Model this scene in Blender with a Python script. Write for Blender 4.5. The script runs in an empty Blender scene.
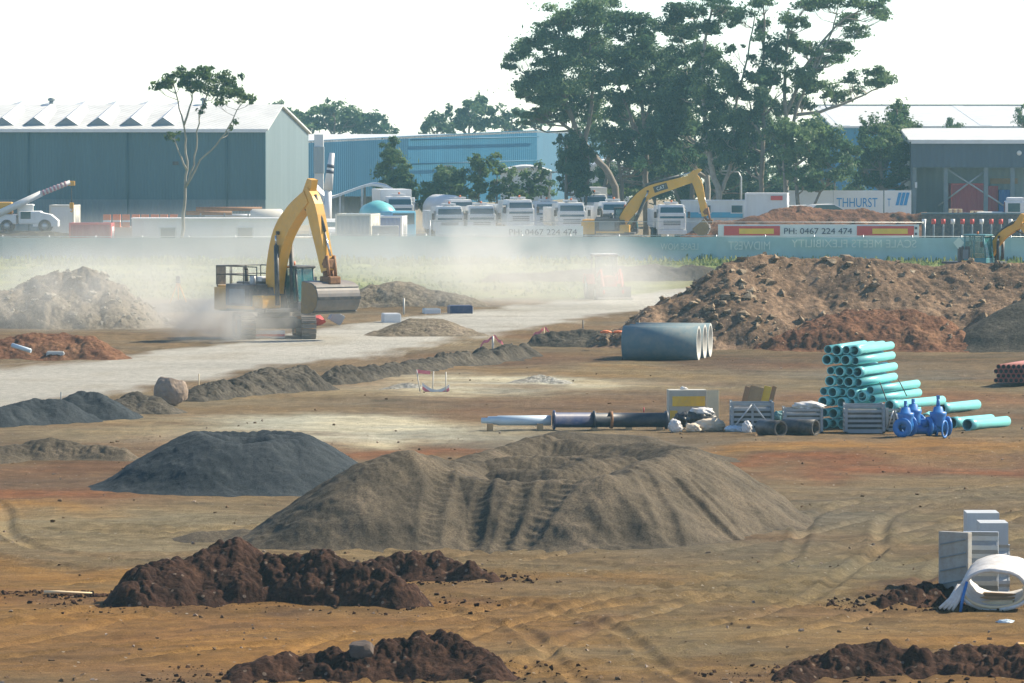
EXPO = 0.95
USE_DUST = True
USE_HAZE = True
HAZE_COL = (.45, .84, 1.0, 1)
HAZE_D = .00022
import bpy, bmesh, math, random
import numpy as np
from mathutils import Vector, Matrix, Euler
random.seed(7)
R = math.radians
C = bpy.context.scene.collection
# ------------------------------------------------------------------ camera model
F = 5689.0; HOR = 110.0; CZ = 10.0
PITCH = math.atan((341.5 - HOR) / F)
sP, cP = math.sin(PITCH), math.cos(PITCH)
def ray(px, py):
    u = (px - 512) / F; v = (341.5 - py) / F
    return u, cP + v * sP, -sP + v * cP
def at(px, py, Y):
    u, dy, dz = ray(px, py); t = Y / dy
    return Vector((u * t, Y, CZ + dz * t))
def gr(px, py, z=0.0):
    u, dy, dz = ray(px, py); t = (z - CZ) / dz
    return Vector((u * t, dy * t, z))
def gY(py): return gr(512, py).y
# ------------------------------------------------------------------ numpy noise
def _h(ix, iy, seed):
    n = (ix.astype(np.int64) * 374761393 + iy.astype(np.int64) * 668265263 + seed * 974634777) & 0xFFFFFFFF
    n = ((n ^ (n >> 13)) * 1274126177) & 0xFFFFFFFF
    n = ((n ^ (n >> 15)) * 2246822519) & 0xFFFFFFFF
    return ((n ^ (n >> 16)) & 0xFFFFFF) / float(0xFFFFFF)
def vn(x, y, seed=0):
    x = np.asarray(x, float); y = np.asarray(y, float)
    ix = np.floor(x); iy = np.floor(y); fx = x - ix; fy = y - iy
    fx = fx * fx * fx * (fx * (fx * 6 - 15) + 10); fy = fy * fy * fy * (fy * (fy * 6 - 15) + 10)
    a = _h(ix, iy, seed); b = _h(ix + 1, iy, seed); c = _h(ix, iy + 1, seed); d = _h(ix + 1, iy + 1, seed)
    return (a * (1 - fx) + b * fx) * (1 - fy) + (c * (1 - fx) + d * fx) * fy
def fbm(x, y, o=4, seed=0, g=0.5):
    s = 0; a = 1; t = 0
    for k in range(o):
        c, q = math.cos(k * 1.1), math.sin(k * 1.1)
        s = s + a * (vn((x * c - y * q) * 2 ** k + 17.3 * k, (x * q + y * c) * 2 ** k - 9.1 * k, seed + k) - .5); t += a; a *= g
    return 2 * s / t
def worley(x, y, seed=0):
    ix = np.floor(x); iy = np.floor(y); best = np.full(np.shape(x), 9.0)
    for dx in (-1, 0, 1):
        for dy in (-1, 0, 1):
            cx = ix + dx; cy = iy + dy
            px_ = cx + _h(cx, cy, seed); py_ = cy + _h(cx, cy, seed + 5)
            r = 0.55 + .6 * _h(cx, cy, seed + 9)
            best = np.minimum(best, np.hypot(px_ - x, py_ - y) / r)
    return best
# ------------------------------------------------------------------ materials
def _mat(name):
    m = bpy.data.materials.new(name); m.use_nodes = True
    nt = m.node_tree; return m, nt, nt.nodes['Principled BSDF']
def N(nt, t, **kw):
    n = nt.nodes.new(t)
    for k, v in kw.items():
        if k in n.inputs.keys(): n.inputs[k].default_value = v
        else: setattr(n, k, v)
    return n
def ramp(nt, src, stops):
    r = nt.nodes.new('ShaderNodeValToRGB'); e = r.color_ramp.elements
    while len(e) < len(stops): e.new(.5)
    for i, (p, c) in enumerate(stops):
        e[i].position = p; e[i].color = (c[0], c[1], c[2], 1) if hasattr(c, '__len__') else (c, c, c, 1)
    nt.links.new(src, r.inputs[0]); return r.outputs[0]
def mixc(nt, fac, a, b, mode='MIX'):
    m = nt.nodes.new('ShaderNodeMix'); m.data_type = 'RGBA'; m.blend_type = mode
    for v, i in ((fac, 0), (a, 6), (b, 7)):
        if hasattr(v, 'is_output'): nt.links.new(v, m.inputs[i])
        elif i == 0: m.inputs[0].default_value = v
        else: m.inputs[i].default_value = (v[0], v[1], v[2], 1)
    return m.outputs[2]
DUSTC = (.42, .34, .24)
def paint(name, col, rough=.5, var=.18, scale=1.5, dirt=.25, metal=0.0, dcol=DUSTC, bump=0.0, dscale=None, streak=False):
    """paint / plastic / metal with uneven tone, dust film and small dents"""
    m, nt, b = _mat(name)
    tc = N(nt, 'ShaderNodeTexCoord')
    src = tc.outputs['Object']
    if streak:
        mp = N(nt, 'ShaderNodeMapping'); mp.inputs['Scale'].default_value = (1, 1, .12); nt.links.new(src, mp.inputs[0]); src = mp.outputs[0]
    n1 = N(nt, 'ShaderNodeTexNoise', Scale=scale, Detail=5.0, Roughness=.65); nt.links.new(src, n1.inputs['Vector'])
    n2 = N(nt, 'ShaderNodeTexNoise', Scale=dscale or scale * 2.7, Detail=7.0, Roughness=.7); nt.links.new(src, n2.inputs['Vector'])
    lo = [c * (1 - var) for c in col]; hi = [min(.9, c * (1 + var)) for c in col]
    c = ramp(nt, n1.outputs[0], [(.3, lo), (.7, hi)])
    if dirt > 0:
        f = ramp(nt, n2.outputs[0], [(.42, 0.06 * dirt * 4), (.72, dirt * 1.6 if dirt * 1.6 < 1 else 1)])
        c = mixc(nt, f, c, dcol)
    nt.links.new(c, b.inputs['Base Color'])
    b.inputs['Roughness'].default_value = rough; b.inputs['Metallic'].default_value = metal
    if bump:
        bp = N(nt, 'ShaderNodeBump', Strength=bump, Distance=.02); nt.links.new(n2.outputs[0], bp.inputs['Height']); nt.links.new(bp.outputs[0], b.inputs['Normal'])
    return m
def soil(name, cols, scale=1.2, bump=.6, fine=14., speck=None, bdist=.06):
    """earth: three tones blended by noise, grains, optional pale stones"""
    m, nt, b = _mat(name)
    tc = N(nt, 'ShaderNodeTexCoord'); src = tc.outputs['Object']
    n1 = N(nt, 'ShaderNodeTexNoise', Scale=scale, Detail=8.0, Roughness=.68); nt.links.new(src, n1.inputs['Vector'])
    n2 = N(nt, 'ShaderNodeTexNoise', Scale=fine, Detail=6.0, Roughness=.75); nt.links.new(src, n2.inputs['Vector'])
    c = ramp(nt, n1.outputs[0], [(.34, cols[0]), (.5, cols[1]), (.66, cols[2])])
    g = ramp(nt, n2.outputs[0], [(.32, .42), (.68, 1.6)])
    c = mixc(nt, 1.0, c, g, 'MULTIPLY')
    if speck:
        v = N(nt, 'ShaderNodeTexVoronoi', Scale=speck[0]); nt.links.new(src, v.inputs['Vector'])
        f = ramp(nt, v.outputs['Distance'], [(speck[1], 1.0), (speck[1] + .06, 0.0)])
        hs = N(nt, 'ShaderNodeSeparateColor'); nt.links.new(v.outputs['Color'], hs.inputs[0])
        f2 = ramp(nt, hs.outputs[0], [(.60, 0.0), (.66, 1.0)])
        f = mixc(nt, 1.0, f, f2, 'MULTIPLY')
        c = mixc(nt, f, c, speck[2])
    nt.links.new(c, b.inputs['Base Color']); b.inputs['Roughness'].default_value = .95
    b.inputs['Specular IOR Level'].default_value = .15
    bp = N(nt, 'ShaderNodeBump', Strength=bump, Distance=bdist); nt.links.new(n2.outputs[0], bp.inputs['Height']); nt.links.new(bp.outputs[0], b.inputs['Normal'])
    return m
def glass(name, col, alpha=.55):
    m, nt, b = _mat(name)
    b.inputs['Base Color'].default_value = (*col, 1); b.inputs['Roughness'].default_value = .12
    b.inputs['Specular IOR Level'].default_value = .7; b.inputs['Alpha'].default_value = alpha
    return m
MT = {}
MT['yellow'] = paint('yellow_paint', (.74, .38, .03), .42, .12, 1.2, .18)
MT['yellow_worn'] = paint('yellow_paint_worn', (.55, .26, .035), .55, .2, 2.0, .45, dcol=(.16, .09, .05))
MT['charcoal'] = paint('charcoal_paint', (.035, .045, .055), .5, .2, 1.5, .22)
MT['steel'] = paint('worn_steel', (.21, .195, .18), .55, .25, 1.6, .4, .0, dcol=(.27, .22, .17))
MT['rust'] = paint('rusty_steel', (.20, .09, .04), .75, .4, 3, .5, dcol=(.42, .22, .09))
MT['rod'] = paint('chrome_rod', (.6, .62, .63), .25, .1, 2, .1, .8)
MT['rubber'] = paint('black_rubber', (.02, .021, .023), .8, .2, 2, .3)
MT['white'] = paint('white_paint', (.74, .75, .74), .45, .06, 1.2, .12)
MT['white_hut'] = paint('white_panel', (.72, .74, .72), .55, .06, .6, .16, streak=True)
MT['offwhite'] = paint('cream_panel', (.66, .63, .54), .6, .08, .8, .18)
MT['red'] = paint('red_paint', (.58, .04, .05), .5, .15, 1.2, .22)
MT['orange'] = paint('orange_plastic', (.72, .17, .04), .5, .12, 1.2, .15)
MT['pink'] = paint('pink_tape', (.80, .22, .26), .5, .2, 6, .05)
MT['blue'] = paint('blue_paint', (.008, .17, .52), .42, .12, 1.2, .12)
MT['navy'] = paint('navy_coating', (.010, .035, .12), .4, .15, 1.0, .16)
MT['bluegray'] = paint('dark_blue_coating', (.008, .02, .04), .5, .2, 1.0, .08)
MT['palepipe'] = paint('pale_blue_plastic', (.50, .62, .70), .4, .06, 1.0, .10)
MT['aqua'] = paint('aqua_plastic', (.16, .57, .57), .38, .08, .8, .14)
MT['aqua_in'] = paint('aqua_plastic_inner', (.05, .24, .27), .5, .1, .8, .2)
MT['redpipe'] = paint('red_brown_plastic', (.36, .09, .07), .5, .15, 1, .2)
MT['blackpipe'] = paint('black_plastic', (.022, .03, .036), .42, .2, 1.2, .22)
MT['concrete'] = paint('pipe_concrete', (.105, .185, .22), .85, .12, .8, .25, bump=.2)
MT['concrete_pale'] = paint('pale_concrete', (.56, .56, .52), .85, .1, 1.2, .2, bump=.2)
MT['galv'] = paint('galvanised_steel', (.48, .52, .54), .42, .12, 1.0, .2, .55)
MT['palepanel'] = paint('pale_steel_panel', (.50, .54, .56), .55, .14, .9, .3, dcol=(.36, .32, .26), streak=True)
MT['panelgray'] = paint('grey_panel_face', (.36, .36, .33), .7, .16, 1.4, .4, dcol=(.24, .18, .12))
MT['timber'] = paint('raw_timber', (.42, .27, .13), .8, .22, 2.5, .25, streak=False)
MT['graytimber'] = paint('weathered_crate', (.32, .36, .38), .8, .18, 2.5, .2)
MT['ply'] = paint('plywood', (.78, .62, .38), .75, .12, 1.5, .15)
MT['board'] = paint('brown_board', (.36, .20, .09), .75, .2, 2, .2)
MT['yellowcard'] = paint('yellow_printed_board', (.85, .52, .04), .6, .15, 2, .2)
MT['cardgray'] = paint('pale_board', (.46, .45, .38), .7, .12, 2, .25)
MT['clothwhite'] = paint('white_sheet_plastic', (.68, .68, .66), .55, .14, 2.5, .34, bump=.4)
MT['clothcream'] = paint('cream_woven_sack', (.66, .56, .42), .8, .12, 3, .2, bump=.4)
MT['clothblack'] = paint('black_sheet_plastic', (.012, .017, .022), .4, .25, 2.5, .1, bump=.4)
MT['stone'] = paint('grey_brown_stone', (.25, .20, .16), .9, .3, 2.5, .4, dcol=(.34, .24, .15), bump=.6)
MT['glass'] = glass('tinted_window', (.012, .07, .09), 1.0)
MT['cabglass'] = glass('green_cab_glass', (.03, .20, .20), .62)
MT['seat'] = paint('seat_vinyl', (.04, .05, .05), .6, .2, 2, .1)
MT['lamp'] = paint('lamp_lens', (.8, .8, .75), .15, .05, 2, .05)
MT['bark'] = paint('eucalypt_bark', (.19, .165, .135), .9, .35, 1.2, .3, dcol=(.14, .10, .08), bump=.5)
MT['bark_pale'] = paint('pale_bark', (.32, .29, .245), .9, .25, 1.5, .25, dcol=(.25, .19, .14), bump=.4)
def clad(name, col, pitch=.25, rough=.45, dirt=.1):
    """profiled steel sheet: vertical ribs as bump, streaked weathering"""
    m, nt, b = _mat(name)
    tc = N(nt, 'ShaderNodeTexCoord'); src = tc.outputs['Object']
    mp = N(nt, 'ShaderNodeMapping'); mp.inputs['Scale'].default_value = (.5, .5, .06); nt.links.new(src, mp.inputs[0])
    n1 = N(nt, 'ShaderNodeTexNoise', Scale=1.0, Detail=7.0, Roughness=.7); nt.links.new(mp.outputs[0], n1.inputs['Vector'])
    c = ramp(nt, n1.outputs[0], [(.3, [x * .84 for x in col]), (.7, [min(.9, x * 1.12) for x in col])])
    sep = N(nt, 'ShaderNodeSeparateXYZ'); nt.links.new(src, sep.inputs[0])
    ad = N(nt, 'ShaderNodeMath', operation='ADD'); nt.links.new(sep.outputs[0], ad.inputs[0]); nt.links.new(sep.outputs[1], ad.inputs[1])
    mu = N(nt, 'ShaderNodeMath', operation='MULTIPLY'); mu.inputs[1].default_value = 2 * math.pi / pitch; nt.links.new(ad.outputs[0], mu.inputs[0])
    si = N(nt, 'ShaderNodeMath', operation='SINE'); nt.links.new(mu.outputs[0], si.inputs[0])
    bp = N(nt, 'ShaderNodeBump', Strength=.35, Distance=.03); nt.links.new(si.outputs[0], bp.inputs['Height']); nt.links.new(bp.outputs[0], b.inputs['Normal'])
    nt.links.new(c, b.inputs['Base Color']); b.inputs['Roughness'].default_value = rough
    return m
MT['teal_clad'] = clad('teal_wall_sheet', (.07, .145, .165))
MT['lit_dusty_clad'] = clad('lit_gable_dusty_base_sheet', (.15, .20, .21))  # gable's sunlit tone painted in paler; also serves the dusty lower wall
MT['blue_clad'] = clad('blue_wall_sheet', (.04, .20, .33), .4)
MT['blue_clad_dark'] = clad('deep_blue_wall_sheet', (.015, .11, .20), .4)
MT['roof_white'] = clad('pale_roof_sheet', (.66, .66, .62), .6)
MT['skylight'] = clad('skylight_sheet', (.66, .68, .68), .4)
MT['slate_clad'] = clad('slate_fascia_sheet', (.07, .10, .135), .5)
MT['bay_clad'] = clad('bay_lining_sheet', (.28, .36, .38), .5)
MT['red_clad'] = clad('red_container_sheet', (.38, .04, .06), .3)
MT['blue_cont'] = clad('blue_container_sheet', (.015, .12, .36), .3)
MT['gray_cont'] = clad('grey_container_sheet', (.36, .40, .40), .3)
MT['lit_end_cont'] = clad('sunlit_container_end_sheet', (.70, .66, .54), .3)  # sun on the grey container's right end, put into the sheet colour
MT['blueband'] = paint('light_blue_band', (.06, .38, .55), .5, .08, 1, .1)
MT['steelpost'] = paint('grey_steel_post', (.16, .21, .24), .6, .15, 1, .15)
MT['banner'] = paint('teal_shade_cloth', (.40, .56, .54), .75, .14, .35, .20, dcol=(.30, .40, .38))
MT['bannertext'] = paint('faded_print', (.70, .76, .68), .75, .1, 1, .1)
MT['signwhite'] = paint('white_sign_face', (.74, .76, .76), .5, .05, .6, .1)
MT['ink'] = paint('dark_ink', (.05, .06, .10), .6, .1, 2, .05)
MT['inkblue'] = paint('blue_ink', (.02, .25, .55), .6, .1, 2, .05)
MT['yellowink'] = paint('yellow_ink', (.80, .52, .05), .6, .1, 2, .05)
MT['redink'] = paint('red_ink', (.60, .06, .05), .6, .1, 2, .05)
MT['spoil'] = soil('mixed_spoil', [(.095, .068, .048), (.175, .115, .072), (.28, .19, .12)], .45, .8, 5., (6.5, .16, (.40, .31, .21)), .10)
MT['redsoil'] = soil('red_soil', [(.09, .045, .028), (.155, .075, .042), (.22, .12, .065)], .7, .8, 6., None, .1)
MT['darksoil'] = soil('dark_clod_soil', [(.023, .0115, .0075), (.043, .0205, .0125), (.082, .042, .025)], 1.6, .9, 12., (5., .16, (.16, .12, .09)), .05)
MT['gravel'] = soil('blue_metal_gravel', [(.026, .033, .038), (.036, .044, .050), (.048, .056, .060)], .8, .9, 26., None, .03)
MT['crush'] = soil('brown_crushed_rock', [(.055, .046, .034), (.088, .072, .05), (.135, .107, .073)], .55, .7, 22., None, .025)
MT['tansoil'] = soil('tan_soil', [(.11, .092, .066), (.18, .15, .105), (.25, .205, .15)], .9, .8, 9., None, .05)
MT['clay'] = soil('pale_clay', [(.20, .19, .16), (.28, .27, .23), (.36, .35, .30)], 1.2, .8, 9., None, .05)
MT['darkstone'] = paint('dark_brown_stone', (.085, .062, .05), .9, .3, 2.5, .3, dcol=(.14, .10, .07), bump=.6)
MT['greysoil'] = soil('grey_soil', [(.042, .037, .03), (.068, .06, .047), (.11, .095, .072)], 1.0, .8, 9., None, .06)
MT['rockpile'] = soil('broken_rock', [(.12, .10, .07), (.19, .16, .115), (.28, .24, .18)], .8, .9, 6., None, .08)
def leafmat(name, c0, c1):
    m, nt, b = _mat(name)
    a = N(nt, 'ShaderNodeAttribute'); a.attribute_name = 'tone'
    c = ramp(nt, a.outputs['Fac'], [(0, c0), (1, c1)])
    nt.links.new(c, b.inputs['Base Color']); b.inputs['Roughness'].default_value = .6; b.inputs['Specular IOR Level'].default_value = .3
    tr = N(nt, 'ShaderNodeBsdfTranslucent'); nt.links.new(c, tr.inputs[0])
    mx = N(nt, 'ShaderNodeMixShader'); mx.inputs[0].default_value = .5
    nt.links.new(b.outputs[0], mx.inputs[1]); nt.links.new(tr.outputs[0], mx.inputs[2])
    nt.links.new(mx.outputs[0], nt.nodes['Material Output'].inputs[0])
    return m
MT['euc'] = leafmat('eucalypt_leaf', (.065, .13, .062), (.18, .26, .11))
MT['eucdark'] = leafmat('dark_eucalypt_leaf', (.044, .10, .056), (.125, .195, .085))
MT['conifer'] = leafmat('conifer_leaf', (.05, .105, .045), (.15, .22, .08))
MT['young'] = leafmat('bright_leaf', (.04, .085, .025), (.12, .17, .05))
MT['grass'] = leafmat('grass_blade', (.09, .15, .045), (.30, .32, .13))
# ------------------------------------------------------------------ mesh builder
class MB:
    def __init__(s): s.v = []; s.f = []; s.m = []; s.sm = []
    def add(s, vs, fs, mi=0, smooth=False):
        o = len(s.v); s.v += [tuple(v) for v in vs]
        for f in fs: s.f.append(tuple(i + o for i in f)); s.m.append(mi); s.sm.append(smooth)
        return s
    def box(s, c, d, rot=None, mi=0, bev=0.0, taper=None):
        x, y, z = d[0] / 2, d[1] / 2, d[2] / 2
        if bev > 0:
            b = min(bev, x * .9, y * .9, z * .9); bm = bmesh.new(); bmesh.ops.create_cube(bm, size=1)
            for v in bm.verts: v.co = Vector((v.co.x * 2 * x, v.co.y * 2 * y, v.co.z * 2 * z))
            bmesh.ops.bevel(bm, geom=bm.edges[:], offset=b, segments=2, affect='EDGES', profile=.6)
            bm.verts.index_update(); vs = [v.co.copy() for v in bm.verts]; fs = [[v.index for v in f.verts] for f in bm.faces]; bm.free()
        else:
            vs = [Vector((a * x, b_ * y, e * z)) for a in (-1, 1) for b_ in (-1, 1) for e in (-1, 1)]
            fs = [(0, 1, 3, 2), (4, 6, 7, 5), (0, 4, 5, 1), (2, 3, 7, 6), (0, 2, 6, 4), (1, 5, 7, 3)]
        if taper:
            for v in vs:
                if v.z > 0: v.x = v.x * taper[0] + taper[2]; v.y *= taper[1]
        M_ = rot.to_matrix() if isinstance(rot, Euler) else (rot if rot is not None else None)
        if M_ is not None: vs = [M_ @ v for v in vs]
        return s.add([v + Vector(c) for v in vs], fs, mi)
    def cyl(s, p0, p1, r0, r1=None, n=14, mi=0, cap=True, smooth=True):
        p0 = Vector(p0); p1 = Vector(p1); r1 = r0 if r1 is None else r1
        ax = (p1 - p0).normalized(); q = ax.to_track_quat('Z', 'Y').to_matrix()
        a = [Vector((math.cos(2 * math.pi * i / n), math.sin(2 * math.pi * i / n), 0)) for i in range(n)]
        vs = [p0 + q @ (v * r0) for v in a] + [p1 + q @ (v * r1) for v in a]
        s.add(vs, [(i, (i + 1) % n, n + (i + 1) % n, n + i) for i in range(n)], mi, smooth)
        if cap:
            o = len(s.v) - 2 * n
            s.f += [tuple(o + i for i in reversed(range(n))), tuple(o + n + i for i in range(n))]; s.m += [mi, mi]; s.sm += [False, False]
        return s
    def lathe(s, p0, ax, prof, n=24, mi=0, closed=False, mis=None):
        """prof: list of (distance along axis, radius)"""
        p0 = Vector(p0); ax = Vector(ax).normalized(); q = ax.to_track_quat('Z', 'Y').to_matrix(); vs = []
        for t, r in prof:
            vs += [p0 + ax * t + q @ Vector((r * math.cos(2 * math.pi * i / n), r * math.sin(2 * math.pi * i / n), 0)) for i in range(n)]
        k = len(prof); rng = range(k if closed else k - 1)
        for j in rng:
            o = len(s.v) if j == 0 else o
            if j == 0: s.v += [tuple(v) for v in vs]
            a = j * n; b = ((j + 1) % k) * n
            for i in range(n):
                s.f.append((o + a + i, o + a + (i + 1) % n, o + b + (i + 1) % n, o + b + i)); s.m.append(mis[j] if mis else mi); s.sm.append(True)
        return s
    def tube(s, pts, r, n=8, mi=0):
        rs = r if hasattr(r, '__len__') else [r] * len(pts); pts = [Vector(p) for p in pts]; rings = []
        up = None
        for i, p in enumerate(pts):
            t = (pts[min(i + 1, len(pts) - 1)] - pts[max(i - 1, 0)]).normalized()
            if up is None: up = t.orthogonal().normalized()
            up = (up - t * up.dot(t)).normalized(); w = t.cross(up)
            rings.append([p + (up * math.cos(2 * math.pi * k / n) + w * math.sin(2 * math.pi * k / n)) * rs[i] for k in range(n)])
        o = len(s.v)
        for g in rings: s.v += [tuple(v) for v in g]
        for i in range(len(pts) - 1):
            for k in range(n):
                s.f.append((o + i * n + k, o + i * n + (k + 1) % n, o + (i + 1) * n + (k + 1) % n, o + (i + 1) * n + k)); s.m.append(mi); s.sm.append(True)
        s.f += [tuple(o + k for k in reversed(range(n))), tuple(o + (len(pts) - 1) * n + k for k in range(n))]; s.m += [mi, mi]; s.sm += [False, False]
        return s
    def prism(s, poly, y0, y1, mi=0, axis='y'):
        """poly in (x,z) extruded along y (or (y,z) along x, or (x,y) along z)"""
        n = len(poly)
        f = {'y': lambda a, b, t: (a, t, b), 'x': lambda a, b, t: (t, a, b), 'z': lambda a, b, t: (a, b, t)}[axis]
        vs = [f(a, b, y0) for a, b in poly] + [f(a, b, y1) for a, b in poly]
        fs = [tuple(range(n)), tuple(reversed(range(n, 2 * n)))] + [(i, n + i, n + (i + 1) % n, (i + 1) % n) for i in range(n)]
        return s.add(vs, fs, mi)
    def ribbon(s, pts, y0, y1, mi=0):
        """pts: (x, z, half height) centre line swept as a box beam between y0 and y1"""
        up, lo = [], []
        for i, (x, z, h) in enumerate(pts):
            a = pts[max(i - 1, 0)]; b = pts[min(i + 1, len(pts) - 1)]; dx, dz = b[0] - a[0], b[1] - a[1]; L = math.hypot(dx, dz) or 1
            up.append((x - dz / L * h, z + dx / L * h)); lo.append((x + dz / L * h, z - dx / L * h))
        n = len(pts)
        vs = [(x, y0, z) for x, z in up] + [(x, y0, z) for x, z in lo] + [(x, y1, z) for x, z in up] + [(x, y1, z) for x, z in lo]
        fs = []
        for i in range(n - 1):
            fs += [(i, i + 1, n + i + 1, n + i), (2 * n + i, 3 * n + i, 3 * n + i + 1, 2 * n + i + 1), (i, 2 * n + i, 2 * n + i + 1, i + 1), (n + i, n + i + 1, 3 * n + i + 1, 3 * n + i)]
        fs += [(0, n, 3 * n, 2 * n), (n - 1, 3 * n - 1, 4 * n - 1, 2 * n - 1)]
        return s.add(vs, fs, mi)
    def rock(s, c, r, seed, mi=0, sub=2, rough=.35):
        """broken stone: hull of random points (sub 1-2) or a planed, roughened ball (sub 3+)"""
        rg = random.Random(seed); bm = bmesh.new()
        if sub <= 2:
            for _ in range(9 if sub == 1 else 16):
                d = Vector((rg.gauss(0, 1), rg.gauss(0, 1), rg.gauss(0, 1))).normalized() * rg.uniform(.75, 1.05); bm.verts.new(d)
            g = bmesh.ops.convex_hull(bm, input=bm.verts[:]); bmesh.ops.delete(bm, geom=[v for v in bm.verts if not v.link_faces], context='VERTS')
            bm.verts.index_update(); vs = [Vector(c) + Vector((v.co.x * r[0], v.co.y * r[1], v.co.z * r[2])) for v in bm.verts]
        else:
            bmesh.ops.create_icosphere(bm, subdivisions=sub, radius=1); pl = []
            for _ in range(9):
                d = Vector((rg.gauss(0, 1), rg.gauss(0, 1), rg.gauss(0, 1))).normalized(); pl.append((d, rg.uniform(.62, .95)))
            bm.verts.index_update(); vs = []
            for v in bm.verts:
                p = v.co.copy()
                for d, k in pl:
                    t = p.dot(d)
                    if t > k: p -= d * (t - k)
                p *= 1 + rg.uniform(-.5, .5) * rough * .18
                vs.append(Vector(c) + Vector((p.x * r[0], p.y * r[1], p.z * r[2])))
        fs = [[v.index for v in f.verts] for f in bm.faces]; bm.free()
        return s.add(vs, fs, mi)
    def build(s, name, mats, parent=None, loc=None):
        me = bpy.data.meshes.new(name); me.from_pydata(s.v, [], s.f)
        for m in (mats if isinstance(mats, (list, tuple)) else [mats]): me.materials.append(m)
        me.polygons.foreach_set('material_index', s.m); me.polygons.foreach_set('use_smooth', s.sm); me.update()
        o = bpy.data.objects.new(name, me); C.objects.link(o)
        if parent: o.parent = parent
        if loc is not None: o.location = loc
        return o
def fixn(o):
    bm = bmesh.new(); bm.from_mesh(o.data); bmesh.ops.recalc_face_normals(bm, faces=bm.faces); bm.to_mesh(o.data); bm.free(); return o
def tag(o, label=None, cat=None, group=None, kind=None):
    for k, v in (('label', label), ('category', cat), ('group', group), ('kind', kind)):
        if v: o[k] = v
    return o
def thing(name, label, cat, loc=(0, 0, 0), rz=0.0, group=None, scale=1.0):
    o = bpy.data.objects.new(name, None); C.objects.link(o); o.location = loc; o.rotation_euler = (0, 0, rz); o.scale = (scale,) * 3
    o.empty_display_size = .3
    return tag(o, label, cat, group)
def dup(root, loc=None, rz=None, label=None, scale=None):
    r = root.copy(); C.objects.link(r)
    if loc is not None: r.location = loc
    if rz is not None: r.rotation_euler = (0, 0, rz)
    if scale is not None: r.scale = (scale,) * 3
    if label: r['label'] = label
    for ch in list(root.children):
        c = ch.copy(); C.objects.link(c); c.parent = r
        for g in list(ch.children):
            d = g.copy(); C.objects.link(d); d.parent = c
    return r
def text_mb(body, size, width=None, mirror=False, depth=.006, space=1.0):
    """lettering as flat raised mesh in the XZ plane facing -Y, centred on the origin"""
    cu = bpy.data.curves.new('lettering', 'FONT'); cu.body = body; cu.size = 1; cu.extrude = .5; cu.align_x = 'CENTER'; cu.space_character = space
    t = bpy.data.objects.new('lettering', cu); C.objects.link(t); bpy.context.view_layer.update()
    me = bpy.data.meshes.new_from_object(t.evaluated_get(bpy.context.evaluated_depsgraph_get()))
    n = len(me.vertices); co = np.zeros(n * 3); me.vertices.foreach_get('co', co); co = co.reshape(n, 3)
    lo, hi = co.min(0), co.max(0); co[:, 0] -= (lo[0] + hi[0]) / 2; co[:, 1] -= (lo[1] + hi[1]) / 2
    sz = size / (hi[1] - lo[1]); sx = sz if width is None else width / (hi[0] - lo[0])
    if mirror: sx = -sx
    mb = MB(); mb.add([(p[0] * sx, -depth if p[2] > 0 else 0.0, p[1] * sz) for p in co], [tuple(p.vertices) for p in me.polygons])
    bpy.data.objects.remove(t); bpy.data.curves.remove(cu); bpy.data.meshes.remove(me)
    return mb
def grid_mesh(name, X, Y, Z, keep=None, mat=None, parent=None, attr=None, smooth=True):
    r, c = X.shape; idx = np.arange(r * c).reshape(r, c)
    q = np.stack([idx[:-1, :-1], idx[:-1, 1:], idx[1:, 1:], idx[1:, :-1]], -1).reshape(-1, 4)
    if keep is not None:
        k = (keep[:-1, :-1] | keep[:-1, 1:] | keep[1:, 1:] | keep[1:, :-1]).reshape(-1); q = q[k]
    used = np.unique(q); mp = np.full(r * c, -1); mp[used] = np.arange(len(used)); q = mp[q]
    co = np.stack([X, Y, Z], -1).reshape(-1, 3)[used]
    me = bpy.data.meshes.new(name); me.vertices.add(len(co)); me.vertices.foreach_set('co', co.ravel())
    me.loops.add(q.size); me.loops.foreach_set('vertex_index', q.ravel().astype(np.int32))
    me.polygons.add(len(q)); me.polygons.foreach_set('loop_start', np.arange(0, q.size, 4, dtype=np.int32)); me.polygons.foreach_set('loop_total', np.full(len(q), 4, np.int32))
    me.polygons.foreach_set('use_smooth', np.full(len(q), smooth)); me.update(calc_edges=True)
    if attr is not None:
        a = me.color_attributes.new('tint', 'FLOAT_COLOR', 'POINT'); d = np.ones((len(co), 4)); d[:, :3] = attr.reshape(-1, 3)[used]; a.data.foreach_set('color', d.ravel())
    if mat: me.materials.append(mat)
    o = bpy.data.objects.new(name, me); C.objects.link(o)
    if parent: o.parent = parent
    return o
# ------------------------------------------------------------------ camera, sun, sky, air
sc = bpy.context.scene
cam = bpy.data.objects.new('camera', bpy.data.cameras.new('camera')); C.objects.link(cam); sc.camera = cam
cam.location = (0, 0, CZ); cam.rotation_euler = (math.pi / 2 - PITCH, 0, 0)
cam.data.sensor_width = 36; cam.data.lens = F * 36 / 1024; cam.data.clip_start = 1; cam.data.clip_end = 12000
SUN_EL, SUN_AZ = R(40), R(66)            # azimuth clockwise from +Y (view direction)
sd = Vector((math.sin(SUN_AZ) * math.cos(SUN_EL), math.cos(SUN_AZ) * math.cos(SUN_EL), math.sin(SUN_EL)))
sl = bpy.data.lights.new('sun', 'SUN'); sl.energy = 4.6; sl.angle = R(.5); sl.color = (1, .88, .70)
so = bpy.data.objects.new('sun', sl); C.objects.link(so); so.rotation_euler = sd.to_track_quat('Z', 'Y').to_euler(); so.location = (60, 100, 120)
w = bpy.data.worlds.new('World'); sc.world = w; w.use_nodes = True; nt = w.node_tree
sky = nt.nodes.new('ShaderNodeTexSky'); sky.sky_type = 'NISHITA'; sky.sun_disc = False
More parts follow.
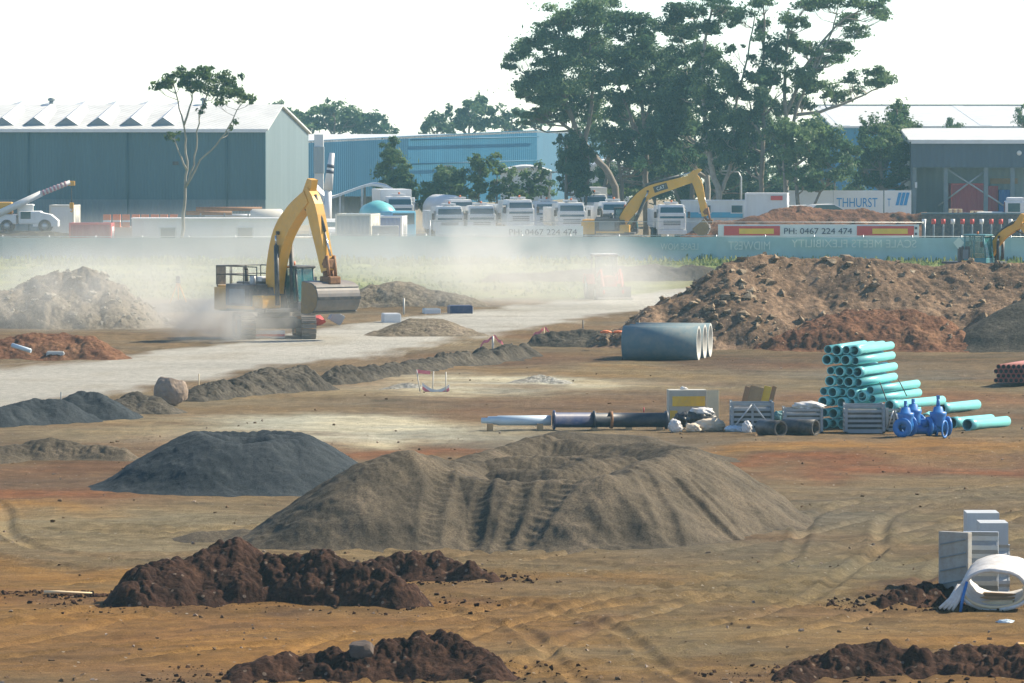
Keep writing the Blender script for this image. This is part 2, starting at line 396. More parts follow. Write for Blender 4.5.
sky.sun_elevation = SUN_EL; sky.sun_rotation = SUN_AZ; sky.air_density = .66; sky.dust_density = .1; sky.ozone_density = 1.0
bg = nt.nodes['Background']; bg.inputs[1].default_value = .105; nt.links.new(sky.outputs[0], bg.inputs[0])
vs_ = sc.view_settings; vs_.view_transform = 'Standard'; vs_.look = 'None'; vs_.gamma = 1; vs_.use_curve_mapping = False; vs_.exposure = EXPO
sc.render.engine = 'CYCLES'; cy = sc.cycles
cy.use_denoising = True; cy.max_bounces = 8; cy.diffuse_bounces = 3; cy.glossy_bounces = 3; cy.transmission_bounces = 4; cy.volume_bounces = 4; cy.transparent_max_bounces = 12
cy.volume_step_rate = 2.0; cy.volume_max_steps = 96
try: cy.denoiser = 'OPENIMAGEDENOISE'; cy.denoising_input_passes = 'RGB_ALBEDO_NORMAL'
except Exception: pass
# ------------------------------------------------------------------ ground
def pxy(px, py):
    g = gr(px, py); return g.x, g.y
ROAD_T = [(-700, 412), (-150, 374), (0, 364), (100, 356), (200, 345), (330, 327), (450, 312), (560, 301), (680, 288), (900, 262)]
ROAD_B = [(-700, 560), (-150, 448), (0, 419), (100, 400), (200, 385), (330, 366), (420, 352), (500, 338), (600, 320), (680, 308), (900, 276)]
rT = np.array([pxy(*p) for p in ROAD_T]); rB = np.array([pxy(*p) for p in ROAD_B])
def road_mask(X, Y):
    top = np.interp(X, rT[:, 0], rT[:, 1]); bot = np.interp(X, rB[:, 0], rB[:, 1])
    return np.clip(np.minimum(top - Y, Y - bot) / 2.0 + .5, 0, 1)
def ruts(X, Y):
    """wheel tracks curving over the yard"""
    d = np.zeros_like(X)
    for (p, q, amp, ph) in (((-200, 520), (1200, 600), 3.0, .3), ((-100, 640), (1100, 560), 2.5, 1.4), ((-100, 505), (330, 600), 2.0, 2.2), ((560, 683), (1100, 470), 2.5, .8),
                            ((0, 470), (1200, 452), 2.0, 2.9), ((120, 660), (1000, 600), 1.0, .6), ((860, 700), (1150, 600), 1.0, .2), ((-80, 610), (540, 545), 1.2, 1.), ((-50, 540), (420, 520), .8, 3.), ((420, 690), (1150, 640), .8, 1.2), ((640, 560), (1150, 500), 1.0, 4.4), ((300, 690), (760, 560), 1.5, .1), ((650, 640), (1100, 520), 1.5, 4.0), ((-50, 560), (700, 590), 1.6, 5.0)):
        a = np.array(pxy(*p)); b = np.array(pxy(*q)); u = (b - a); L = np.hypot(*u); u /= L; n = np.array((-u[1], u[0]))
        t = (X - a[0]) * u[0] + (Y - a[1]) * u[1]; s = (X - a[0]) * n[0] + (Y - a[1]) * n[1] - amp * np.sin(t / L * 5 + ph)
        for off in (-.95, .95):
            e = np.abs(s - off); d -= .055 * np.exp(-(e / .17) ** 4) - .03 * np.exp(-((e - .30) / .09) ** 2)
    return d
def ground_z(X, Y):
    big = fbm(X / 14, Y / 14, 3, 11) * .16
    mid = fbm(X / 2.6, Y / 2.6, 4, 21) * .062 + np.abs(fbm(X / .9, Y / .9, 3, 25)) * .05
    wl = np.clip(.5 - worley(X / .8, Y / .8, 4), 0, 1) * .10 * np.clip(fbm(X / 6, Y / 6, 2, 5) * 2 - .1, 0, 1)
    z = (big + mid + wl + ruts(X, Y)) * (1 - .93 * road_mask(X, Y))
    z = z * np.clip((420 - Y) / 60, .15, 1)
    return z - np.clip(Y - 640, 0, 9e9) * .022
OR = (.27, .155, .052); BR = (.13, .078, .048); DB = (.075, .042, .03); GB = (.21, .175, .115); PC = (.46, .45, .385); RD = (.20, .085, .04); GY = (.15, .13, .105); OL = (.175, .145, .09); GN = (.17, .21, .085)
ZONES = [  # px, py, rx, ry, colour, weight : earth colours by place
    (500, 640, 900, 60, OR, .8), (200, 600, 500, 26, OR, .6), (560, 575, 120, 12, OR, .9), (600, 610, 160, 10, OR, .5), (900, 560, 260, 30, OL, .8), (760, 600, 220, 30, OL, .6), (700, 650, 200, 26, OL, .55),
    (120, 520, 200, 26, GB, 1.0), (60, 545, 160, 8, GB, .7), (330, 560, 300, 10, GB, .5), (60, 573, 180, 8, OR, .9), (20, 490, 110, 10, RD, .6), (60, 470, 130, 12, BR, .6), (30, 505, 60, 6, OR, .6),
    (860, 447, 260, 8, OR, .85), (960, 466, 200, 7, RD, .9), (760, 466, 90, 6, RD, .5), (850, 490, 240, 14, GB, .45), (820, 520, 260, 18, GY, .6), (780, 540, 160, 10, GY, .5), (960, 520, 120, 8, OL, .6), (980, 545, 160, 8, OL, .5),
    (340, 430, 180, 9, PC, 1.0), (520, 386, 130, 7, PC, .95), (420, 395, 70, 6, PC, .6), (700, 392, 60, 5, GB, .6), (300, 405, 200, 8, GB, .7), (500, 405, 260, 8, BR, .5), (420, 446, 200, 5, RD, .6), (250, 398, 140, 6, GB, .5),
    (760, 372, 260, 8, GY, .8), (720, 362, 160, 5, DB, .5), (900, 385, 200, 7, OL, .5), (900, 400, 160, 6, RD, .45), (640, 372, 120, 6, OL, .7), (980, 420, 160, 8, BR, .5), (700, 440, 300, 5, GY, .6),
    (400, 345, 120, 7, GB, .6), (560, 372, 120, 5, OR, .35), (120, 430, 150, 7, GB, .6), (500, 360, 120, 5, BR, .6), (980, 590, 60, 12, BR, .6), (960, 606, 90, 10, DB, .6), (250, 606, 210, 12, BR, .7), (560, 627, 90, 5, BR, .5), (760, 680, 200, 14, BR, .4), (180, 683, 200, 16, BR, .4)]
def ground_col(X, Y):
    wx = X + fbm(X / 5, Y / 9, 4, 31) * 2.6; wy = Y + fbm(X / 4, Y / 9, 4, 41) * 7
    n = fbm(X / 9, Y / 7, 4, 51)[..., None]
    base = np.where(n > 0, 1, 1) * (np.array(OL) * .5 + np.array(BR) * .5) * (1 + .35 * n)
    c = base
    for px, py, rx, ry, col, wt in ZONES:
        x0, y0 = pxy(px, py); ax = rx * y0 / F; ay = max(abs(pxy(px, py - ry)[1] - y0), 1.5)
        g = np.exp(-(((wx - x0) / ax) ** 2 + ((wy - y0) / ay) ** 2)) * wt; g = np.clip(g * 1.5, 0, 1)[..., None]
        c = c * (1 - g) + np.array(col) * g
    k1 = np.clip(fbm(X / 6, Y / 4, 5, 121) * 2.2 - .25, 0, 1)[..., None]; k2 = np.clip(fbm(X / 7 + 5, Y / 4, 5, 131) * 2.2 - .25, 0, 1)[..., None]
    c = c * (1 - .32 * k1) + np.array((.17, .075, .036)) * .32 * k1; c = c * (1 - .3 * k2) + np.array((.165, .15, .115)) * .3 * k2
    # grassed strip at the far side of the yard
    gm = np.clip((wy - 292) / 12, 0, 1) * np.clip((X * -1 + 16) / 10, 0, 1) + np.clip((Y - 352) / 6, 0, 1)
    gm = np.clip(gm, 0, 1)[..., None] * np.clip((398 - Y) / 6, 0, 1)[..., None]
    gv = fbm(X / 3, Y / 5, 4, 61)[..., None]
    c = c * (1 - gm) + (np.array(GN) * (1 + .35 * gv) + np.array((.05, .03, 0)) * gv) * gm
    # yard behind the fence : crushed rock
    ym = np.clip((Y - 396) / 4, 0, 1)[..., None]; c = c * (1 - ym) + np.array((.25, .22, .18)) * (1 + .3 * gv) * ym
    # streaks dragged by wheels and blades, mostly along x
    st = fbm(X / 3.2 + Y * .05, Y / .55, 4, 71) * .30 + fbm(X / .9, Y / .5, 4, 81) * .30 + fbm(X / .25, Y / .25, 2, 91) * .16
    c = c * (1 + st[..., None])
    rt = np.clip(-ruts(X, Y) * 13, -.5, 1)[..., None] * np.clip(fbm(X / 5, Y / 8, 3, 111) + .55, 0, 1)[..., None]
    c = c * (1 + .45 * rt) + np.array((.035, .03, .022)) * np.clip(rt, 0, 1)
    warm = fbm(X / 4, Y / 2.2, 3, 101)[..., None]
    return np.clip(1.06 * c * np.array((1.05, 1.0, .84)) * (1 + np.array((.10, 0, -.16)) * warm), .012, .8)
m, nt, b = _mat('site_earth')
a = N(nt, 'ShaderNodeAttribute'); a.attribute_name = 'tint'; tc = N(nt, 'ShaderNodeTexCoord')
n1 = N(nt, 'ShaderNodeTexNoise', Scale=3.0, Detail=8.0, Roughness=.72); nt.links.new(tc.outputs['Object'], n1.inputs['Vector'])
n2 = N(nt, 'ShaderNodeTexNoise', Scale=24.0, Detail=6.0, Roughness=.8); nt.links.new(tc.outputs['Object'], n2.inputs['Vector'])
g1 = ramp(nt, n1.outputs[0], [(.3, .72), (.7, 1.28)]); g2 = ramp(nt, n2.outputs[0], [(.32, .70), (.68, 1.32)])
c = mixc(nt, 1.0, mixc(nt, 1.0, a.outputs['Color'], g1, 'MULTIPLY'), g2, 'MULTIPLY')
v = N(nt, 'ShaderNodeTexVoronoi', Scale=5.0); nt.links.new(tc.outputs['Object'], v.inputs['Vector'])
sep = N(nt, 'ShaderNodeSeparateColor'); nt.links.new(v.outputs['Color'], sep.inputs[0])
f = mixc(nt, 1.0, ramp(nt, v.outputs['Distance'], [(.10, 1.), (.2, 0.)]), ramp(nt, sep.outputs[0], [(.86, 0.), (.9, 1.)]), 'MULTIPLY')
c = mixc(nt, f, c, (.44, .38, .29)); nt.links.new(c, b.inputs['Base Color'])
b.inputs['Roughness'].default_value = .95; b.inputs['Specular IOR Level'].default_value = .15
bp = N(nt, 'ShaderNodeBump', Strength=.9, Distance=.05); nt.links.new(n2.outputs[0], bp.inputs['Height'])
bp2 = N(nt, 'ShaderNodeBump', Strength=.6, Distance=.12); nt.links.new(n1.outputs[0], bp2.inputs['Height']); nt.links.new(bp2.outputs[0], bp.inputs['Normal']); nt.links.new(bp.outputs[0], b.inputs['Normal'])
MT['earth'] = m
ys = [12, 40, 70, 88] + [gY(p) for p in np.arange(700, 256, -1.0)] + [400, 430, 470, 520, 580, 640, 700, 760, 820]
YY = np.array(sorted(ys)); UU = np.concatenate([np.linspace(-1500, -620, 14)[:-1], np.linspace(-620, 620, 420), np.linspace(620, 1500, 14)[1:]])
gX = UU[None, :] / F * np.maximum(YY, 95)[:, None]; gYg = np.repeat(YY[:, None], len(UU), 1)
o = grid_mesh('ground', gX, gYg, ground_z(gX, gYg), mat=MT['earth'], attr=ground_col(gX, gYg)); o['kind'] = 'structure'
# haul road : pale stabilised gravel laid on the ground, its edges feathering into the earth
rx_ = np.linspace(-30, 26, 420); tt = np.linspace(-.06, 1.06, 60)
top = np.interp(rx_, rT[:, 0], rT[:, 1]) + fbm(rx_ / 2.2, rx_ * 0, 4, 3) * 2.2; bot = np.interp(rx_, rB[:, 0], rB[:, 1]) + fbm(rx_ / 1.7, rx_ * 0 + 9, 4, 4) * 1.6
RX = np.repeat(rx_[None, :], len(tt), 0); RY = bot[None, :] + (top - bot)[None, :] * tt[:, None]
RZ = np.minimum(.055, (np.minimum(tt, 1 - tt) * 1.2)[:, None] + fbm(RX / 1.5, RY / 3, 3, 8) * .02 + .0) + fbm(RX / 3, RY / 3, 3, 6) * .012 + .012
dn = fbm(RX / 6 + RY * .04, RY / 1.6, 4, 13)[..., None]; dn2 = np.clip(fbm(RX / 3, RY / 6, 4, 17) * 2 - .5, 0, 1)[..., None]
RC = np.array((.43, .415, .36)) * (1 + .22 * dn) * (1 - dn2 * .5) + np.array((.30, .25, .17)) * dn2 * .5
RM = np.clip((np.minimum(tt, 1 - tt)[:, None] + .06 + fbm(RX / 1.2, RY / 3, 4, 33) * .14) * 7 - .6, 0, 1)[..., None]
o = grid_mesh('haul_road', RX, RY, RZ, mat=MT['earth'], attr=np.clip(RM * RC + (1 - RM) * ground_col(RX, RY), .02, .8)); o['kind'] = 'structure'
# ------------------------------------------------------------------ heaps
def heap(name, label, cat, peaks, slope, mat, dens=26, noise=.10, nscale=1.2, clod=0.0, cscale=.35, rnd=.25, group=None, ridge=True, extra=None, toe=.0, sx=1.0, fine=.02, smooth=True, rill=0.0):
    """earth heap: cones of the angle of repose under a crest line, with rills and clods. peaks: (px, py, Y[, slope])"""
    P = []
    pk = [(at(p[0], p[1], p[2]), p[3] if len(p) > 3 else slope) for p in peaks]
    for i, (v, s) in enumerate(pk):
        P.append((v.x, v.y, v.z, s))
        if ridge and i + 1 < len(pk):
            q, s2 = pk[i + 1]
            k = max(2, int((q - v).length / .22))
            for j in range(1, k):
                t = j / k; P.append((v.x + (q.x - v.x) * t, v.y + (q.y - v.y) * t, v.z + (q.z - v.z) * t, s + (s2 - s) * t))
    P = np.array(P); ext = (P[:, 2] / P[:, 3]).max() * 1.15 + .4
    x0, x1, y0, y1 = P[:, 0].min() - ext, P[:, 0].max() + ext, P[:, 1].min() - ext, P[:, 1].max() + ext
    st = F / np.mean(P[:, 1]); h = max(1 / st * 1.15, .024)
    nx = min(int((x1 - x0) / h), 520); ny = min(int((y1 - y0) / h), 420)
    X, Y = np.meshgrid(np.linspace(x0, x1, nx), np.linspace(y0, y1, ny))
    seed = sum(map(ord, label)) % 997
    wx = X + fbm(X / nscale / 1.5, Y / nscale / 1.5, 3, seed + 3) * noise * 2.2; wy = Y + fbm(X / nscale / 1.5 + 7, Y / nscale / 1.5, 3, seed + 4) * noise * 2.2
    Z = np.full(X.shape, -9.0)
    for a_, b_, z_, s_ in P:
        d = np.sqrt(((wx - a_) * sx) ** 2 + (wy - b_) ** 2 + rnd ** 2) - rnd
        Z = np.maximum(Z, z_ - s_ * d)
    foot = np.clip(Z / .25, 0, 1)
    # concave foot: the toe flares out
    Z = np.where(Z < .5, Z * .55 + np.clip(Z, 0, 9) ** 2 * .9, Z)
    if rill:
        ang = np.arctan2(X - P[:, 0].mean(), -(Y - P[:, 1].mean() - 2)) * 14
        Z = Z + (fbm(ang, np.hypot(X - P[:, 0].mean(), Y - P[:, 1].mean()) * .35, 3, seed + 8)) * rill * np.clip(Z, 0, .6)
    Z = Z + fbm(X / nscale, Y / nscale, 5, seed) * noise * np.clip(foot + .25, 0, 1) + fbm(X / .22, Y / .22, 3, seed + 1) * fine
    if clod:
        w1 = worley(X / cscale, Y / cscale, seed + 20); w2 = worley(X / cscale / .42, Y / cscale / .42, seed + 30); w3 = worley(X / cscale / 2.1, Y / cscale / 2.1, seed + 40)
        dm = lambda w_: np.sqrt(np.clip(1 - (w_ / .8) ** 2, 0, 1))
        w4 = worley(X / cscale / .2, Y / cscale / .2, seed + 60)
        q = (dm(w1) * .5 + dm(w2) * .34 + dm(w3) * .55 + dm(w4) * .14) * clod * np.clip(.75 + fbm(X / cscale / 3, Y / cscale / 3, 2, seed + 50) * .8, .1, 1.4)
        Z = Z + q * np.clip(foot * 1.2, .0, 1)
    if extra is not None: Z = extra(X, Y, Z)
    gz = ground_z(X, Y)
    cx, cy_ = P[:, 0].mean(), P[:, 1].mean()
    e = np.minimum(np.minimum(X - x0, x1 - X), np.minimum(Y - y0, y1 - Y))
    Z = np.where(e < .02, -1, Z)
    keep = Z > gz - .06
    o = grid_mesh(name, X - cx, Y - cy_, np.maximum(Z, gz - .09), keep=keep, mat=mat, smooth=smooth); o.location = (cx, cy_, 0)
    tag(o, label, cat, group)
    if clod >= .12 and Y.mean() < 125:
        rg_ = random.Random(seed); band = np.argwhere((Z > gz - .55) & (Z < gz + .12)); m2 = MB()
        for q_ in range(420):
            j, i = band[rg_.randrange(len(band))]; s = .015 + .075 * rg_.random() ** 4.5; m2.rock((X[j, i] - cx, Y[j, i] - cy_, max(gz[j, i], Z[j, i]) + s * .2), (s * rg_.uniform(.8, 1.3), s * rg_.uniform(.8, 1.3), s * .8), rg_.random() * 1e6, 0, 1)
        m2.build('loose_clods', mat, o)['kind'] = 'stuff'
    def zz(x, y):
        i = int(np.clip((x - x0) / (x1 - x0) * (nx - 1), 0, nx - 1)); j = int(np.clip((y - y0) / (y1 - y0) * (ny - 1), 0, ny - 1)); return float(max(Z[j, i], gz[j, i]))
    o_z = zz
    return o, o_z, (x0, x1, y0, y1)
def scatter(root, zz, box, n, r, mat, seed, name='loose_stones', minz=.15, power=2.2, bias=None):
    rg = random.Random(seed); mb = MB(); k = 0; lx, ly = root.location.x, root.location.y; tries = 0
    while k < n and tries < n * 30:
        tries += 1
        x = rg.uniform(box[0], box[1]); y = rg.uniform(box[2], box[3]); z = zz(x, y)
        if z < minz or (bias and rg.random() > bias(x, y, z)): continue
        s = r[0] + (r[1] - r[0]) * rg.random() ** power
        mb.rock((x - lx, y - ly, z + s * .15), (s * rg.uniform(.8, 1.4), s * rg.uniform(.8, 1.4), s * rg.uniform(.6, 1)), rg.random() * 1e6, 0, 1); k += 1
    o = mb.build(name, mat, root); o['kind'] = 'stuff'; return o
MT['rubble'] = soil('loose_clod', [(.12, .075, .042), (.16, .105, .06), (.21, .145, .09)], 2.0, .5, 12., None, .03)
MT['rockmix'] = soil('pale_rock_faces', [(.15, .105, .07), (.25, .185, .12), (.40, .32, .22)], .9, .5, 8., None, .03)
MT['rockgrey'] = soil('grey_rock_faces', [(.22, .20, .16), (.32, .29, .23), (.42, .38, .31)], .9, .5, 8., None, .03)
# blue metal gravel
def dent(X, Y, Z):
    a_ = at(246, 436, 150.6); d = np.hypot((X - a_.x) / .55, (Y - a_.y) / 1.1); return Z - .10 * np.exp(-d ** 2)
heap('gravel_heap', 'blue-grey crushed gravel heap with a hollow in its flat top', 'gravel heap', [(192, 430, 151.6), (215, 431, 152.4), (262, 431, 152.6), (296, 432, 151.8), (300, 437, 150.8), (262, 440, 150.2), (220, 439, 150.2), (194, 431, 151.2), (225, 435, 151.3), (245, 435, 151.4), (270, 435, 151.3), (285, 434, 151.5)], .58, MT['gravel'], noise=.075, nscale=1.1, fine=.03, rnd=.18, extra=dent, rill=.015)
# big brown crushed rock heap with a ramp and track marks
def ramp_marks(X, Y, Z):
    def seg(p, q, half):
        a_ = np.array(p); b_ = np.array(q); u = b_ - a_; L = np.hypot(*u); u = u / L
        t = (X - a_[0]) * u[0] + (Y - a_[1]) * u[1]; s = -(X - a_[0]) * u[1] + (Y - a_[1]) * u[0]
        return t, s, (np.clip((t + .2) / .3, 0, 1) * np.clip((L - t + .2) / .3, 0, 1)) * np.exp(-(s / half) ** 4), L
    T = []
    for (p, q, half, am) in (((452, 480, 135), (428, 548, 129.6), .22, .014), ((500, 474, 135), (470, 548, 129.6), .20, .012), ((590, 475, 132.6), (520, 548, 129.6), .24, .014), ((545, 480, 134), (500, 548, 129.5), .2, .012)):
        a_ = at(*p); b_ = at(*q); t, s, wgt, L = seg((a_.x, a_.y), (b_.x, b_.y), half)
        Z = Z - .035 * wgt + am * wgt * np.sin(t * 2 * math.pi / .21)
        Z = Z + .03 * np.exp(-((np.abs(s) - half * 1.35) / .12) ** 2) * np.clip(t / .4, 0, 1) * np.clip((L - t) / .4, 0, 1)
    for (p, q, half, dp) in (((640, 470, 133.2), (676, 530, 129.9), .22, .07), ((668, 462, 133.6), (772, 536, 130.4), .16, .08), ((690, 452, 134), (792, 512, 131), .14, .05), ((430, 462, 133.5), (445, 500, 131.5), .35, .08), ((602, 490, 131.2), (640, 540, 129.5), .3, .06)):
        a_ = at(*p); b_ = at(*q); t, s, wgt, L = seg((a_.x, a_.y), (b_.x, b_.y), half)
        Z = Z - dp * wgt + dp * .5 * np.exp(-((np.abs(s) - half * 1.5) / .15) ** 2) * np.clip(t / .5, 0, 1) * np.clip((L - t) / .5, 0, 1)
    return Z
heap('crushed_rock_heap', 'largest heap, brown crushed rock with machine track marks down its front', 'crushed rock heap',
     [(375, 458, 132.6), (398, 450, 133.0), (420, 456, 134.2), (450, 462, 137), (500, 450, 140), (545, 434, 141.5), (590, 440, 141), (640, 443, 140), (688, 446, 138), (672, 452, 136), (640, 466, 133.6), (604, 476, 131.8), (560, 480, 132.0), (500, 482, 132.2), (462, 477, 132.8), (430, 462, 134), (470, 462, 137), (520, 458, 137.5), (570, 456, 137.5), (620, 455, 136.5), (560, 468, 135), (510, 468, 136)], .62, MT['crush'], noise=.11, nscale=1.3, fine=.035, rnd=.3, extra=ramp_marks, rill=.05)
heap('crushed_rock_heap', 'low grey-brown mound at the left foot of the largest heap', 'crushed rock heap', [(205, 528, 133), (240, 526, 133.4), (262, 538, 131.5)], .5, MT['crush'], noise=.05, rnd=.2)
heap('crushed_rock_heap', 'faint sandy mound just in front of the dark blue pipe', 'crushed rock heap', [(520, 446, 163), (560, 431, 164), (640, 437, 164), (690, 446, 163)], .4, MT['crush'], noise=.06, rnd=.6)
# dark clods, front
dk = MT['darksoil']
heap('clod_heap', 'dark brown clod heap, longest of the dark soil heaps', 'soil heap', [(140, 588, 113.9), (162, 572, 114.6), (190, 562, 115.2), (212, 551, 115.6), (236, 549, 115.7), (262, 560, 115.6), (300, 566, 115.3), (322, 561, 115.2), (345, 577, 114.6), (372, 575, 114.4), (394, 586, 113.7)], .62, dk, noise=.14, nscale=.7, clod=.24, cscale=.42, rnd=.12, fine=.03)
heap('clod_heap', 'small dark soil heap tapering right behind the longest clod heap', 'soil heap', [(350, 566, 121), (385, 560, 121.6), (425, 558, 121.8), (455, 564, 121.3), (484, 574, 120.6)], .6, dk, noise=.08, nscale=.5, clod=.16, cscale=.3, rnd=.12)
heap('clod_heap', 'thin low line of dark clods at the left edge', 'soil heap', [(12, 599, 116.8), (45, 598, 117), (85, 598, 116.8), (112, 601, 116.4)], .5, dk, noise=.07, nscale=.5, clod=.12, cscale=.3, rnd=.1)
heap('clod_heap', 'dark soil heap with a boulder on top, cut by the bottom edge', 'soil heap', [(232, 683, 98.6), (262, 662, 99.4), (288, 654, 99.9), (320, 660, 99.8), (360, 662, 99.5), (398, 647, 100), (430, 643, 100), (462, 652, 99.6), (492, 668, 98.9)], .55, dk, noise=.10, nscale=.7, clod=.16, cscale=.34, rnd=.12, fine=.03)
heap('clod_heap', 'dark reddish soil heap filling the bottom right corner', 'soil heap', [(780, 680, 98.6), (812, 662, 99.4), (850, 648, 100), (890, 648, 100), (930, 654, 99.8), (965, 651, 99.9), (985, 650, 100), (1015, 652, 99.8), (1060, 650, 99.8)], .55, dk, noise=.10, nscale=.6, clod=.18, cscale=.3, rnd=.12, fine=.03)
heap('clod_heap', 'small dark clod heap beside the grey trench panels', 'soil heap', [(880, 603, 113.6), (905, 591, 114.2), (935, 590, 114.6), (955, 596, 114.6)], .6, dk, noise=.10, nscale=.45, clod=.22, cscale=.3, rnd=.1)
mb = MB(); mb.rock((0, 0, 0), (.30, .28, .25), 5, 0, 3); b = at(363, 652, 99.6); tag(mb.build('boulder', MT['darkstone'], loc=b), 'rough brown boulder on the dark heap at the bottom edge', 'boulder')
# spoil along the far right
def bench(X, Y, Z):
    return np.where(Z > 0, Z + fbm(X / 2.5, Y / 4, 3, 77) * .25 * np.clip(Z, 0, 1), Z)
so_, sz_, sb_ = heap('spoil_heap', 'long high bank of mixed spoil full of pale rocks', 'spoil heap', [(618, 331, 240), (640, 315, 240.6), (668, 299, 241.4), (690, 287, 242), (712, 270, 242.8), (725, 264, 243.2), (760, 261, 243.6), (800, 263, 243.8), (840, 261, 244), (880, 259, 244.2), (930, 264, 244.4), (980, 262, 244.4), (1030, 262, 244.4), (1120, 264, 244.4)], .66, MT['spoil'], noise=.28, nscale=2.0, clod=.03, cscale=.3, rill=.12, rnd=.25, fine=.06, extra=bench)
scatter(so_, sz_, (sb_[0], sb_[1], sb_[2], 245), 1300, (.03, .27), MT['rockmix'], 12, minz=.2, power=4.5, bias=lambda x, y, z: (1.0 if x < 11 else .3) * (.25 + .75 * (vn(np.array([x / 1.4]), np.array([y / 1.4]), 6)[0] > .5)))
so2, sz2, sb2 = heap('soil_heap', 'red-brown soil heap at the foot of the rocky bank', 'soil heap', [(790, 333, 238.6), (815, 322, 239.2), (850, 311, 239.8), (885, 309, 239.8), (920, 316, 239.4), (950, 330, 238.6), (975, 343, 237.6)], .55, MT['redsoil'], noise=.22, nscale=1.3, clod=.12, cscale=.45, rnd=.3, fine=.05)
scatter(so2, sz2, sb2, 160, (.03, .12), MT['rockmix'], 14, minz=.1)
heap('sand_heap', 'smooth grey sand heap in front of the rocky bank at the right edge', 'sand heap', [(985, 326, 238.4), (1010, 306, 239.2), (1035, 297, 239.6), (1075, 297, 239.6)], .6, MT['greysoil'], noise=.06, rnd=.3)
# left side
so3, sz3, sb3 = heap('rock_heap', 'pale broken-rock heap behind the dust at the left edge', 'rock heap', [(-40, 300, 262), (0, 297, 262), (30, 283, 263), (55, 274, 263.4), (82, 275, 263.4), (105, 293, 262.4), (118, 308, 261.4)], .62, MT['rockpile'], noise=.22, nscale=1.2, clod=.35, cscale=.7, rnd=.2, fine=.05)
scatter(so3, sz3, sb3, 420, (.05, .24), MT['rockgrey'], 15, minz=.2, power=2)
heap('soil_heap', 'reddish soil bank with pit rings at the left edge of the pale road', 'soil heap', [(-60, 338, 228.6), (0, 343, 228), (28, 339, 228.2), (62, 334, 228.6), (88, 340, 228), (104, 349, 227)], .5, MT['redsoil'], noise=.14, nscale=.9, clod=.16, cscale=.5, rnd=.25)
heap('soil_heap', 'tan soil mound between the yellow excavator and the pink marker stake', 'soil heap', [(390, 329, 250.5), (412, 320, 251.4), (440, 320, 251.4), (462, 328, 250.6)], .4, MT['tansoil'], noise=.10, nscale=.9, clod=.06, rnd=.4)
heap('soil_heap', 'grey soil ridge behind the yellow excavator bucket', 'soil heap', [(345, 300, 287), (370, 288, 288.4), (395, 283, 289), (430, 291, 288.6), (470, 299, 287.6)], .45, MT['rockpile'], noise=.2, nscale=1.2, clod=.15, cscale=.7, rnd=.3)
heap('soil_heap', 'grey soil ridge fading into dust left of the yellow excavator', 'soil heap', [(150, 308, 281), (180, 301, 282), (215, 301, 282), (240, 306, 281)], .4, MT['greysoil'], noise=.15, nscale=1.2, clod=.1, rnd=.3)
heap('soil_heap', 'dark soil ridge behind the red tractor in the dust', 'soil heap', [(500, 274, 332), (580, 270, 334), (640, 266, 335), (700, 268, 334)], .4, MT['greysoil'], noise=.2, nscale=1.4, clod=.1, rnd=.3)
heap('soil_heap', 'dark soil mound beside the pale road left of the big concrete pipes', 'soil heap', [(530, 345, 240), (556, 334, 241), (578, 332, 241.2), (605, 335, 241), (628, 338, 240.6)], .5, MT['greysoil'], noise=.14, nscale=.8, clod=.2, cscale=.45, rnd=.2)
G = 'dirt piles lining the near edge of the pale road'
heap('dirt_pile', 'largest blue-grey dirt pile by the road at the left edge', 'dirt pile', [(-30, 414, 179), (8, 406, 180), (40, 400, 181), (58, 401, 181)], .55, MT['gravel'], noise=.1, nscale=.8, clod=.05, rnd=.2, group=G)
heap('dirt_pile', 'peaked grey dirt pile left of the boulder by the road', 'dirt pile', [(72, 397, 182.6), (84, 392, 183), (100, 395, 182.8)], .6, MT['gravel'], noise=.1, nscale=.7, clod=.06, rnd=.15, group=G)
heap('dirt_pile', 'low grey dirt pile right beside the boulder by the road', 'dirt pile', [(118, 403, 185.6), (136, 395, 186.4), (155, 398, 186.2)], .5, MT['greysoil'], noise=.1, nscale=.7, clod=.1, rnd=.2, group=G)
heap('dirt_pile', 'long dirt pile reaching from the boulder towards the mid road', 'dirt pile', [(195, 393, 193.6), (222, 387, 196), (250, 381, 198.6), (264, 375, 200.6), (285, 374, 201.6), (310, 376, 203)], .5, MT['greysoil'], noise=.12, nscale=.7, clod=.2, cscale=.5, rnd=.2, group=G)
heap('dirt_pile', 'thin straggling dirt pile from mid road to the pink marker stake', 'dirt pile', [(330, 374, 207), (362, 370, 210.6), (392, 367, 214), (420, 363, 218), (448, 358, 222), (480, 354, 226), (510, 350, 230.6), (525, 347, 233)], .5, MT['greysoil'], noise=.12, nscale=.7, clod=.2, cscale=.5, rnd=.2, group=G)
heap('dirt_pile', 'brown crusty dirt pile behind the left end of the gravel heap', 'dirt pile', [(-10, 448, 163), (25, 441, 164), (50, 439, 164), (85, 446, 163.6), (118, 451, 163)], .45, MT['crush'], noise=.1, nscale=.8, clod=.12, cscale=.4, rnd=.2)
for q, (a_, b_, c_, l_) in enumerate(((395, 385, 420, 'low pale clay mound under the pink barrier tape'), (520, 378, 560, 'low pale clay mound in the clay patch by the concrete pipes'))):
    heap('clay_mound', l_, 'clay mound', [(a_, b_ + 2, gY(b_ + 6)), ((a_ + c_) / 2, b_ - 1, gY(b_ + 5)), (c_, b_ + 2, gY(b_ + 6))], .35, MT['clay'], noise=.1, nscale=.6, clod=.1, rnd=.3)
heap('soil_heap', 'long brown soil stockpile behind the white phone banner', 'soil heap', [(700, 229, 417), (730, 221, 418), (775, 215, 419), (815, 211, 420), (860, 212, 420), (895, 214, 419), (925, 219, 418), (960, 226, 416)], .5, MT['redsoil'], noise=.3, nscale=1.6, clod=.25, cscale=1, rnd=.4)
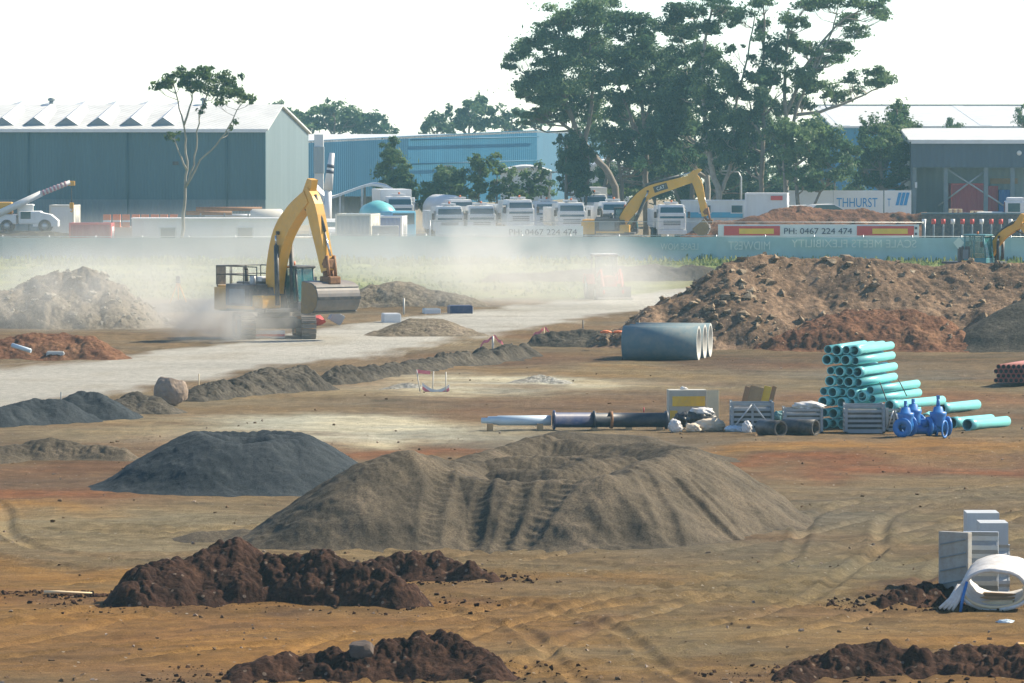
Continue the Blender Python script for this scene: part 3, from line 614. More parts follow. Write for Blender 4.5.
heap('soil_heap', 'low grass-edged soil bank under the crane truck', 'soil heap', [(-30, 235, 405), (20, 232, 406), (50, 232, 406), (90, 238, 405)], .4, MT['greysoil'], noise=.2, nscale=1.6, clod=.1, rnd=.4)
# loose clods and stones over the yard
mb = MB(); rg = random.Random(3)
for k in range(7000):
    py = 345 + 345 * rg.random() ** .8; px = rg.uniform(-60, 1084); g = gr(px, py)
    if road_mask(np.array([g.x]), np.array([g.y]))[0] > .1 and rg.random() < .85: continue
    if vn(np.array([g.x / 3.]), np.array([g.y / 5.]), 9)[0] < .48 and rg.random() < .8: continue
    s = .009 + .065 * rg.random() ** 9
    mb.rock((g.x, g.y, float(ground_z(np.array([g.x]), np.array([g.y]))[0]) + s * .25), (s * rg.uniform(.8, 1.4), s * rg.uniform(.8, 1.4), s * .8), k, 0 if rg.random() < .6 else 1, 1)
tag(mb.build('rubble', [MT['rubble'], MT['stone']]), kind='stuff')
MT['muddyplate'] = paint('muddy_yellow_plate', (.30, .19, .07), .65, .25, 2, .5, dcol=(.22, .17, .12))
# ------------------------------------------------------------------ excavators
def lerp_pts(pts, n=5):
    """rounds a poly-line of (x, z, h) by Catmull-Rom"""
    out = []
    for i in range(len(pts) - 1):
        p0 = pts[max(i - 1, 0)]; p1 = pts[i]; p2 = pts[i + 1]; p3 = pts[min(i + 2, len(pts) - 1)]
        for j in range(n):
            t = j / n
            out.append(tuple(.5 * (2 * b + (c - a) * t + (2 * a - 5 * b + 4 * c - d) * t * t + (3 * b - a - 3 * c + d) * t ** 3) for a, b, c, d in zip(p0, p1, p2, p3)))
    out.append(pts[-1]); return out
def excavator(name, label, loc, rz, scale, boom, stick, bucket, track_rz=0.0, cabside=1, bw=2.3, arm_w=.42, yel='yellow', tracks=True, rail=True, cabmat=None, cyls=True, group=None):
    t = thing(name, label, 'excavator', loc, rz, group, scale)
    Y_, K, S = MT[yel], MT['charcoal'], MT['steel']
    if tracks:
        for sy in (-1, 1):
            mb = MB(); L, r = 1.65, .50; pts = []; n = 26
            per = 4 * L + 2 * math.pi * r
            cr, sr = math.cos(track_rz), math.sin(track_rz)
            def pos(d):
                d %= per
                if d < 2 * L: return -L + d, 2 * r, 0
                d -= 2 * L
                if d < math.pi * r: a = d / r; return L + r * math.sin(a), r + r * math.cos(a), -a
                d -= math.pi * r
                if d < 2 * L: return L - d, 0.0, math.pi
                d -= 2 * L; a = d / r; return -L - r * math.sin(a), r - r * math.cos(a), math.pi - a
            rot = Matrix.Rotation(track_rz, 3, 'Z')
            for k in range(46):
                x, z, a = pos(per * k / 46); M_ = rot @ Matrix.Rotation(-a, 3, 'Y')
                mb.box(rot @ Vector((x, sy * 1.32, z + .02)), (per / 46 * .86, .64, .07), M_)
                mb.box(rot @ Vector((x, sy * 1.32, z + .02)) + M_ @ Vector((0, 0, .045)), (.03, .62, .05), M_)
            b = mb.build('track', MT['steel'], t)
            fr = MB(); fr.box(rot @ Vector((0, sy * 1.30, .50)), (3.1, .40, .52), rot, bev=.06); fr.build('track_frame', K, b)
            for q, nm in ((-L, 'sprocket'), (L, 'idler')):
                c0 = rot @ Vector((q, sy * 1.08, .52)); c1 = rot @ Vector((q, sy * 1.54, .52)); MB().cyl(c0, c1, .38, n=18).build(nm, MT['yellow_worn'], b)
            ro = MB()
            for q in np.linspace(-1.2, 1.2, 6): ro.cyl(rot @ Vector((q, sy * 1.1, .17)), rot @ Vector((q, sy * 1.52, .17)), .13, n=10)
            ro.build('roller', K, b)
        mb = MB(); rot = Matrix.Rotation(track_rz, 3, 'Z')
        mb.box((0, 0, .68), (1.7, 1.9, .5), rot, bev=.08); mb.cyl((0, 0, .85), (0, 0, 1.2), .72, n=24)
        for sx_ in (-.6, .6): mb.box(rot @ Vector((sx_, 0, .62)), (.45, 2.3, .3), rot)
        mb.build('undercarriage', K, t)
    # house
    mb = MB(); mb.box((-.55, 0, 1.24), (3.5, 2.62, .16), bev=.03); mb.build('deck_frame', K, t)
    mb = MB(); pl = [(-2.75, -1.25), (-2.75, 1.25), (-2.2, 1.36), (-1.75, 1.36), (-1.75, -1.36), (-2.2, -1.36)]
    mb.prism(pl, 1.2, 2.18, axis='z'); mb.box((-2.2, 0, 2.23), (.95, 2.3, .1), bev=.03); fixn(mb.build('counterweight', Y_ if cabside > 0 else K, t))
    mb = MB(); mb.box((-.85, -.86, 1.83), (1.8, 1.0, 1.06), bev=.06); mb.box((-.95, .80, 1.75), (1.55, 1.1, .9), bev=.06); mb.box((-1.2, 0, 2.05), (1.05, 1.6, .8), bev=.06)
    mb.build('engine_cover', MT['charcoal'], t)
    mb = MB(); mb.box((-.85, -1.372, 1.83), (1.15, .02, .62), bev=.008)
    for k in range(6): mb.box((-.85, -1.386, 1.62 + k * .085), (.95, .02, .03))
    mb.build('side_grille', MT['steelpost'], t)
    mb = MB(); mb.box((-.6, -1.375, 1.34), (2.1, .03, .14)); mb.build('side_stripe', Y_, t)
    mb = MB(); mb.box((.45, -.72, 1.6), (.75, 1.0, .56), bev=.05); mb.build('tool_box', Y_ if yel == 'yellow' else K, t)
    mb = MB(); mb.cyl((-1.3, -.55, 2.3), (-1.3, -.55, 2.95), .09, n=12); mb.cyl((-1.3, -.55, 2.95), (-1.42, -.55, 3.08), .085, n=12); mb.build('exhaust', MT['rubber'], t)
    mb = MB(); mb.box((-1.0, .1, 2.55), (.7, .6, .22), bev=.05); mb.cyl((-.55, -.75, 2.35), (-.55, -.75, 2.75), .13, n=14); mb.build('air_cleaner', MT['white'] if rail else K, t)
    if rail:
        mb = MB()
        for (a_, b_) in (((-2.6, -1.2), (.4, -1.2)), ((-2.6, -1.2), (-2.6, 1.15)), ((-2.6, 1.15), (-.6, 1.15))):
            for z in (2.75, 3.12): mb.tube([(a_[0], a_[1], z), (b_[0], b_[1], z)], .025, 6)
            for k in range(4):
                q = k / 3; mb.tube([(a_[0] + (b_[0] - a_[0]) * q, a_[1] + (b_[1] - a_[1]) * q, 2.2), (a_[0] + (b_[0] - a_[0]) * q, a_[1] + (b_[1] - a_[1]) * q, 3.12)], .025, 6)
        mb.box((-2.6, -1.0, 2.72), (.05, .5, .85)); mb.build('handrail', K, t)
    # cab : floor, pillars, roof, glass
    cy0 = cabside * .86; cw = 1.02
    mb = MB(); mb.box((.42, cy0, 1.42), (1.75, cw, .34), bev=.04); mb.box((.36, cy0, 3.10), (1.72, cw + .04, .12), bev=.05)
    for px_, tp in ((1.22, -.16), (.32, 0), (-.42, 0)):
        for sy in (-1, 1): mb.tube([(px_, cy0 + sy * (cw / 2 - .05), 1.55), (px_ + tp, cy0 + sy * (cw / 2 - .05), 3.08)], .05, 6)
    mb.box((-.40, cy0, 2.1), (.06, cw - .06, 1.2)); cab = mb.build('cab', cabmat or K, t)
    gm = MT['cabglass']
    MB().add([(1.26, cy0 - cw / 2 + .09, 1.62), (1.26, cy0 + cw / 2 - .09, 1.62), (1.10, cy0 + cw / 2 - .09, 3.02), (1.10, cy0 - cw / 2 + .09, 3.02)], [(0, 1, 2, 3)]).build('windscreen', gm, cab)
    for sy in (-1, 1):
        yy = cy0 + sy * (cw / 2 - .03)
        MB().add([(-.36, yy, 1.62), (1.2, yy, 1.62), (1.05, yy, 3.02), (-.36, yy, 3.02)], [(0, 1, 2, 3)]).build('side_window', gm, cab)
    mb = MB(); mb.box((.2, cy0, 1.78), (.5, .5, .16), bev=.05); mb.box((-.05, cy0, 2.15), (.14, .5, .7), bev=.05); mb.build('seat', MT['seat'], cab)
    mb = MB(); mb.box((1.0, cy0 + cabside * .62, 2.5), (.06, .18, .34)); mb.tube([(1.15, cy0 + cabside * .45, 2.35), (1.0, cy0 + cabside * .62, 2.5)], .018, 5); mb.build('mirror', K, cab)
    mb = MB(); mb.cyl((.3, cy0, 3.16), (.3, cy0, 3.34), .07, n=12); mb.build('beacon', MT['orange'], cab)
    # boom, arm, bucket in the x-z plane, right of the cab
    by = -cabside * .02
    bp_ = lerp_pts(boom); b = MB().ribbon(bp_, by - arm_w / 2, by + arm_w / 2).build('boom', Y_, t); fixn(b)
    mb = MB()
    for sy in (-1, 1): mb.prism([(boom[0][0] - .35, 1.3), (boom[0][0] + .55, 1.3), (boom[0][0] + .28, boom[0][1] + .28), (boom[0][0] - .2, boom[0][1] + .25)], by + sy * (arm_w / 2 + .04), by + sy * (arm_w / 2 + .10))
    fixn(mb.build('boom_foot', K, t))
    mid = bp_[len(bp_) // 2]; tip = boom[-1]; s0 = stick[0]; s1 = stick[-1]
    if cyls:
        for sy in (-1, 1):
            yy = by + sy * (arm_w / 2 + .14); a_ = Vector((boom[0][0] + .75, yy, 1.45)); q = Vector((mid[0], yy, mid[1])); h = a_ + (q - a_) * .86
            c_ = MB().cyl(a_, h, .105, n=12).build('boom_cylinder', K, t); MB().cyl(h, q, .055, n=10).build('rod', MT['rod'], c_)
    # arm cylinder on top of the boom
    dirb = Vector((tip[0] - mid[0], 0, tip[1] - mid[1])).normalized(); nb = Vector((-dirb.z, 0, dirb.x))
    if nb.z < 0 and abs(nb.z) > .3: nb = -nb
    if nb.x > 0 and abs(dirb.z) > .8: nb = -nb
    a_ = Vector((mid[0], by, mid[1])) + nb * (mid[2] + .16); back = Vector((tip[0], by, tip[1])) + dirb * .55 + nb * .42; h = a_ + (back - a_) * .62
    c_ = MB().cyl(a_, h, .10, n=12).build('arm_cylinder', MT['charcoal'], t); MB().cyl(h, back, .055, n=10).build('rod', MT['rod'], c_)
    mb = MB(); mb.prism([(back.x - .15, back.z + .12), (back.x + .18, back.z + .05), (s0[0] + .3, s0[1] - .3), (s0[0] - .3, s0[1] - .2)], by - .17, by + .17); fixn(mb.build('arm_head', Y_, t))
    fixn(MB().ribbon(lerp_pts(stick, 3), by - arm_w * .42, by + arm_w * .42).build('arm', Y_, t))
    ds = Vector((s1[0] - s0[0], 0, s1[1] - s0[1])).normalized(); ns = Vector((-ds.z, 0, ds.x))
    if ns.x < 0: ns = -ns
    a_ = Vector((s0[0], by, s0[1])) + ds * .35 + ns * (s0[2] + .12); q = Vector((s1[0], by, s1[1])) - ds * .55 + ns * .42; h = a_ + (q - a_) * .6
    c_ = MB().cyl(a_, h, .095, n=12).build('bucket_cylinder', K, t); MB().cyl(h, q, .05, n=10).build('rod', MT['rod'], c_)
    bx, bz, ba, bs = bucket
    mb = MB()
    for sy in (-1, 1):
        yy = by + sy * arm_w * .36
        mb.tube([(q.x, yy, q.z), (s1[0] - ds.x * .3 , yy, s1[1] - ds.z * .3)], .07, 6); mb.tube([(q.x, yy, q.z), (bx + .2, yy, bz + .25)], .075, 6)
        mb.tube([(s1[0], yy, s1[1]), (bx, yy, bz + .1)], .10, 6)
    mb.box((bx + .05, by, bz + .12), (.75, arm_w * 1.15, .34), bev=.05); mb.box(((q.x + s1[0]) / 2, by, (q.z + s1[1]) / 2), (.35, arm_w * .9, .4), bev=.05)
    mb.build('bucket_linkage', MT['rust'], t)
    prof = [(-.42, 0.0), (.20, .02), (.50, -.12), (.66, -.42), (.62, -.78), (.40, -1.05), (.02, -1.18), (-.30, -1.20)]
    ca, sa = math.cos(ba), math.sin(ba)
    def tr(p, k=1.0): x, z = p[0] * bs, p[1] * bs; return bx + x * ca - z * sa, bz + x * sa + z * ca
    pr = lerp_pts([(x, z, .03) for x, z in prof], 3); pr = [(*tr(p), .035) for p in pr]
    bk = MB().ribbon(pr, by - bw / 2, by + bw / 2).build('bucket', S, t); fixn(bk)
    for sy in (-1, 1): fixn(MB().prism([tr(p) for p in prof], by + sy * bw / 2 - .03, by + sy * bw / 2 + .03).build('side_plate', MT['muddyplate'], bk))
    mb = MB()
    for i in (5, 9, 14): 
        x, z, _ = pr[i]; x2, z2, _ = pr[i + 1]; d_ = Vector((x2 - x, z2 - z)).normalized(); 
        mb.ribbon([(x + d_.y * -.05, z + d_.x * .05, .025), (x2 + d_.y * -.05, z2 + d_.x * .05, .025)], by - bw / 2 - .01, by + bw / 2 + .01)
    fixn(mb.build('wear_strip', MT['charcoal'], bk))
    # hoses
    mb = MB()
    for k in range(3):
        yy = by - .12 + k * .12; pth = [Vector((p[0], yy, p[1])) + Vector((-(bp_[min(i + 1, len(bp_) - 1)][1] - bp_[max(i - 1, 0)][1]), 0, bp_[min(i + 1, len(bp_) - 1)][0] - bp_[max(i - 1, 0)][0])).normalized() * (p[2] + .05) for i, p in enumerate(bp_)]
        mb.tube(pth[2:] + [Vector((s0[0] - ns.x * .5, yy, s0[1] - .5)), Vector((s0[0] + ds.x * 1.0 - ns.x * .3, yy, s0[1] + ds.z))], .028, 5)
    mb.build('hose', MT['rubber'], t)
    mb = MB(); mb.box((mid[0] - nb.x * 0, by - arm_w / 2 - .06, mid[1] + .1), (.16, .1, .16), bev=.03); mb.build('work_lamp', MT['rubber'], t)
    return t
g = gr(274, 339)
ex1 = excavator('excavator', 'big yellow crawler excavator digging in the dust with a wide grey bucket', (g.x, g.y, .05), R(-52), 1.0,
    boom=[(.10, 1.95, .30), (.22, 3.1, .40), (.75, 4.5, .46), (1.65, 5.45, .40), (2.75, 6.2, .30)],
    stick=[(2.6, 6.45, .26), (3.05, 5.75, .36), (3.6, 4.3, .29), (4.05, 3.0, .22)], bucket=(4.15, 2.5, R(-8), 1.12), track_rz=R(-30), bw=2.25, arm_w=.52)
g = gr(622, 258)
ex2 = excavator('excavator', 'yellow crawler excavator with its arm arched over, behind the teal hoarding', (g.x + .15, g.y + 16, .15), R(-6), .95,
    boom=[(.1, 1.95, .32), (.95, 3.15, .44), (2.1, 4.25, .44), (3.9, 4.85, .36), (5.55, 5.35, .28)],
    stick=[(5.25, 5.75, .26), (5.75, 5.0, .34), (6.05, 3.9, .27), (6.3, 2.5, .2)], bucket=(6.5, 2.0, R(-55), .9), track_rz=0, bw=1.5, rail=False)
lp = MB().box((0, 0, 0), (1.05, .03, .46), bev=.01).build('logo_plate', MT['charcoal'], ex2, (3.05, -.24, 4.62)); lp.rotation_euler = (0, R(-18), 0); tm = text_mb('CAT', .24, .6).build('lettering', MT['signwhite'], lp); tm.location = (0, -.02, 0)
p = at(981, 262, 250)
ex3 = excavator('mini_excavator', 'small yellow excavator with teal cab on top of the rocky bank', (p.x - .0, 250, p.z - .85), R(-38), .66,
    boom=[(.75, 1.7, .22), (1.1, 2.4, .27), (1.9, 3.2, .27), (3.1, 3.8, .22)], stick=[(2.9, 4.0, .18), (3.4, 3.6, .2), (4.2, 2.6, .16), (4.6, 1.9, .14)], bucket=(4.7, 1.6, R(-40), .55), cabside=-1, bw=.9, arm_w=.3, rail=False, cabmat=MT['aqua_in'])
for ch in ex3.children:
    if ch.name.split('.')[0] in ('counterweight', 'engine_cover', 'side_grille', 'side_stripe', 'exhaust', 'air_cleaner'): ch.scale.x = .38
# ------------------------------------------------------------------ trucks and other vehicles
def wheel(parent, c, r, wd, ax='y'):
    d = Vector((0, 1, 0)) if ax == 'y' else Vector((1, 0, 0)); c = Vector(c)
    ty = MB().lathe(c - d * wd / 2, d, [(0, r * .55), (.0, r * .9), (wd * .15, r), (wd * .85, r), (wd, r * .9), (wd, r * .55)], 18).build('wheel', MT['rubber'], parent)
    MB().lathe(c - d * wd * .42, d, [(0, .01), (0, r * .56), (wd * .84, r * .56), (wd * .84, .01)], 14).build('rim', MT['galv'], ty)
def truck(label, loc, rz, body='tipper', group=None, col='white'):
    """cab-over truck, nose towards local +x"""
    t = thing('truck', label, 'truck', loc, rz, group)
    mb = MB(); mb.box((-.85, 0, 1.55), (1.7, 2.15, 1.35), bev=.12); mb.box((-.92, 0, 2.45), (1.55, 2.05, .75), bev=.14, taper=(.9, .92, -.05)); cab = mb.build('cab', MT[col], t)
    ws = MB(); ws.add([(.005, -.92, 1.78), (.005, .92, 1.78), (-.10, .86, 2.62), (-.10, -.86, 2.62)], [(0, 1, 2, 3)]); ws.add([(.02, -.92, 1.78), (.02, .92, 1.78), (-.085, .86, 2.62), (-.085, -.86, 2.62)], [(0, 1, 2, 3)]); ws.build('windscreen', MT['glass'], cab)
    for sy in (-1, 1):
        MB().box((-.75, sy * 1.075, 2.15), (.95, .02, .62), bev=.008).build('side_window', MT['glass'], cab)
        MB().box((.10, sy * 1.28, 2.05), (.10, .20, .48), bev=.03).build('mirror', MT['rubber'], cab)
        MB().box((.012, sy * .80, 1.02), (.06, .36, .18), bev=.02).build('headlight', MT['lamp'], cab)
    mb = MB()
    for k in range(3): mb.box((.012, 0, 1.30 + k * .13), (.03, 1.3, .055))
    mb.build('grille', MT['charcoal'], cab)
    MB().box((.02, 0, .72), (.22, 2.2, .36), bev=.05).build('bumper', MT['white'], t)
    MB().box((-3.6, 0, .78), (5.6, .8, .26)).build('chassis', MT['charcoal'], t)
    for x in (-1.0, -4.2, -5.4):
        for sy in (-1, 1): wheel(t, (x, sy * .93, .50), .50, .32)
    if body == 'tipper':
        mb = MB(); mb.box((-4.2, 0, 1.12), (4.4, 2.4, .14))
        for sy in (-1, 1):
            mb.box((-4.2, sy * 1.2, 1.8), (4.4, .08, 1.25), bev=.02)
            for k in range(5): mb.box((-6.2 + k, sy * 1.26, 1.8), (.1, .06, 1.2))
        mb.box((-2.0, 0, 1.95), (.08, 2.4, 1.6), bev=.02); mb.box((-6.4, 0, 1.8), (.08, 2.4, 1.25), bev=.02); mb.build('tipper_body', MT[col], t)
    elif body == 'tanker':
        mb = MB(); mb.lathe((-6.4, 0, 2.0), (1, 0, 0), [(0, .01), (.05, .9), (.25, 1.15), (4.1, 1.15), (4.35, .9), (4.4, .01)], 24); mb.box((-4.2, 0, 1.05), (4.4, 1.3, .3)); mb.build('tank', MT[col], t)
    else:
        mb = MB(); mb.box((-4.2, 0, 1.1), (4.4, 2.4, .14)); mb.box((-4.2, 0, 2.25), (4.4, 2.45, 2.2), bev=.05); mb.build('box_body', MT[col], t)
    MB().box((-.9, 0, 2.95), (.9, 1.0, .14), bev=.04).build('roof_visor', MT[col], cab)
    MB().cyl((-.5, 0, 3.0), (-.5, 0, 3.16), .08, n=10).build('beacon', MT['orange'], cab)
    return t
def place_truck(px, py_top, Y, h=3.15):
    p = at(px, py_top, Y); return (p.x, Y, p.z - h)
GT = 'white trucks parked in a row behind the hoarding'
for px, top, Y, rz, bd, lab in ((450, 205, 425, -82, 'tipper', 'white truck veiled by dust, leftmost of the row facing the yard'), (482, 202, 425, -80, 'tipper', 'white truck second from the left of the row, veiled by dust'),
        (521, 196, 424, -74, 'tipper', 'white truck in the row whose dark open tray side shows, nearest the phone number'), (572, 199, 424, -82, 'tipper', 'white truck in the row beside the yellow counterweight of the excavator'),
        (615, 198, 426, -80, 'tipper', 'white truck partly hidden behind the base of the excavator boom'), (672, 202, 432, -86, 'tipper', 'white truck seen under the arched excavator boom')):
    p = place_truck(px, top, Y, 3.1); truck(lab, (p[0], p[1], max(p[2], 0)), R(rz), bd, GT)
for px, top, Y, rz, bd, lab in ((462, 196, 446, -70, 'tanker', 'white tank truck standing behind the two dusty trucks'), (548, 201, 446, -78, 'tipper', 'white truck tucked behind between two trucks of the row'), (595, 191, 452, -84, 'box', 'white truck far back with its roof above the row'), (400, 193, 438, -80, 'box', 'white box truck beside the dark green bushes')):
    p = place_truck(px, top, Y, 3.1); truck(lab, (p[0], p[1], max(p[2], 0)), R(rz), bd, 'white trucks further back in the depot')
def car(label, loc, rz, col='white', name='parked_car', cat='car', group=None, ute=False):
    t = thing(name, label, cat, loc, rz, group)
    body = [(2.2, .35), (2.25, .62), (2.1, .82), (1.25, .98), (.55, 1.46), (-.9, 1.5), (-1.9, 1.02), (-2.2, .95), (-2.25, .5), (-2.2, .35)]
    if ute: body = [(2.3, .4), (2.35, .75), (2.2, .98), (1.25, 1.12), (.65, 1.68), (-.5, 1.72), (-.75, 1.12), (-2.35, 1.1), (-2.4, .5), (-2.35, .4)]
    mb = MB(); mb.prism(body, -.84, .84); b = fixn(mb.build('body', MT[col], t))
    z = 1.12 if not ute else 1.28; zt = z + .32
    for sy in (-1, 1): MB().prism([(1.05, z - .05), (.52, zt), (-.42 if ute else -.85, zt), (-.55 if ute else -1.6, z - .05)], sy * .845 - .006, sy * .845 + .006).build('side_window', MT['glass'], b)
    fx = body[3]; fy = body[4]; n_ = Vector((fy[1] - fx[1], 0, -(fy[0] - fx[0]))).normalized() * .012
    MB().add([(fx[0] + n_.x, s * .74, fx[1] + n_.z + .03) for s in (-1, 1)] + [(fy[0] + n_.x, s * .68, fy[1] + n_.z - .04) for s in (1, -1)], [(0, 1, 2, 3)]).build('windscreen', MT['glass'], b)
    for s in (-1, 1): MB().box((2.18, s * .62, .74), (.12, .34, .14), bev=.03).build('headlight', MT['lamp'], b)
    for x in (1.4, -1.4):
        for s in (-1, 1): wheel(t, (x, s * .76, .33), .33, .22)
    return t
def onz(px, py, Y, h): p = at(px, py, Y); return (p.x, Y, max(p.z - h, 0))
car('white car roof showing just behind the white phone banner', onz(742, 231, 402, 1.5), R(200))
car('white car at the foot of the hut end, beside the soil stockpile', onz(820, 204, 432, 1.5), R(195))
car('white utility vehicle behind the dust right of the excavator arm', onz(325, 219, 425, 1.7), R(-80), ute=True, name='utility_vehicle', cat='ute')
car('dark blue car parked among the far depot trucks under the trees', onz(607, 194, 470, 1.5), R(-80), 'navy')
car('white car with rounded roof left of the half hidden sign', onz(795, 205, 436, 1.5), R(185))
# bonneted truck, right
p = at(1012, 196, 425); t = thing('bonneted_truck', 'white long-nosed truck with chrome stacks in front of the open shed', 'truck', (p.x, 425, max(p.z - 3.2, 0)), R(178))
mb = MB(); mb.box((-.2, 0, 2.0), (1.5, 2.1, 1.7), bev=.14); mb.box((-.25, 0, 2.95), (1.3, 1.9, .3), bev=.12); mb.box((-1.7, 0, 2.1), (1.3, 2.1, 2.0), bev=.1); cab = mb.build('cab', MT['white'], t)
mb = MB(); mb.box((1.65, 0, 1.55), (2.2, 1.5, .95), bev=.15, taper=(.94, .9, -.05)); mb.build('bonnet', MT['white'], t)
mb = MB(); mb.box((2.78, 0, 1.5), (.06, 1.1, .8), bev=.02); mb.build('radiator_grille', MT['galv'], t)
for s in (-1, 1):
    MB().box((-.1, s * 1.06, 2.35), (.9, .02, .65), bev=.008).build('side_window', MT['glass'], cab)
    MB().cyl((-1.05, s * 1.0, 1.2), (-1.05, s * 1.0, 3.7), .10, n=10).build('exhaust_stack', MT['galv'], t)
    mb = MB(); mb.box((1.9, s * .85, 1.12), (1.2, .5, .28), bev=.1); mb.build('mudguard', MT['white'], t)
    MB().cyl((2.6, s * .8, 1.35), (2.72, s * .8, 1.35), .13, n=12).build('headlight', MT['lamp'], t)
    for x in (1.9, -3.2, -4.5): wheel(t, (x, s * .92, .52), .52, .34)
MB().add([(.57, -.9, 2.0), (.57, .9, 2.0), (.56, .85, 2.75), (.56, -.85, 2.75)], [(0, 1, 2, 3)]).build('windscreen', MT['glass'], cab)
MB().box((-1.6, 0, .85), (7.4, .8, .3)).build('chassis', MT['charcoal'], t); MB().box((2.75, 0, .75), (.25, 2.2, .35), bev=.06).build('bumper', MT['galv'], t)
MT['pinkstripe'] = paint('faded_red_stripe', (.50, .22, .26), .5, .15, 2, .3, dcol=(.6, .58, .55))
# crane truck, left
p = at(22, 226, 408); t = thing('crane_truck', 'white crane truck with its long boom raised towards a white hut', 'crane truck', (p.x, 408, p.z - .45), 0, scale=.85)
mb = MB(); mb.box((.75, 0, 1.25), (1.9, 2.2, 1.1), bev=.15); mb.box((.35, 0, 1.8), (1.35, 1.5, 1.15), bev=.12); cab = mb.build('cab', MT['white'], t)
mb = MB(); mb.prism([(1.0, .5), (3.1, .5), (3.1, 1.0), (2.5, 1.5), (1.3, 1.75), (1.0, 1.75)], -1.05, 1.05); fixn(mb.build('bonnet', MT['white'], t))
MB().box((.4, -1.112, 1.45), (.85, .02, .6), bev=.008).build('side_window', MT['glass'], cab); MB().box((1.035, 0, 2.0), (.02, 1.2, .5), bev=.008).build('windscreen', MT['glass'], cab)
MB().box((-2.2, 0, 1.1), (3.6, 2.2, .8), bev=.1).build('rear_deck', MT['white'], t); MB().box((-1.6, 0, 2.05), (1.6, 1.5, 1.0), bev=.1).build('counterweight', MT['yellow'], t)
for x in (2.0, -2.6, -1.2):
    for s in (-1, 1): wheel(t, (x, s * .95, .55), .55, .4)
def loc_(px, py): q = at(px, py, 408); return ((q.x - t.location.x) / .85, -.95, (q.z - t.location.z) / .85)
a_, b_, c_ = Vector(loc_(-8, 217)), Vector(loc_(42, 193.5)), Vector(loc_(71, 182))
mb = MB(); mb.tube([a_, b_], [.42, .36], 4); mb.build('boom', MT['white'], t); mb = MB(); mb.tube([b_, c_], [.30, .25], 4); fb = mb.build('fly_boom', MT['white'], t)
mb = MB()
for k in range(7):
    q = b_ + (c_ - b_) * (k + .7) / 8; d = (c_ - b_).normalized(); mb.tube([q - d * .09, q + d * .09], [.325, .32], 4)
mb.build('warning_stripe', MT['pinkstripe'], fb)
mb = MB(); mb.box(c_ + Vector((.1, 0, -.1)), (.6, .3, .4), bev=.05); mb.build('boom_head', MT['yellow'], t)
h0 = c_ + Vector((.1, 0, -.2)); h1 = Vector(loc_(72.5, 203)); MB().tube([h0, h1], .03, 5).build('hoist_rope', MT['rubber'], t)
mb = MB(); mb.box(h1 + Vector((0, 0, -.2)), (.35, .25, .5), bev=.06); mb.tube([h1 + Vector((0, 0, -.45)), h1 + Vector((.1, 0, -.6)), h1 + Vector((.02, 0, -.75)), h1 + Vector((-.12, 0, -.65))], .05, 6); mb.build('hook_block', MT['yellow'], t)
# red tractor in the dust
g = gr(606, 300); t = thing('tractor', 'red tractor with a dark cab half lost in the dust plume', 'tractor', (g.x, g.y, 0), R(-80), scale=.85)
mb = MB(); mb.box((.9, 0, 1.15), (1.6, .8, .75), bev=.12); mb.build('bonnet', MT['red'], t)
mb = MB(); mb.box((-.6, 0, 1.0), (1.4, 1.2, .5), bev=.05); mb.box((-.6, 0, 2.75), (1.6, 1.5, .14), bev=.05)
for x in (.1, -1.25):
    for s in (-1, 1): mb.tube([(x, s * .68, 1.2), (x * .95, s * .66, 2.7)], .05, 6)
cab = mb.build('cab', MT['charcoal'], t); MB().box((-.6, 0, 2.84), (1.5, 1.4, .05), bev=.02).build('roof', MT['white'], cab)
MB().add([(.13, -.62, 1.3), (.13, .62, 1.3), (.1, .62, 2.66), (.1, -.62, 2.66)], [(0, 1, 2, 3)]).build('windscreen', MT['cabglass'], cab)
for s in (-1, 1):
    wheel(t, (-.9, s * .9, .78), .78, .45); wheel(t, (1.3, s * .8, .5), .5, .32)
    mb = MB(); mb.prism([(-1.7, 1.0), (-1.3, 1.62), (-.5, 1.62), (-.1, 1.0), (-.3, 1.0), (-.6, 1.5), (-1.2, 1.5), (-1.5, 1.0)], s * .9 - .25, s * .9 + .25); fixn(mb.build('mudguard', MT['red'], t))
mb = MB()
for s in (-.6, .6): mb.tube([(-.1, s, 1.4), (1.4, s, 1.9), (2.2, s, .9), (2.5, s, .5)], .08, 6)
mb.build('loader_arm', MT['red'], t); mb = MB(); mb.prism([(2.3, .9), (2.4, .2), (3.0, .12), (3.0, .17), (2.48, .26), (2.4, .9)], -1.1, 1.1); fixn(mb.build('loader_bucket', MT['steel'], t))
# depot : teal drum loader and concrete-mixer style plant between containers
p = at(392, 214, 415); t = thing('mixer_truck', 'teal drummed mixer truck behind the grey container', 'truck', (p.x, 415, 0), R(-60))
mb = MB(); mb.box((.9, 0, 1.7), (1.7, 2.1, 1.9), bev=.12); cab = mb.build('cab', MT['blueband'], t); MB().box((1.76, 0, 2.1), (.02, 1.8, .8), bev=.008).build('windscreen', MT['glass'], cab)
mb = MB(); mb.lathe((-4.0, 0, 2.5), (1, 0, -.18), [(0, .3), (.1, .6), (1.6, 1.2), (2.6, 1.2), (3.6, .7), (3.6, .05)], 20); mb.build('drum', MT['aqua'], t); MB().box((-1.6, 0, .85), (5.6, .9, .35)).build('chassis', MT['charcoal'], t)
for x in (.8, -2.6, -3.8):
    for s in (-1, 1): wheel(t, (x, s * .93, .5), .5, .32)
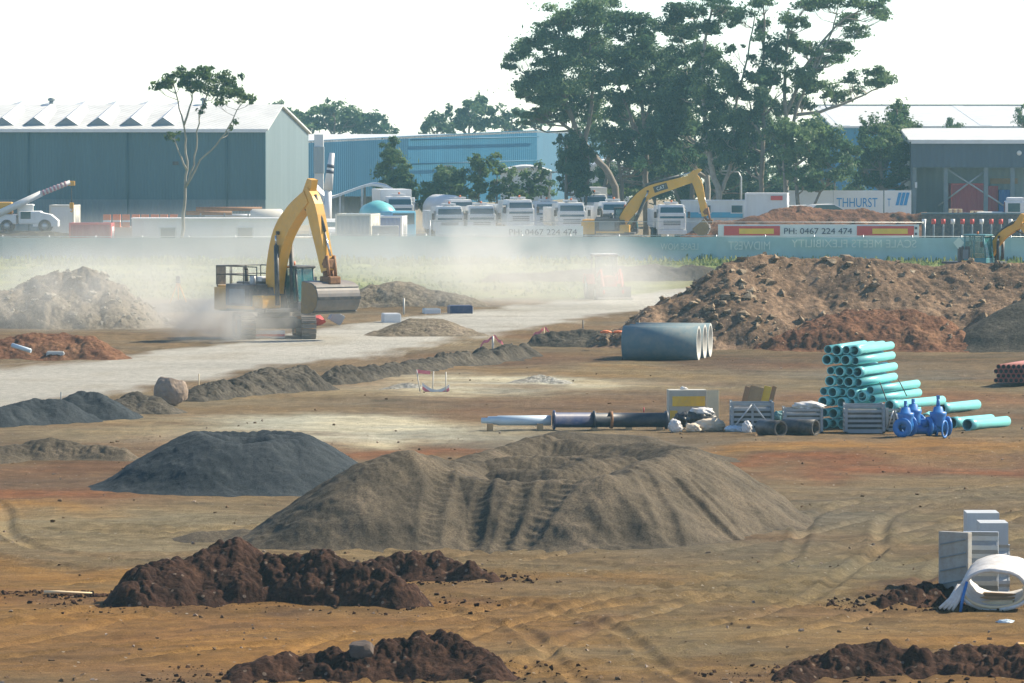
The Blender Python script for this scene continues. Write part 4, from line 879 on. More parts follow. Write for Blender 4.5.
# ------------------------------------------------------------------ containers and huts
def container(name, label, cat, px0, px1, top, Y, mat, endmat=None, depth=2.4, rz=0.0, group=None, base=None, win=0, lid=False):
    a_, b_ = at(px0, top, Y), at(px1, top, Y); wdt = b_.x - a_.x; zb = 0 if base is None else base; h = a_.z - zb
    t = thing(name, label, cat, ((a_.x + b_.x) / 2, Y, zb), rz, group)
    mb = MB(); mb.box((0, depth / 2, h / 2 + .04), (wdt - .08, depth - .08, h - .12)); mb.build('shell', mat, t)
    mb = MB()
    for sx_ in (-1, 1):
        for y in (.0, depth): mb.box((sx_ * (wdt / 2 - .05), y + (.04 if y == 0 else -.04), h / 2), (.12, .12, h))
    for z in (.08, h - .07):
        for y in (.03, depth - .03): mb.box((0, y, z), (wdt - .24, .09, .13))
        for sx_ in (-1, 1): mb.box((sx_ * (wdt / 2 - .04), depth / 2, z), (.09, depth - .2, .13))
    mb.build('edge_frame', endmat or mat, t)
    if endmat:
        MB().box((wdt / 2 - .022, depth / 2, h / 2), (.03, depth - .3, h - .3)).build('end_panel', endmat, t)
        mb = MB()
        for k in (.3, .45, .6, .75): mb.cyl((wdt / 2 + .01, depth * k, .25), (wdt / 2 + .01, depth * k, h - .25), .025, n=6)
        mb.build('door_bar', MT['galv'], t)
    for k in range(win):
        x = -wdt / 2 + wdt * (k + .5) / win; f = MB(); f.box((x, .025, h * .62), (.95, .05, .8)); f = f.build('window', MT['white'], t); MB().box((x, -.003, h * .62), (.8, .02, .65)).build('pane', MT['glass'], f)
    if lid: MB().box((0, depth / 2, h + .03), (wdt + .15, depth + .15, .06)).build('roof', MT['white'], t)
    return t
container('shipping_container', 'pale grey shipping container with its sunlit end coloured cream beside the arm', 'container', 335, 371, 214, 404, MT['gray_cont'], MT['lit_end_cont'], 3.4, R(-10))
container('site_hut', 'small white hut under the crane boom', 'hut', 49, 74, 205, 412, MT['white_hut'], MT['offwhite'], 2.2, R(-8))
container('skip_bin', 'red skip bin at the foot of the white hut', 'skip', 69, 111, 223, 396, MT['red_clad'], MT['red'], 1.8, R(-4))
container('site_hut', 'long low white site hut with two barred windows', 'hut', 132, 281, 219, 398, MT['white_hut'], None, 2.6, 0, win=0, lid=True)
th = bpy.data.objects['site_hut.001']
for k, px in enumerate((168, 245)):
    q = at(px, 233, 398); f = MB(); f.box((0, 0, 0), (1.2, .06, .85)); f = f.build('window', MT['galv'], th, (q.x - th.location.x, -.035, q.z)); MB().box((0, -.034, 0), (1.02, .02, .7)).build('pane', MT['glass'], f)
container('site_office', 'long white site office with two dark windows and a blue band', 'site office', 682, 745, 201, 440, MT['white_hut'], None, 2.6, 0, lid=True)
so1 = bpy.data.objects['site_office']
for px in (705, 737):
    q = at(px, 209, 440); f = MB(); f.box((0, 0, 0), (1.0, .06, .7)); f = f.build('window', MT['white'], so1, (q.x - so1.location.x, -.035, q.z)); MB().box((0, -.034, 0), (.84, .02, .55)).build('pane', MT['glass'], f)
q = at(713, 215, 440); MB().box((0, 0, 0), (4.6, .03, .42)).build('blue_stripe', MT['blueband'], so1, (q.x - so1.location.x, -.02, q.z))
container('box_trailer', 'white box trailer with a small red badge at the top right', 'trailer', 745, 787, 193, 432, MT['white_hut'], MT['white'], 2.6, R(-6))
bt = bpy.data.objects['box_trailer']; q = at(778, 198, 432); MB().box((0, 0, 0), (.9, .03, .32)).build('badge', MT['redink'], bt, (q.x - bt.location.x - .1, -.03, q.z))
container('shipping_container', 'blue container beside the depot trucks at the left', 'container', 377, 402, 216, 410, MT['blue_cont'], MT['white'], 2.4, R(-8))
container('shipping_container', 'low white crate box behind the dusty trucks', 'container', 372, 398, 226, 402, MT['graytimber'], None, 2.0, 0)
q = at(300, 213, 420); t = thing('storage_tank', 'cream round-topped tank lying on a stand behind the long hut', 'tank', (at(266, 213, 420).x, 420, 0)); mb = MB(); mb.lathe((-1.2, 0, 1.85), (1, 0, 0), [(0, .02), (.05, .7), (.2, .85), (2.3, .85), (2.45, .7), (2.5, .02)], 20); mb.build('shell', MT['offwhite'], t); mb = MB(); mb.box((-.7, 0, .55), (.2, 1.4, 1.1)); mb.box((.8, 0, .55), (.2, 1.4, 1.1)); mb.build('stand', MT['steelpost'], t)
# stacked orange barriers and pipes behind the long hut
GB_ = 'orange barriers in a row before the grey-green shed'
for k in range(8):
    px = 107 + k * 9.5; q = at(px, 214, 425); t0 = thing('road_barrier', 'orange and white plastic barrier in the row before the big left shed', 'barrier', (q.x, 425 + .3 * (k % 2), 1.25), R(random.uniform(-8, 8)), GB_)
    mb = MB(); mb.prism([(-.3, 0), (.3, 0), (.12, .35), (.10, .95), (-.10, .95), (-.12, .35)], -.28, .28, axis='x'); fixn(mb.build('body', MT['orange'], t0)); MB().box((0, 0, .45), (.57, .33, .14)).build('reflector', MT['signwhite'], t0)
p = at(140, 230, 427); tag(MB().box((0, 0, .6), (8.5, 1.6, 1.3), bev=.05).build('loading_bench', MT['concrete_pale'], loc=(p.x, 427, 0)), 'low pale bench the orange barriers stand on', 'bench')
for k, (x0, x1, yy) in enumerate(((196, 262, 209), (186, 232, 213), (205, 258, 216))):
    a_, b_ = at(x0, yy, 430 + k), at(x1, yy, 430 + k); tag(MB().tube([a_, b_], .16, 8).build('steel_pipe', MT['rust'] if k < 2 else MT['galv']), ['rusty steel pipe on top of the rack behind the long hut', 'short rusty steel pipe low on the rack behind the long hut', 'grey steel pipe at the bottom of the rack behind the long hut'][k], 'pipe')
t = thing('pipe_rack', 'steel rack carrying pipes behind the long white hut', 'rack', (at(225, 215, 431).x, 431, 0)); mb = MB()
for x in (-1.8, 0, 1.8):
    mb.box((x, -.9, 1.1), (.12, .12, 2.2)); mb.box((x, 1.2, 1.1), (.12, .12, 2.2)); 
    for z in (.7, 1.15, 1.65): mb.box((x, .15, z), (.1, 2.2, .1))
mb.build('frame', MT['steelpost'], t)
# ------------------------------------------------------------------ buildings
def bld(name, label, corner, ang, length, depth, cat='warehouse'):
    """corner = front right corner on the ground; local -x runs along the front, +y goes back"""
    return thing(name, label, cat, (corner[0], corner[1], 0), ang)
# left shed with row of roof monitors
a_ = at(265.5, 131, 470); EH = a_.z
t = bld('warehouse', 'long teal warehouse with pale roof ridges at the left edge', (a_.x, 470), R(-5.5), 40, 32)
L_, D1, D2 = 46, 9.0, 27.0; RH = EH + 2.05; BH = EH - .35
mb = MB(); mb.box((-L_ / 2, .1, EH / 2), (L_, .2, EH)); mb.build('front_wall', MT['teal_clad'], t)
mb = MB(); mb.prism([(.2, 0), (D2, 0), (D2, BH - .05), (D1, RH - .06), (.2, EH - .02)], -.2, 0, axis='x'); fixn(mb.build('gable_wall', MT['lit_dusty_clad'], t))
mb = MB(); mb.prism([(-.35, EH + .02), (D1, RH), (D1, RH + .16), (-.35, EH + .17)], -L_, .25, axis='x'); mb.prism([(D1 + .003, RH), (D2 + .3, BH - .02), (D2 + .3, BH + .12), (D1 + .003, RH + .16)], -L_, .25, axis='x'); rf = fixn(mb.build('roof', MT['roof_white'], t))
mb = MB(); mb.box((-L_ / 2 + .1, -.42, EH + .02), (L_, .12, .26)); mb.build('gutter', MT['white'], rf)
for k, px in enumerate((11, 43, 75.5, 107.5, 140, 172, -21, -53)):
    pk = at(px, 105, 478); 
    lx = (pk.x - t.location.x) - .5; w_ = 1.5; z0 = EH + .12; zt = RH + .48
    m_ = MB(); m_.add([(lx - w_, .9, z0), (lx + w_, .9, z0), (lx, .9, z0 + 1.0), (lx - w_, D1 + 1.6, RH + .05), (lx + w_, D1 + 1.6, RH + .05), (lx, D1 + 1.6, zt)], [(0, 2, 5, 3), (2, 1, 4, 5), (3, 5, 4)], 0)
    m_ = m_.build('roof_monitor', MT['skylight'], t); MB().add([(lx - w_ * .96, .92, z0), (lx + w_ * .96, .92, z0), (lx, .92, z0 + .96)], [(0, 1, 2)]).build('monitor_vent', MT['steelpost'], m_)
mb = MB()
for x in (-19.5, -6.5): mb.cyl((x, D1, RH), (x, D1, RH + .5), .18, n=10); mb.lathe((x, D1, RH + .42), (0, 0, 1), [(0, .1), (.05, .3), (.2, .32), (.3, .1)], 12)
mb.build('roof_vent', MT['steelpost'], rf)
mb = MB(); mb.box((-L_ / 2, -.06, 1.3), (L_, .1, 2.6)); mb.build('plinth', MT['lit_dusty_clad'], t)
for x in (-3.2, -11.5, -19.8, -28.1): MB().cyl((x, -.12, 0), (x, -.12, EH - .1), .05, n=8).build('downpipe', MT['teal_clad'], t)

mb = MB(); mb.box((-7.5, -.05, 5.6), (.5, .08, .3)); mb.build('wall_lamp', MT['charcoal'], t)
# white bulk bag tower and black-white crane arm beside it
a_, b_ = at(314, 150, 468), at(323.5, 150, 468); t = thing('hoist_tower', 'slim pale tower at the end of the grey gable', 'tower', ((a_.x + b_.x) / 2, 468, 0)); mb = MB(); mb.box((0, .5, 4.0), (.75, .9, 8.0), bev=.03); mb.build('shaft', MT['white_hut'], t); z = at(318, 160, 468).z; MB().box((0, .4, z), (.85, 1.0, 2.2), bev=.03).build('head', MT['gray_cont'], t)
a_, b_ = at(328, 190, 440), at(332, 153, 440); t = thing('concrete_pump', 'black and white ribbed mast leaning beside the hoist tower', 'mast', (a_.x, 440, 0))
l0 = Vector((0, 0, 0)); l1 = Vector((0, 0, a_.z)); l2 = Vector((b_.x - a_.x, 0, b_.z)); MB().tube([l0, l1], .28, 8).build('mast_base', MT['white'], t); MB().tube([l1, l2], [.36, .2], 8).build('mast_arm', MT['white'], t)
mb = MB()
for k in (.45, .6): mb.tube([l1 + (l2 - l1) * k, l1 + (l2 - l1) * (k + .09)], .345 - k * .1, 8)
mb.build('mast_band', MT['ink'], t); MB().box((0, 0, .5), (1.6, 1.6, 1.0), bev=.05).build('mast_footing', MT['yellow'], t)
# curved roof shelter
t = thing('shelter', 'curved-roof open shelter between the shed and the bushes', 'shelter', (at(385, 200, 452).x, 452, 0))
pts = [];
for px, py in ((312, 186), (322, 196), (330, 198), (345, 193), (362, 187), (372, 185), (384, 187), (394, 193), (399, 200), (400, 207)): q = at(px, py, 452); pts.append((q.x - t.location.x, q.z, .09))
mb = MB(); mb.ribbon(lerp_pts(pts, 4), 0, 9); fixn(mb.build('roof', MT['white_hut'], t)); mb = MB()
for px in (316, 340, 362, 384, 399):
    q = at(px, 200, 452); zt = float(np.interp(q.x - t.location.x, [p_[0] for p_ in pts], [p_[1] for p_ in pts])) - .05
    for y in (.3, 8.5): MB().box((q.x - t.location.x, y, zt / 2), (.16, .16, zt)).build('post', MT['galv'], t)
a_, b_ = at(330, 200, 460), at(398, 200, 460); mb = MB(); mb.box(((a_.x + b_.x) / 2 - t.location.x, 9.05, 1.5), (b_.x - a_.x, .08, 3.0)); mb.build('back_screen', MT['gray_cont'], t)
container('cool_room', 'low white shed with a dark window strip left of the bushes', 'shed', 384, 414, 198, 446, MT['white_hut'], MT['white'], 4, 0)
t = bpy.data.objects['cool_room']; q = at(399, 203, 446); MB().box((0, 0, 0), (1.9, .03, .55)).build('window', MT['glass'], t, (q.x - t.location.x, -.02, q.z))
# long blue factory
a_ = at(537, 130.5, 622); t = bld('factory', 'long light-blue factory wall across the background', (a_.x, 622), R(0), 0, 0)
# built from real corner points : far left end nearer, corner at the right, then a darker flank
A = at(300, 141, 600); Bc = at(537, 130, 622); Dd = at(612, 133, 668); A0 = Vector((A.x, 600)); B0 = Vector((Bc.x, 622)); D0 = Vector((Dd.x, 668)); o2 = Vector((t.location.x, t.location.y))
def wall(name, p, q, zp, zq, mat, par, th=.3, y=0):
    d = (q - p).normalized(); n_ = Vector((-d.y, d.x)); vs = []
    for k in (0, th):
        for (c_, z) in ((p, zp), (q, zq)): e = c_ + n_ * k - o2; vs += [(e.x, e.y, -.6), (e.x, e.y, z)]
    m_ = MB(); m_.add(vs, [(0, 2, 3, 1), (4, 5, 7, 6), (0, 1, 5, 4), (2, 6, 7, 3), (1, 3, 7, 5)]); return fixn(m_.build(name, mat, par))
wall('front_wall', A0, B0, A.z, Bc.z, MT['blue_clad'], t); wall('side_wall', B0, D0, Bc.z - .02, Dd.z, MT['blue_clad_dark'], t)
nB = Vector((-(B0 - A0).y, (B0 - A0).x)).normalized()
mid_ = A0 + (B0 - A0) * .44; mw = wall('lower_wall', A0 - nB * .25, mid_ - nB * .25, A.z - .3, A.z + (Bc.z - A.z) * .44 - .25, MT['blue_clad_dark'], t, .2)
vs = [(A0.x - o2.x, A0.y - o2.y, A.z - .05), (B0.x - o2.x, B0.y - o2.y, Bc.z - .08), (D0.x - o2.x, D0.y - o2.y, Dd.z - .1), (A0.x - o2.x - 4, D0.y - o2.y + 30, A.z + .3)]
m_ = MB(); m_.add(vs + [(x, y, z - .2) for x, y, z in vs], [(0, 1, 2, 3), (7, 6, 5, 4), (0, 4, 5, 1), (1, 5, 6, 2), (2, 6, 7, 3), (3, 7, 4, 0)]); fixn(m_.build('roof', MT['roof_white'], t))
m_ = MB(); d = (B0 - A0)
for k in range(1, 3): 
    p0 = A0 + d * .45 - nB * .32 - o2; p1 = B0 - nB * .32 - o2; zz = 5.2 * k / 2; m_.tube([(p0.x, p0.y, zz + 1.6), (p1.x, p1.y, zz + 1.9)], .07, 6)
m_.build('wall_rail', MT['blue_clad_dark'], t)
# white low vaulted shed under the trees
def vault(label, px0, px1, top, Y, depth, rise):
    a_, b_ = at(px0, top, Y), at(px1, top, Y); w_ = b_.x - a_.x; h = a_.z; t = thing('vaulted_shed', label, 'shed', ((a_.x + b_.x) / 2, Y, 0)); n = 12
    arc = [(-w_ / 2 + w_ * k / n, h - rise + rise * math.sin(math.pi * k / n)) for k in range(n + 1)]
    m_ = MB(); m_.ribbon([(x, z, .1) for x, z in arc], -.3, depth); fixn(m_.build('roof', MT['roof_white'], t)); m_ = MB(); m_.prism([(-w_ / 2 + .1, 0), (w_ / 2 - .1, 0)] + [(x * .995, z - .12) for x, z in reversed(arc)], 0, depth - .3); fixn(m_.build('wall', MT['white_hut'], t)); MB().box((0, -.05, 1.5), (w_ * .25, .08, 3)).build('roller_door', MT['gray_cont'], t)
    return t
vault('white vaulted shed behind the young trees left of the tall trunks', 500, 552, 167, 520, 14, .5); vault('white vaulted shed glimpsed between the big eucalypt trunks', 585, 630, 161, 520, 14, 1.0)
# right: open-fronted shed
Yr = 452; a_ = at(911, 142, Yr); z1 = a_.z; zf = at(911, 167.5, Yr).z; W_ = 26; dp = 16
t = thing('open_shed', 'slate-grey open-fronted shed with crossed braces at the right edge', 'shed', (a_.x, Yr, 0), R(-1.5))
bz = at(932, 130, Yr + dp).z
m_ = MB(); m_.box((W_ / 2, .1, (z1 + zf) / 2), (W_, .2, z1 - zf)); m_.build('fascia', MT['slate_clad'], t)
m_ = MB(); m_.prism([(.2, 0), (dp, 0), (dp, bz - .2), (.2, z1 - .1)], 0, .15, axis='x'); fixn(m_.build('side_wall', MT['slate_clad'], t)); 
m_ = MB(); m_.prism([(-.3, z1 + .01), (dp + .3, bz), (dp + .3, bz + .16), (-.3, z1 + .18)], -.2, W_, axis='x'); rf = fixn(m_.build('roof', MT['roof_white'], t)); m_ = MB(); m_.box((W_ / 2, -.36, z1 - .02), (W_, .1, .22)); m_.build('gutter', MT['white'], rf)
m_ = MB(); m_.box((W_ / 2, 5.5, zf / 2 + .2), (W_ - .4, .15, zf + .4)); m_.build('bay_lining', MT['bay_clad'], t)
for px in (914, 945.5, 985.5, 1012): q = at(px, 190, Yr + .4); MB().box((q.x - t.location.x, .35, zf / 2), (.34, .3, zf)).build('post', MT['steelpost'], t)
def lo(px, py, y): q = at(px, py, Yr + y); return (q.x - t.location.x, y, q.z)
for p_, q_ in (((947, 169, .32), (1004, 206, .32)), ((983, 172, .45), (938, 206, .45))): m_ = MB(); m_.tube([lo(*p_), lo(*q_)], .075, 6); m_.build('brace', MT['galv'], t)
q = lo(1002, 181, 5.3); MB().box(q, (2.2, .25, .45)).build('shelf_beam', MT['timber'], t); q = lo(916, 185, .1); MB().box(q, (.18, .12, .45)).build('wall_box', MT['signwhite'], t); q = lo(1019, 153, -.05); MB().lathe((q[0], -.02, q[2]), (0, -1, 0), [(0, .2), (.06, .2), (.1, .02)], 12).build('fascia_lamp', MT['lamp'], t)
container('shipping_container', 'dark red container inside the open shed', 'container', 951, 985, 183.5, Yr + 1.2, MT['red_clad'], MT['red'], 2.4, 0)
container('shipping_container', 'smaller red container right of the dark red one in the shed', 'container', 986.5, 998, 186, Yr + 1.6, MT['red_clad'], None, 2.4, 0)
container('shipping_container', 'bright blue container inside the open shed', 'container', 999, 1011, 190, Yr + 1.4, MT['blue_cont'], None, 2.4, 0)
GP = 'pallet stacks in front of the open shed'
for (px, n, lab) in ((955.5, 11, 'taller stack of pallets in front of the dark red container'), (977, 10, 'shorter stack of pallets in front of the open shed')):
    q = at(px, 214, 432); t0 = thing('pallet_stack', lab, 'pallets', (q.x, 432, .9), R(4), GP)
    for k in range(n):
        m_ = MB(); z = k * .145
        for y in (-.5, -.25, 0, .25, .5): m_.box((0, y, z + .125), (.95, .12, .025))
        for x in (-.4, 0, .4): m_.box((x, 0, z + .055), (.09, 1.1, .10))
        m_.build('pallet', MT['ply'], t0)
tag(MB().box((0, 0, .42), (6.5, 3, .9), bev=.06).build('loading_bench', MT['concrete'], loc=(at(967, 222, 432).x, 432, 0)), 'low concrete bench under the pallet stacks', 'bench')
# far roof
t = thing('warehouse', 'long pale-roofed warehouse far behind the open shed', 'warehouse', (at(835, 130, 600).x, 600, 0)); a_ = at(835, 128, 600); bq = at(850, 107.5, 640); W_ = 44
m_ = MB(); m_.box((W_ / 2, .15, a_.z / 2 - .3), (W_, .3, a_.z + .6)); m_.build('front_wall', MT['blue_clad'], t); m_ = MB(); m_.prism([(-.3, a_.z), (40, bq.z), (40, bq.z + .2), (-.3, a_.z + .2)], -.3, W_, axis='x'); rf = fixn(m_.build('roof', MT['roof_white'], t)); m_ = MB(); m_.box((W_ / 2, 40, bq.z + .1), (W_, .5, .5)); m_.build('ridge_cap', MT['steelpost'], rf); m_ = MB(); m_.box((W_ / 2 - .1, 40.2, bq.z / 2 - .4), (W_ - .6, .2, bq.z + .5)); m_.build('rear_wall', MT['blue_clad'], t)
for k in range(5): MB().box((1 + k * 7.5, 20, (a_.z + bq.z) / 2 + .22), (1.2, 39, .04), Euler((math.atan2(bq.z - a_.z, 40.3), 0, 0))).build('roof_light', MT['skylight'], rf)
# ------------------------------------------------------------------ hoarding along the yard
def fence_line(name, label, cat, px0, px1, base_y, Y0, Y1, h, pitch, mat, group=None):
    a_ = at(px0, 300, Y0); b_ = at(px1, 300, Y1); t = thing(name, label, cat, (a_.x, Y0, 0)); L = b_.x - a_.x; dy = Y1 - Y0; n = max(1, round(L / pitch))
    pan = []
    for k in range(n):
        x0, x1 = L * k / n, L * (k + 1) / n; m_ = MB(); nx = 14; nz = 5; vs = []
        for j in range(nz + 1):
            for i in range(nx + 1):
                u = i / nx; v_ = j / nz; sag = .05 * math.sin(math.pi * u) * (v_ ** 2) ; bow = .09 * math.sin(math.pi * u) * math.sin(math.pi * (v_ * .8 + .1)) * math.sin(k * 2.3 + 1) + .02 * math.sin(u * 6 * math.pi) * math.sin(k * 1.7 + v_ * 2)
                vs.append((x0 + (x1 - x0) * u, dy * (x0 + (x1 - x0) * u) / L - .04 + bow, .06 + (h - .08) * v_ - sag))
        fs = [(j * (nx + 1) + i, j * (nx + 1) + i + 1, (j + 1) * (nx + 1) + i + 1, (j + 1) * (nx + 1) + i) for j in range(nz) for i in range(nx)]
        m_.add(vs, fs, 0, True); pan.append((m_.build('banner_panel', mat[k % len(mat)], t), x0, x1))
    for k in range(n + 1): MB().cyl((L * k / n, dy * k / n + .16, 0), (L * k / n, dy * k / n + .16, h + .1), .035, n=8).build('post', MT['galv'], t)
    m_ = MB(); m_.tube([(0, .16, h + .02), (L, dy + .16, h + .02)], .022, 6); m_.build('top_rail', MT['galv'], t)
    return t, pan
MT['banner2'] = paint('teal_shade_cloth_faded', (.44, .58, .55), .75, .14, .35, .25, dcol=(.34, .42, .40)); MT['banner3'] = paint('grey_shade_cloth', (.32, .40, .40), .75, .1, .4, .3, dcol=(.45, .46, .42))
MT['banner4'] = paint('dusty_shade_cloth', (.42, .48, .47), .75, .1, .4, .35, dcol=(.5, .5, .44))
hd, pans = fence_line('site_hoarding', 'long teal shade-cloth hoarding with reversed lettering along the yard', 'hoarding', 330, 1110, 262, 378, 371, 1.70, 3.1, [MT['banner'], MT['banner'], MT['banner2']])
hd2, pans2 = fence_line('site_hoarding', 'pale dusty shade-cloth hoarding left of the yellow excavator', 'hoarding', -90, 329, 262, 380, 378.2, 1.55, 3.1, [MT['banner4'], MT['banner3'], MT['banner4']])
def onpanel(body, px, py, size, width, mirror=True, mat='bannertext'):
    q = at(px, py, 375 - (px - 512) * .009 - .2); lx = q.x - hd.location.x
    pn = min(pans, key=lambda e: abs((e[1] + e[2]) / 2 - lx))[0]
    o_ = text_mb(body, size, width, mirror, .01).build('lettering', MT[mat], pn); o_.location = (lx, (371 - 378) * (q.x - hd.location.x) / (at(1110, 300, 371).x - hd.location.x) - .24, q.z); o_.rotation_euler.z = math.atan2(-7, at(1110, 300, 371).x - hd.location.x)
onpanel('MIDWEST', 750, 246, .55, 2.75); onpanel('SCALE MEETS FLEXIBILITY', 855, 244, .52, 8.2); onpanel('LEASE NOW', 680, 247, .42, 2.5); onpanel('MIDWEST', 990, 242, .45, 2.0)
q = at(957, 243, 373.6); m_ = MB(); m_.prism([(0, .42), (.36, .06), (0, -.42), (-.36, .06)], -.01, 0); m_ = fixn(m_.build('emblem', MT['bannertext'], min(pans, key=lambda e: abs((e[1] + e[2]) / 2 - (q.x - hd.location.x)))[0], (q.x - hd.location.x, -6.0, q.z)))
_dx = at(1110, 300, 371).x - hd.location.x; m_.location.y = -7 * (q.x - hd.location.x) / _dx - .2
# ------------------------------------------------------------------ second fence with white phone banner
ph, pp = fence_line('banner_fence', 'low post fence carrying the white phone-number banners behind the hoarding', 'fence', 430, 925, 252, 398, 394, 2.2, 30, [MT['signwhite']])
for e in list(pp): bpy.data.objects.remove(e[0])
def sign_on(px0, px1, py0, py1, Y, mat, par, nm='sign_board', yoff=0.0):
    a_, b_ = at(px0, py0, Y), at(px1, py1, Y); o_ = MB().box(((a_.x + b_.x) / 2 - par.location.x, Y + yoff - par.location.y, (a_.z + b_.z) / 2), (b_.x - a_.x, .04, abs(a_.z - b_.z)), bev=.012).build(nm, mat, par); return o_
def letters(body, px, py, size, width, Y, mat, par, mirror=False):
    q = at(px, py, Y); o_ = text_mb(body, size, width, mirror, .012).build('lettering', mat, par); root = par
    while root.parent: root = root.parent
    o_.location = (q.x - root.location.x, Y - root.location.y - .03, q.z); return o_
b1 = sign_on(441, 583, 226, 240, 394.8, MT['signwhite'], ph); letters('PH: 0467 224 474', 543, 232, .40, 4.7, 394.75, MT['ink'], b1)
b2 = sign_on(718, 919, 224.5, 238, 393.6, MT['signwhite'], ph); letters('PH: 0467 224 474', 818, 231, .40, 4.7, 393.55, MT['ink'], b2)
for px0, px1 in ((724, 780), (857, 914)):
    q0, q1 = at(px0, 226, 393.5), at(px1, 235.5, 393.5); w_, h_ = q1.x - q0.x, q0.z - q1.z; xc, zc = (q0.x + q1.x) / 2 - ph.location.x, (q0.z + q1.z) / 2
    r_ = MB().box((xc, 393.55 - ph.location.y, zc), (w_, .03, h_)).build('red_logo_plate', MT['redink'], b2); MB().box((xc + w_ * .08, 393.52 - ph.location.y, zc - h_ * .05), (w_ * .62, .03, h_ * .55)).build('yellow_logo_plate', MT['yellowink'], b2)
q = at(916, 231, 393.5)
for k in (-1, 1): MB().box((q.x - ph.location.x, 393.5 - ph.location.y, q.z + k * .2), (.16, .02, .16)).build('dark_mark', MT['ink'], b2)
# ------------------------------------------------------------------ white sign hoarding at the right, barrier row
sg = thing('sign_hoarding', 'tall white hoarding with blue lettering beside the open shed', 'hoarding', (at(835, 200, 445).x, 445, 0))
for px0, px1 in ((788, 833), (833.5, 883), (884.5, 911)): sign_on(px0, px1, 190.5, 216, 445, MT['signwhite'], sg, 'sign_panel')
for px in (788, 833.3, 883.7, 911): q = at(px, 190, 445); MB().box((q.x - sg.location.x, .12, q.z / 2), (.12, .1, q.z)).build('post', MT['steelpost'], sg)
pn = [c for c in sg.children if c.name.startswith('sign_panel')]
letters('THHURST', 857, 202.5, .72, 3.2, 445, MT['inkblue'], pn[1]); letters('T', 889, 202.5, .6, .25, 445, MT['inkblue'], pn[2])
for k in range(3):
    q = at(898.5 + k * 4, 199, 445); m_ = MB(); m_.prism([(-.24, -.5), (0, -.5), (.24, .5), (0, .5)], -.05, -.03); fixn(m_.build('stripe', MT['inkblue'], pn[2], (q.x - sg.location.x, 0, q.z)))
for k in range(11):
    q = at(924 + k * 9.6, 229, 402); t0 = thing('bollard', 'short bollard with red band in the row behind the hoarding at right', 'bollard', (q.x, 402, 0), 0, 'bollards behind the right end of the hoarding'); MB().cyl((0, 0, 0), (0, 0, 2.3), .07, n=8).build('post', MT['steelpost'], t0); MB().cyl((0, 0, 1.95), (0, 0, 2.3), .15, n=10).build('cap', MT['redink'] if k % 3 else MT['signwhite'], t0)
a_, b_ = at(922, 226, 404), at(1040, 226, 404); t = thing('low_wall', 'low dark wall behind the bollards at the right', 'wall', ((a_.x + b_.x) / 2, 404, 0)); MB().box((0, .2, 1.3), (b_.x - a_.x, .3, 2.6), bev=.03).build('wall_body', MT['charcoal'], t); MB().box((0, .2, 2.66), (b_.x - a_.x + .1, .42, .1), bev=.02).build('coping', MT['concrete'], t)
# street lamps
for px, py, Y, lab, arm in ((443.5, 166, 470, 'grey lamp post in front of the round dark bush', .3), (741, 171, 450, 'lamp post with a curved arm beneath the tall eucalypts', -1.0), (549, 172, 470, 'slim lamp post beside the young trees', .5)):
    q = at(px, py, Y); t = thing('street_lamp', lab, 'lamp', (q.x, Y, 0)); m_ = MB(); m_.tube([(0, 0, 0), (0, 0, q.z - .5), (arm * .2, 0, q.z - .1), (arm, 0, q.z)], [.11, .08, .06, .05], 8); m_.build('pole', MT['galv'], t); MB().box((arm * 1.25, 0, q.z), (.7, .25, .12), bev=.03).build('lamp_head', MT['gray_cont'], t)
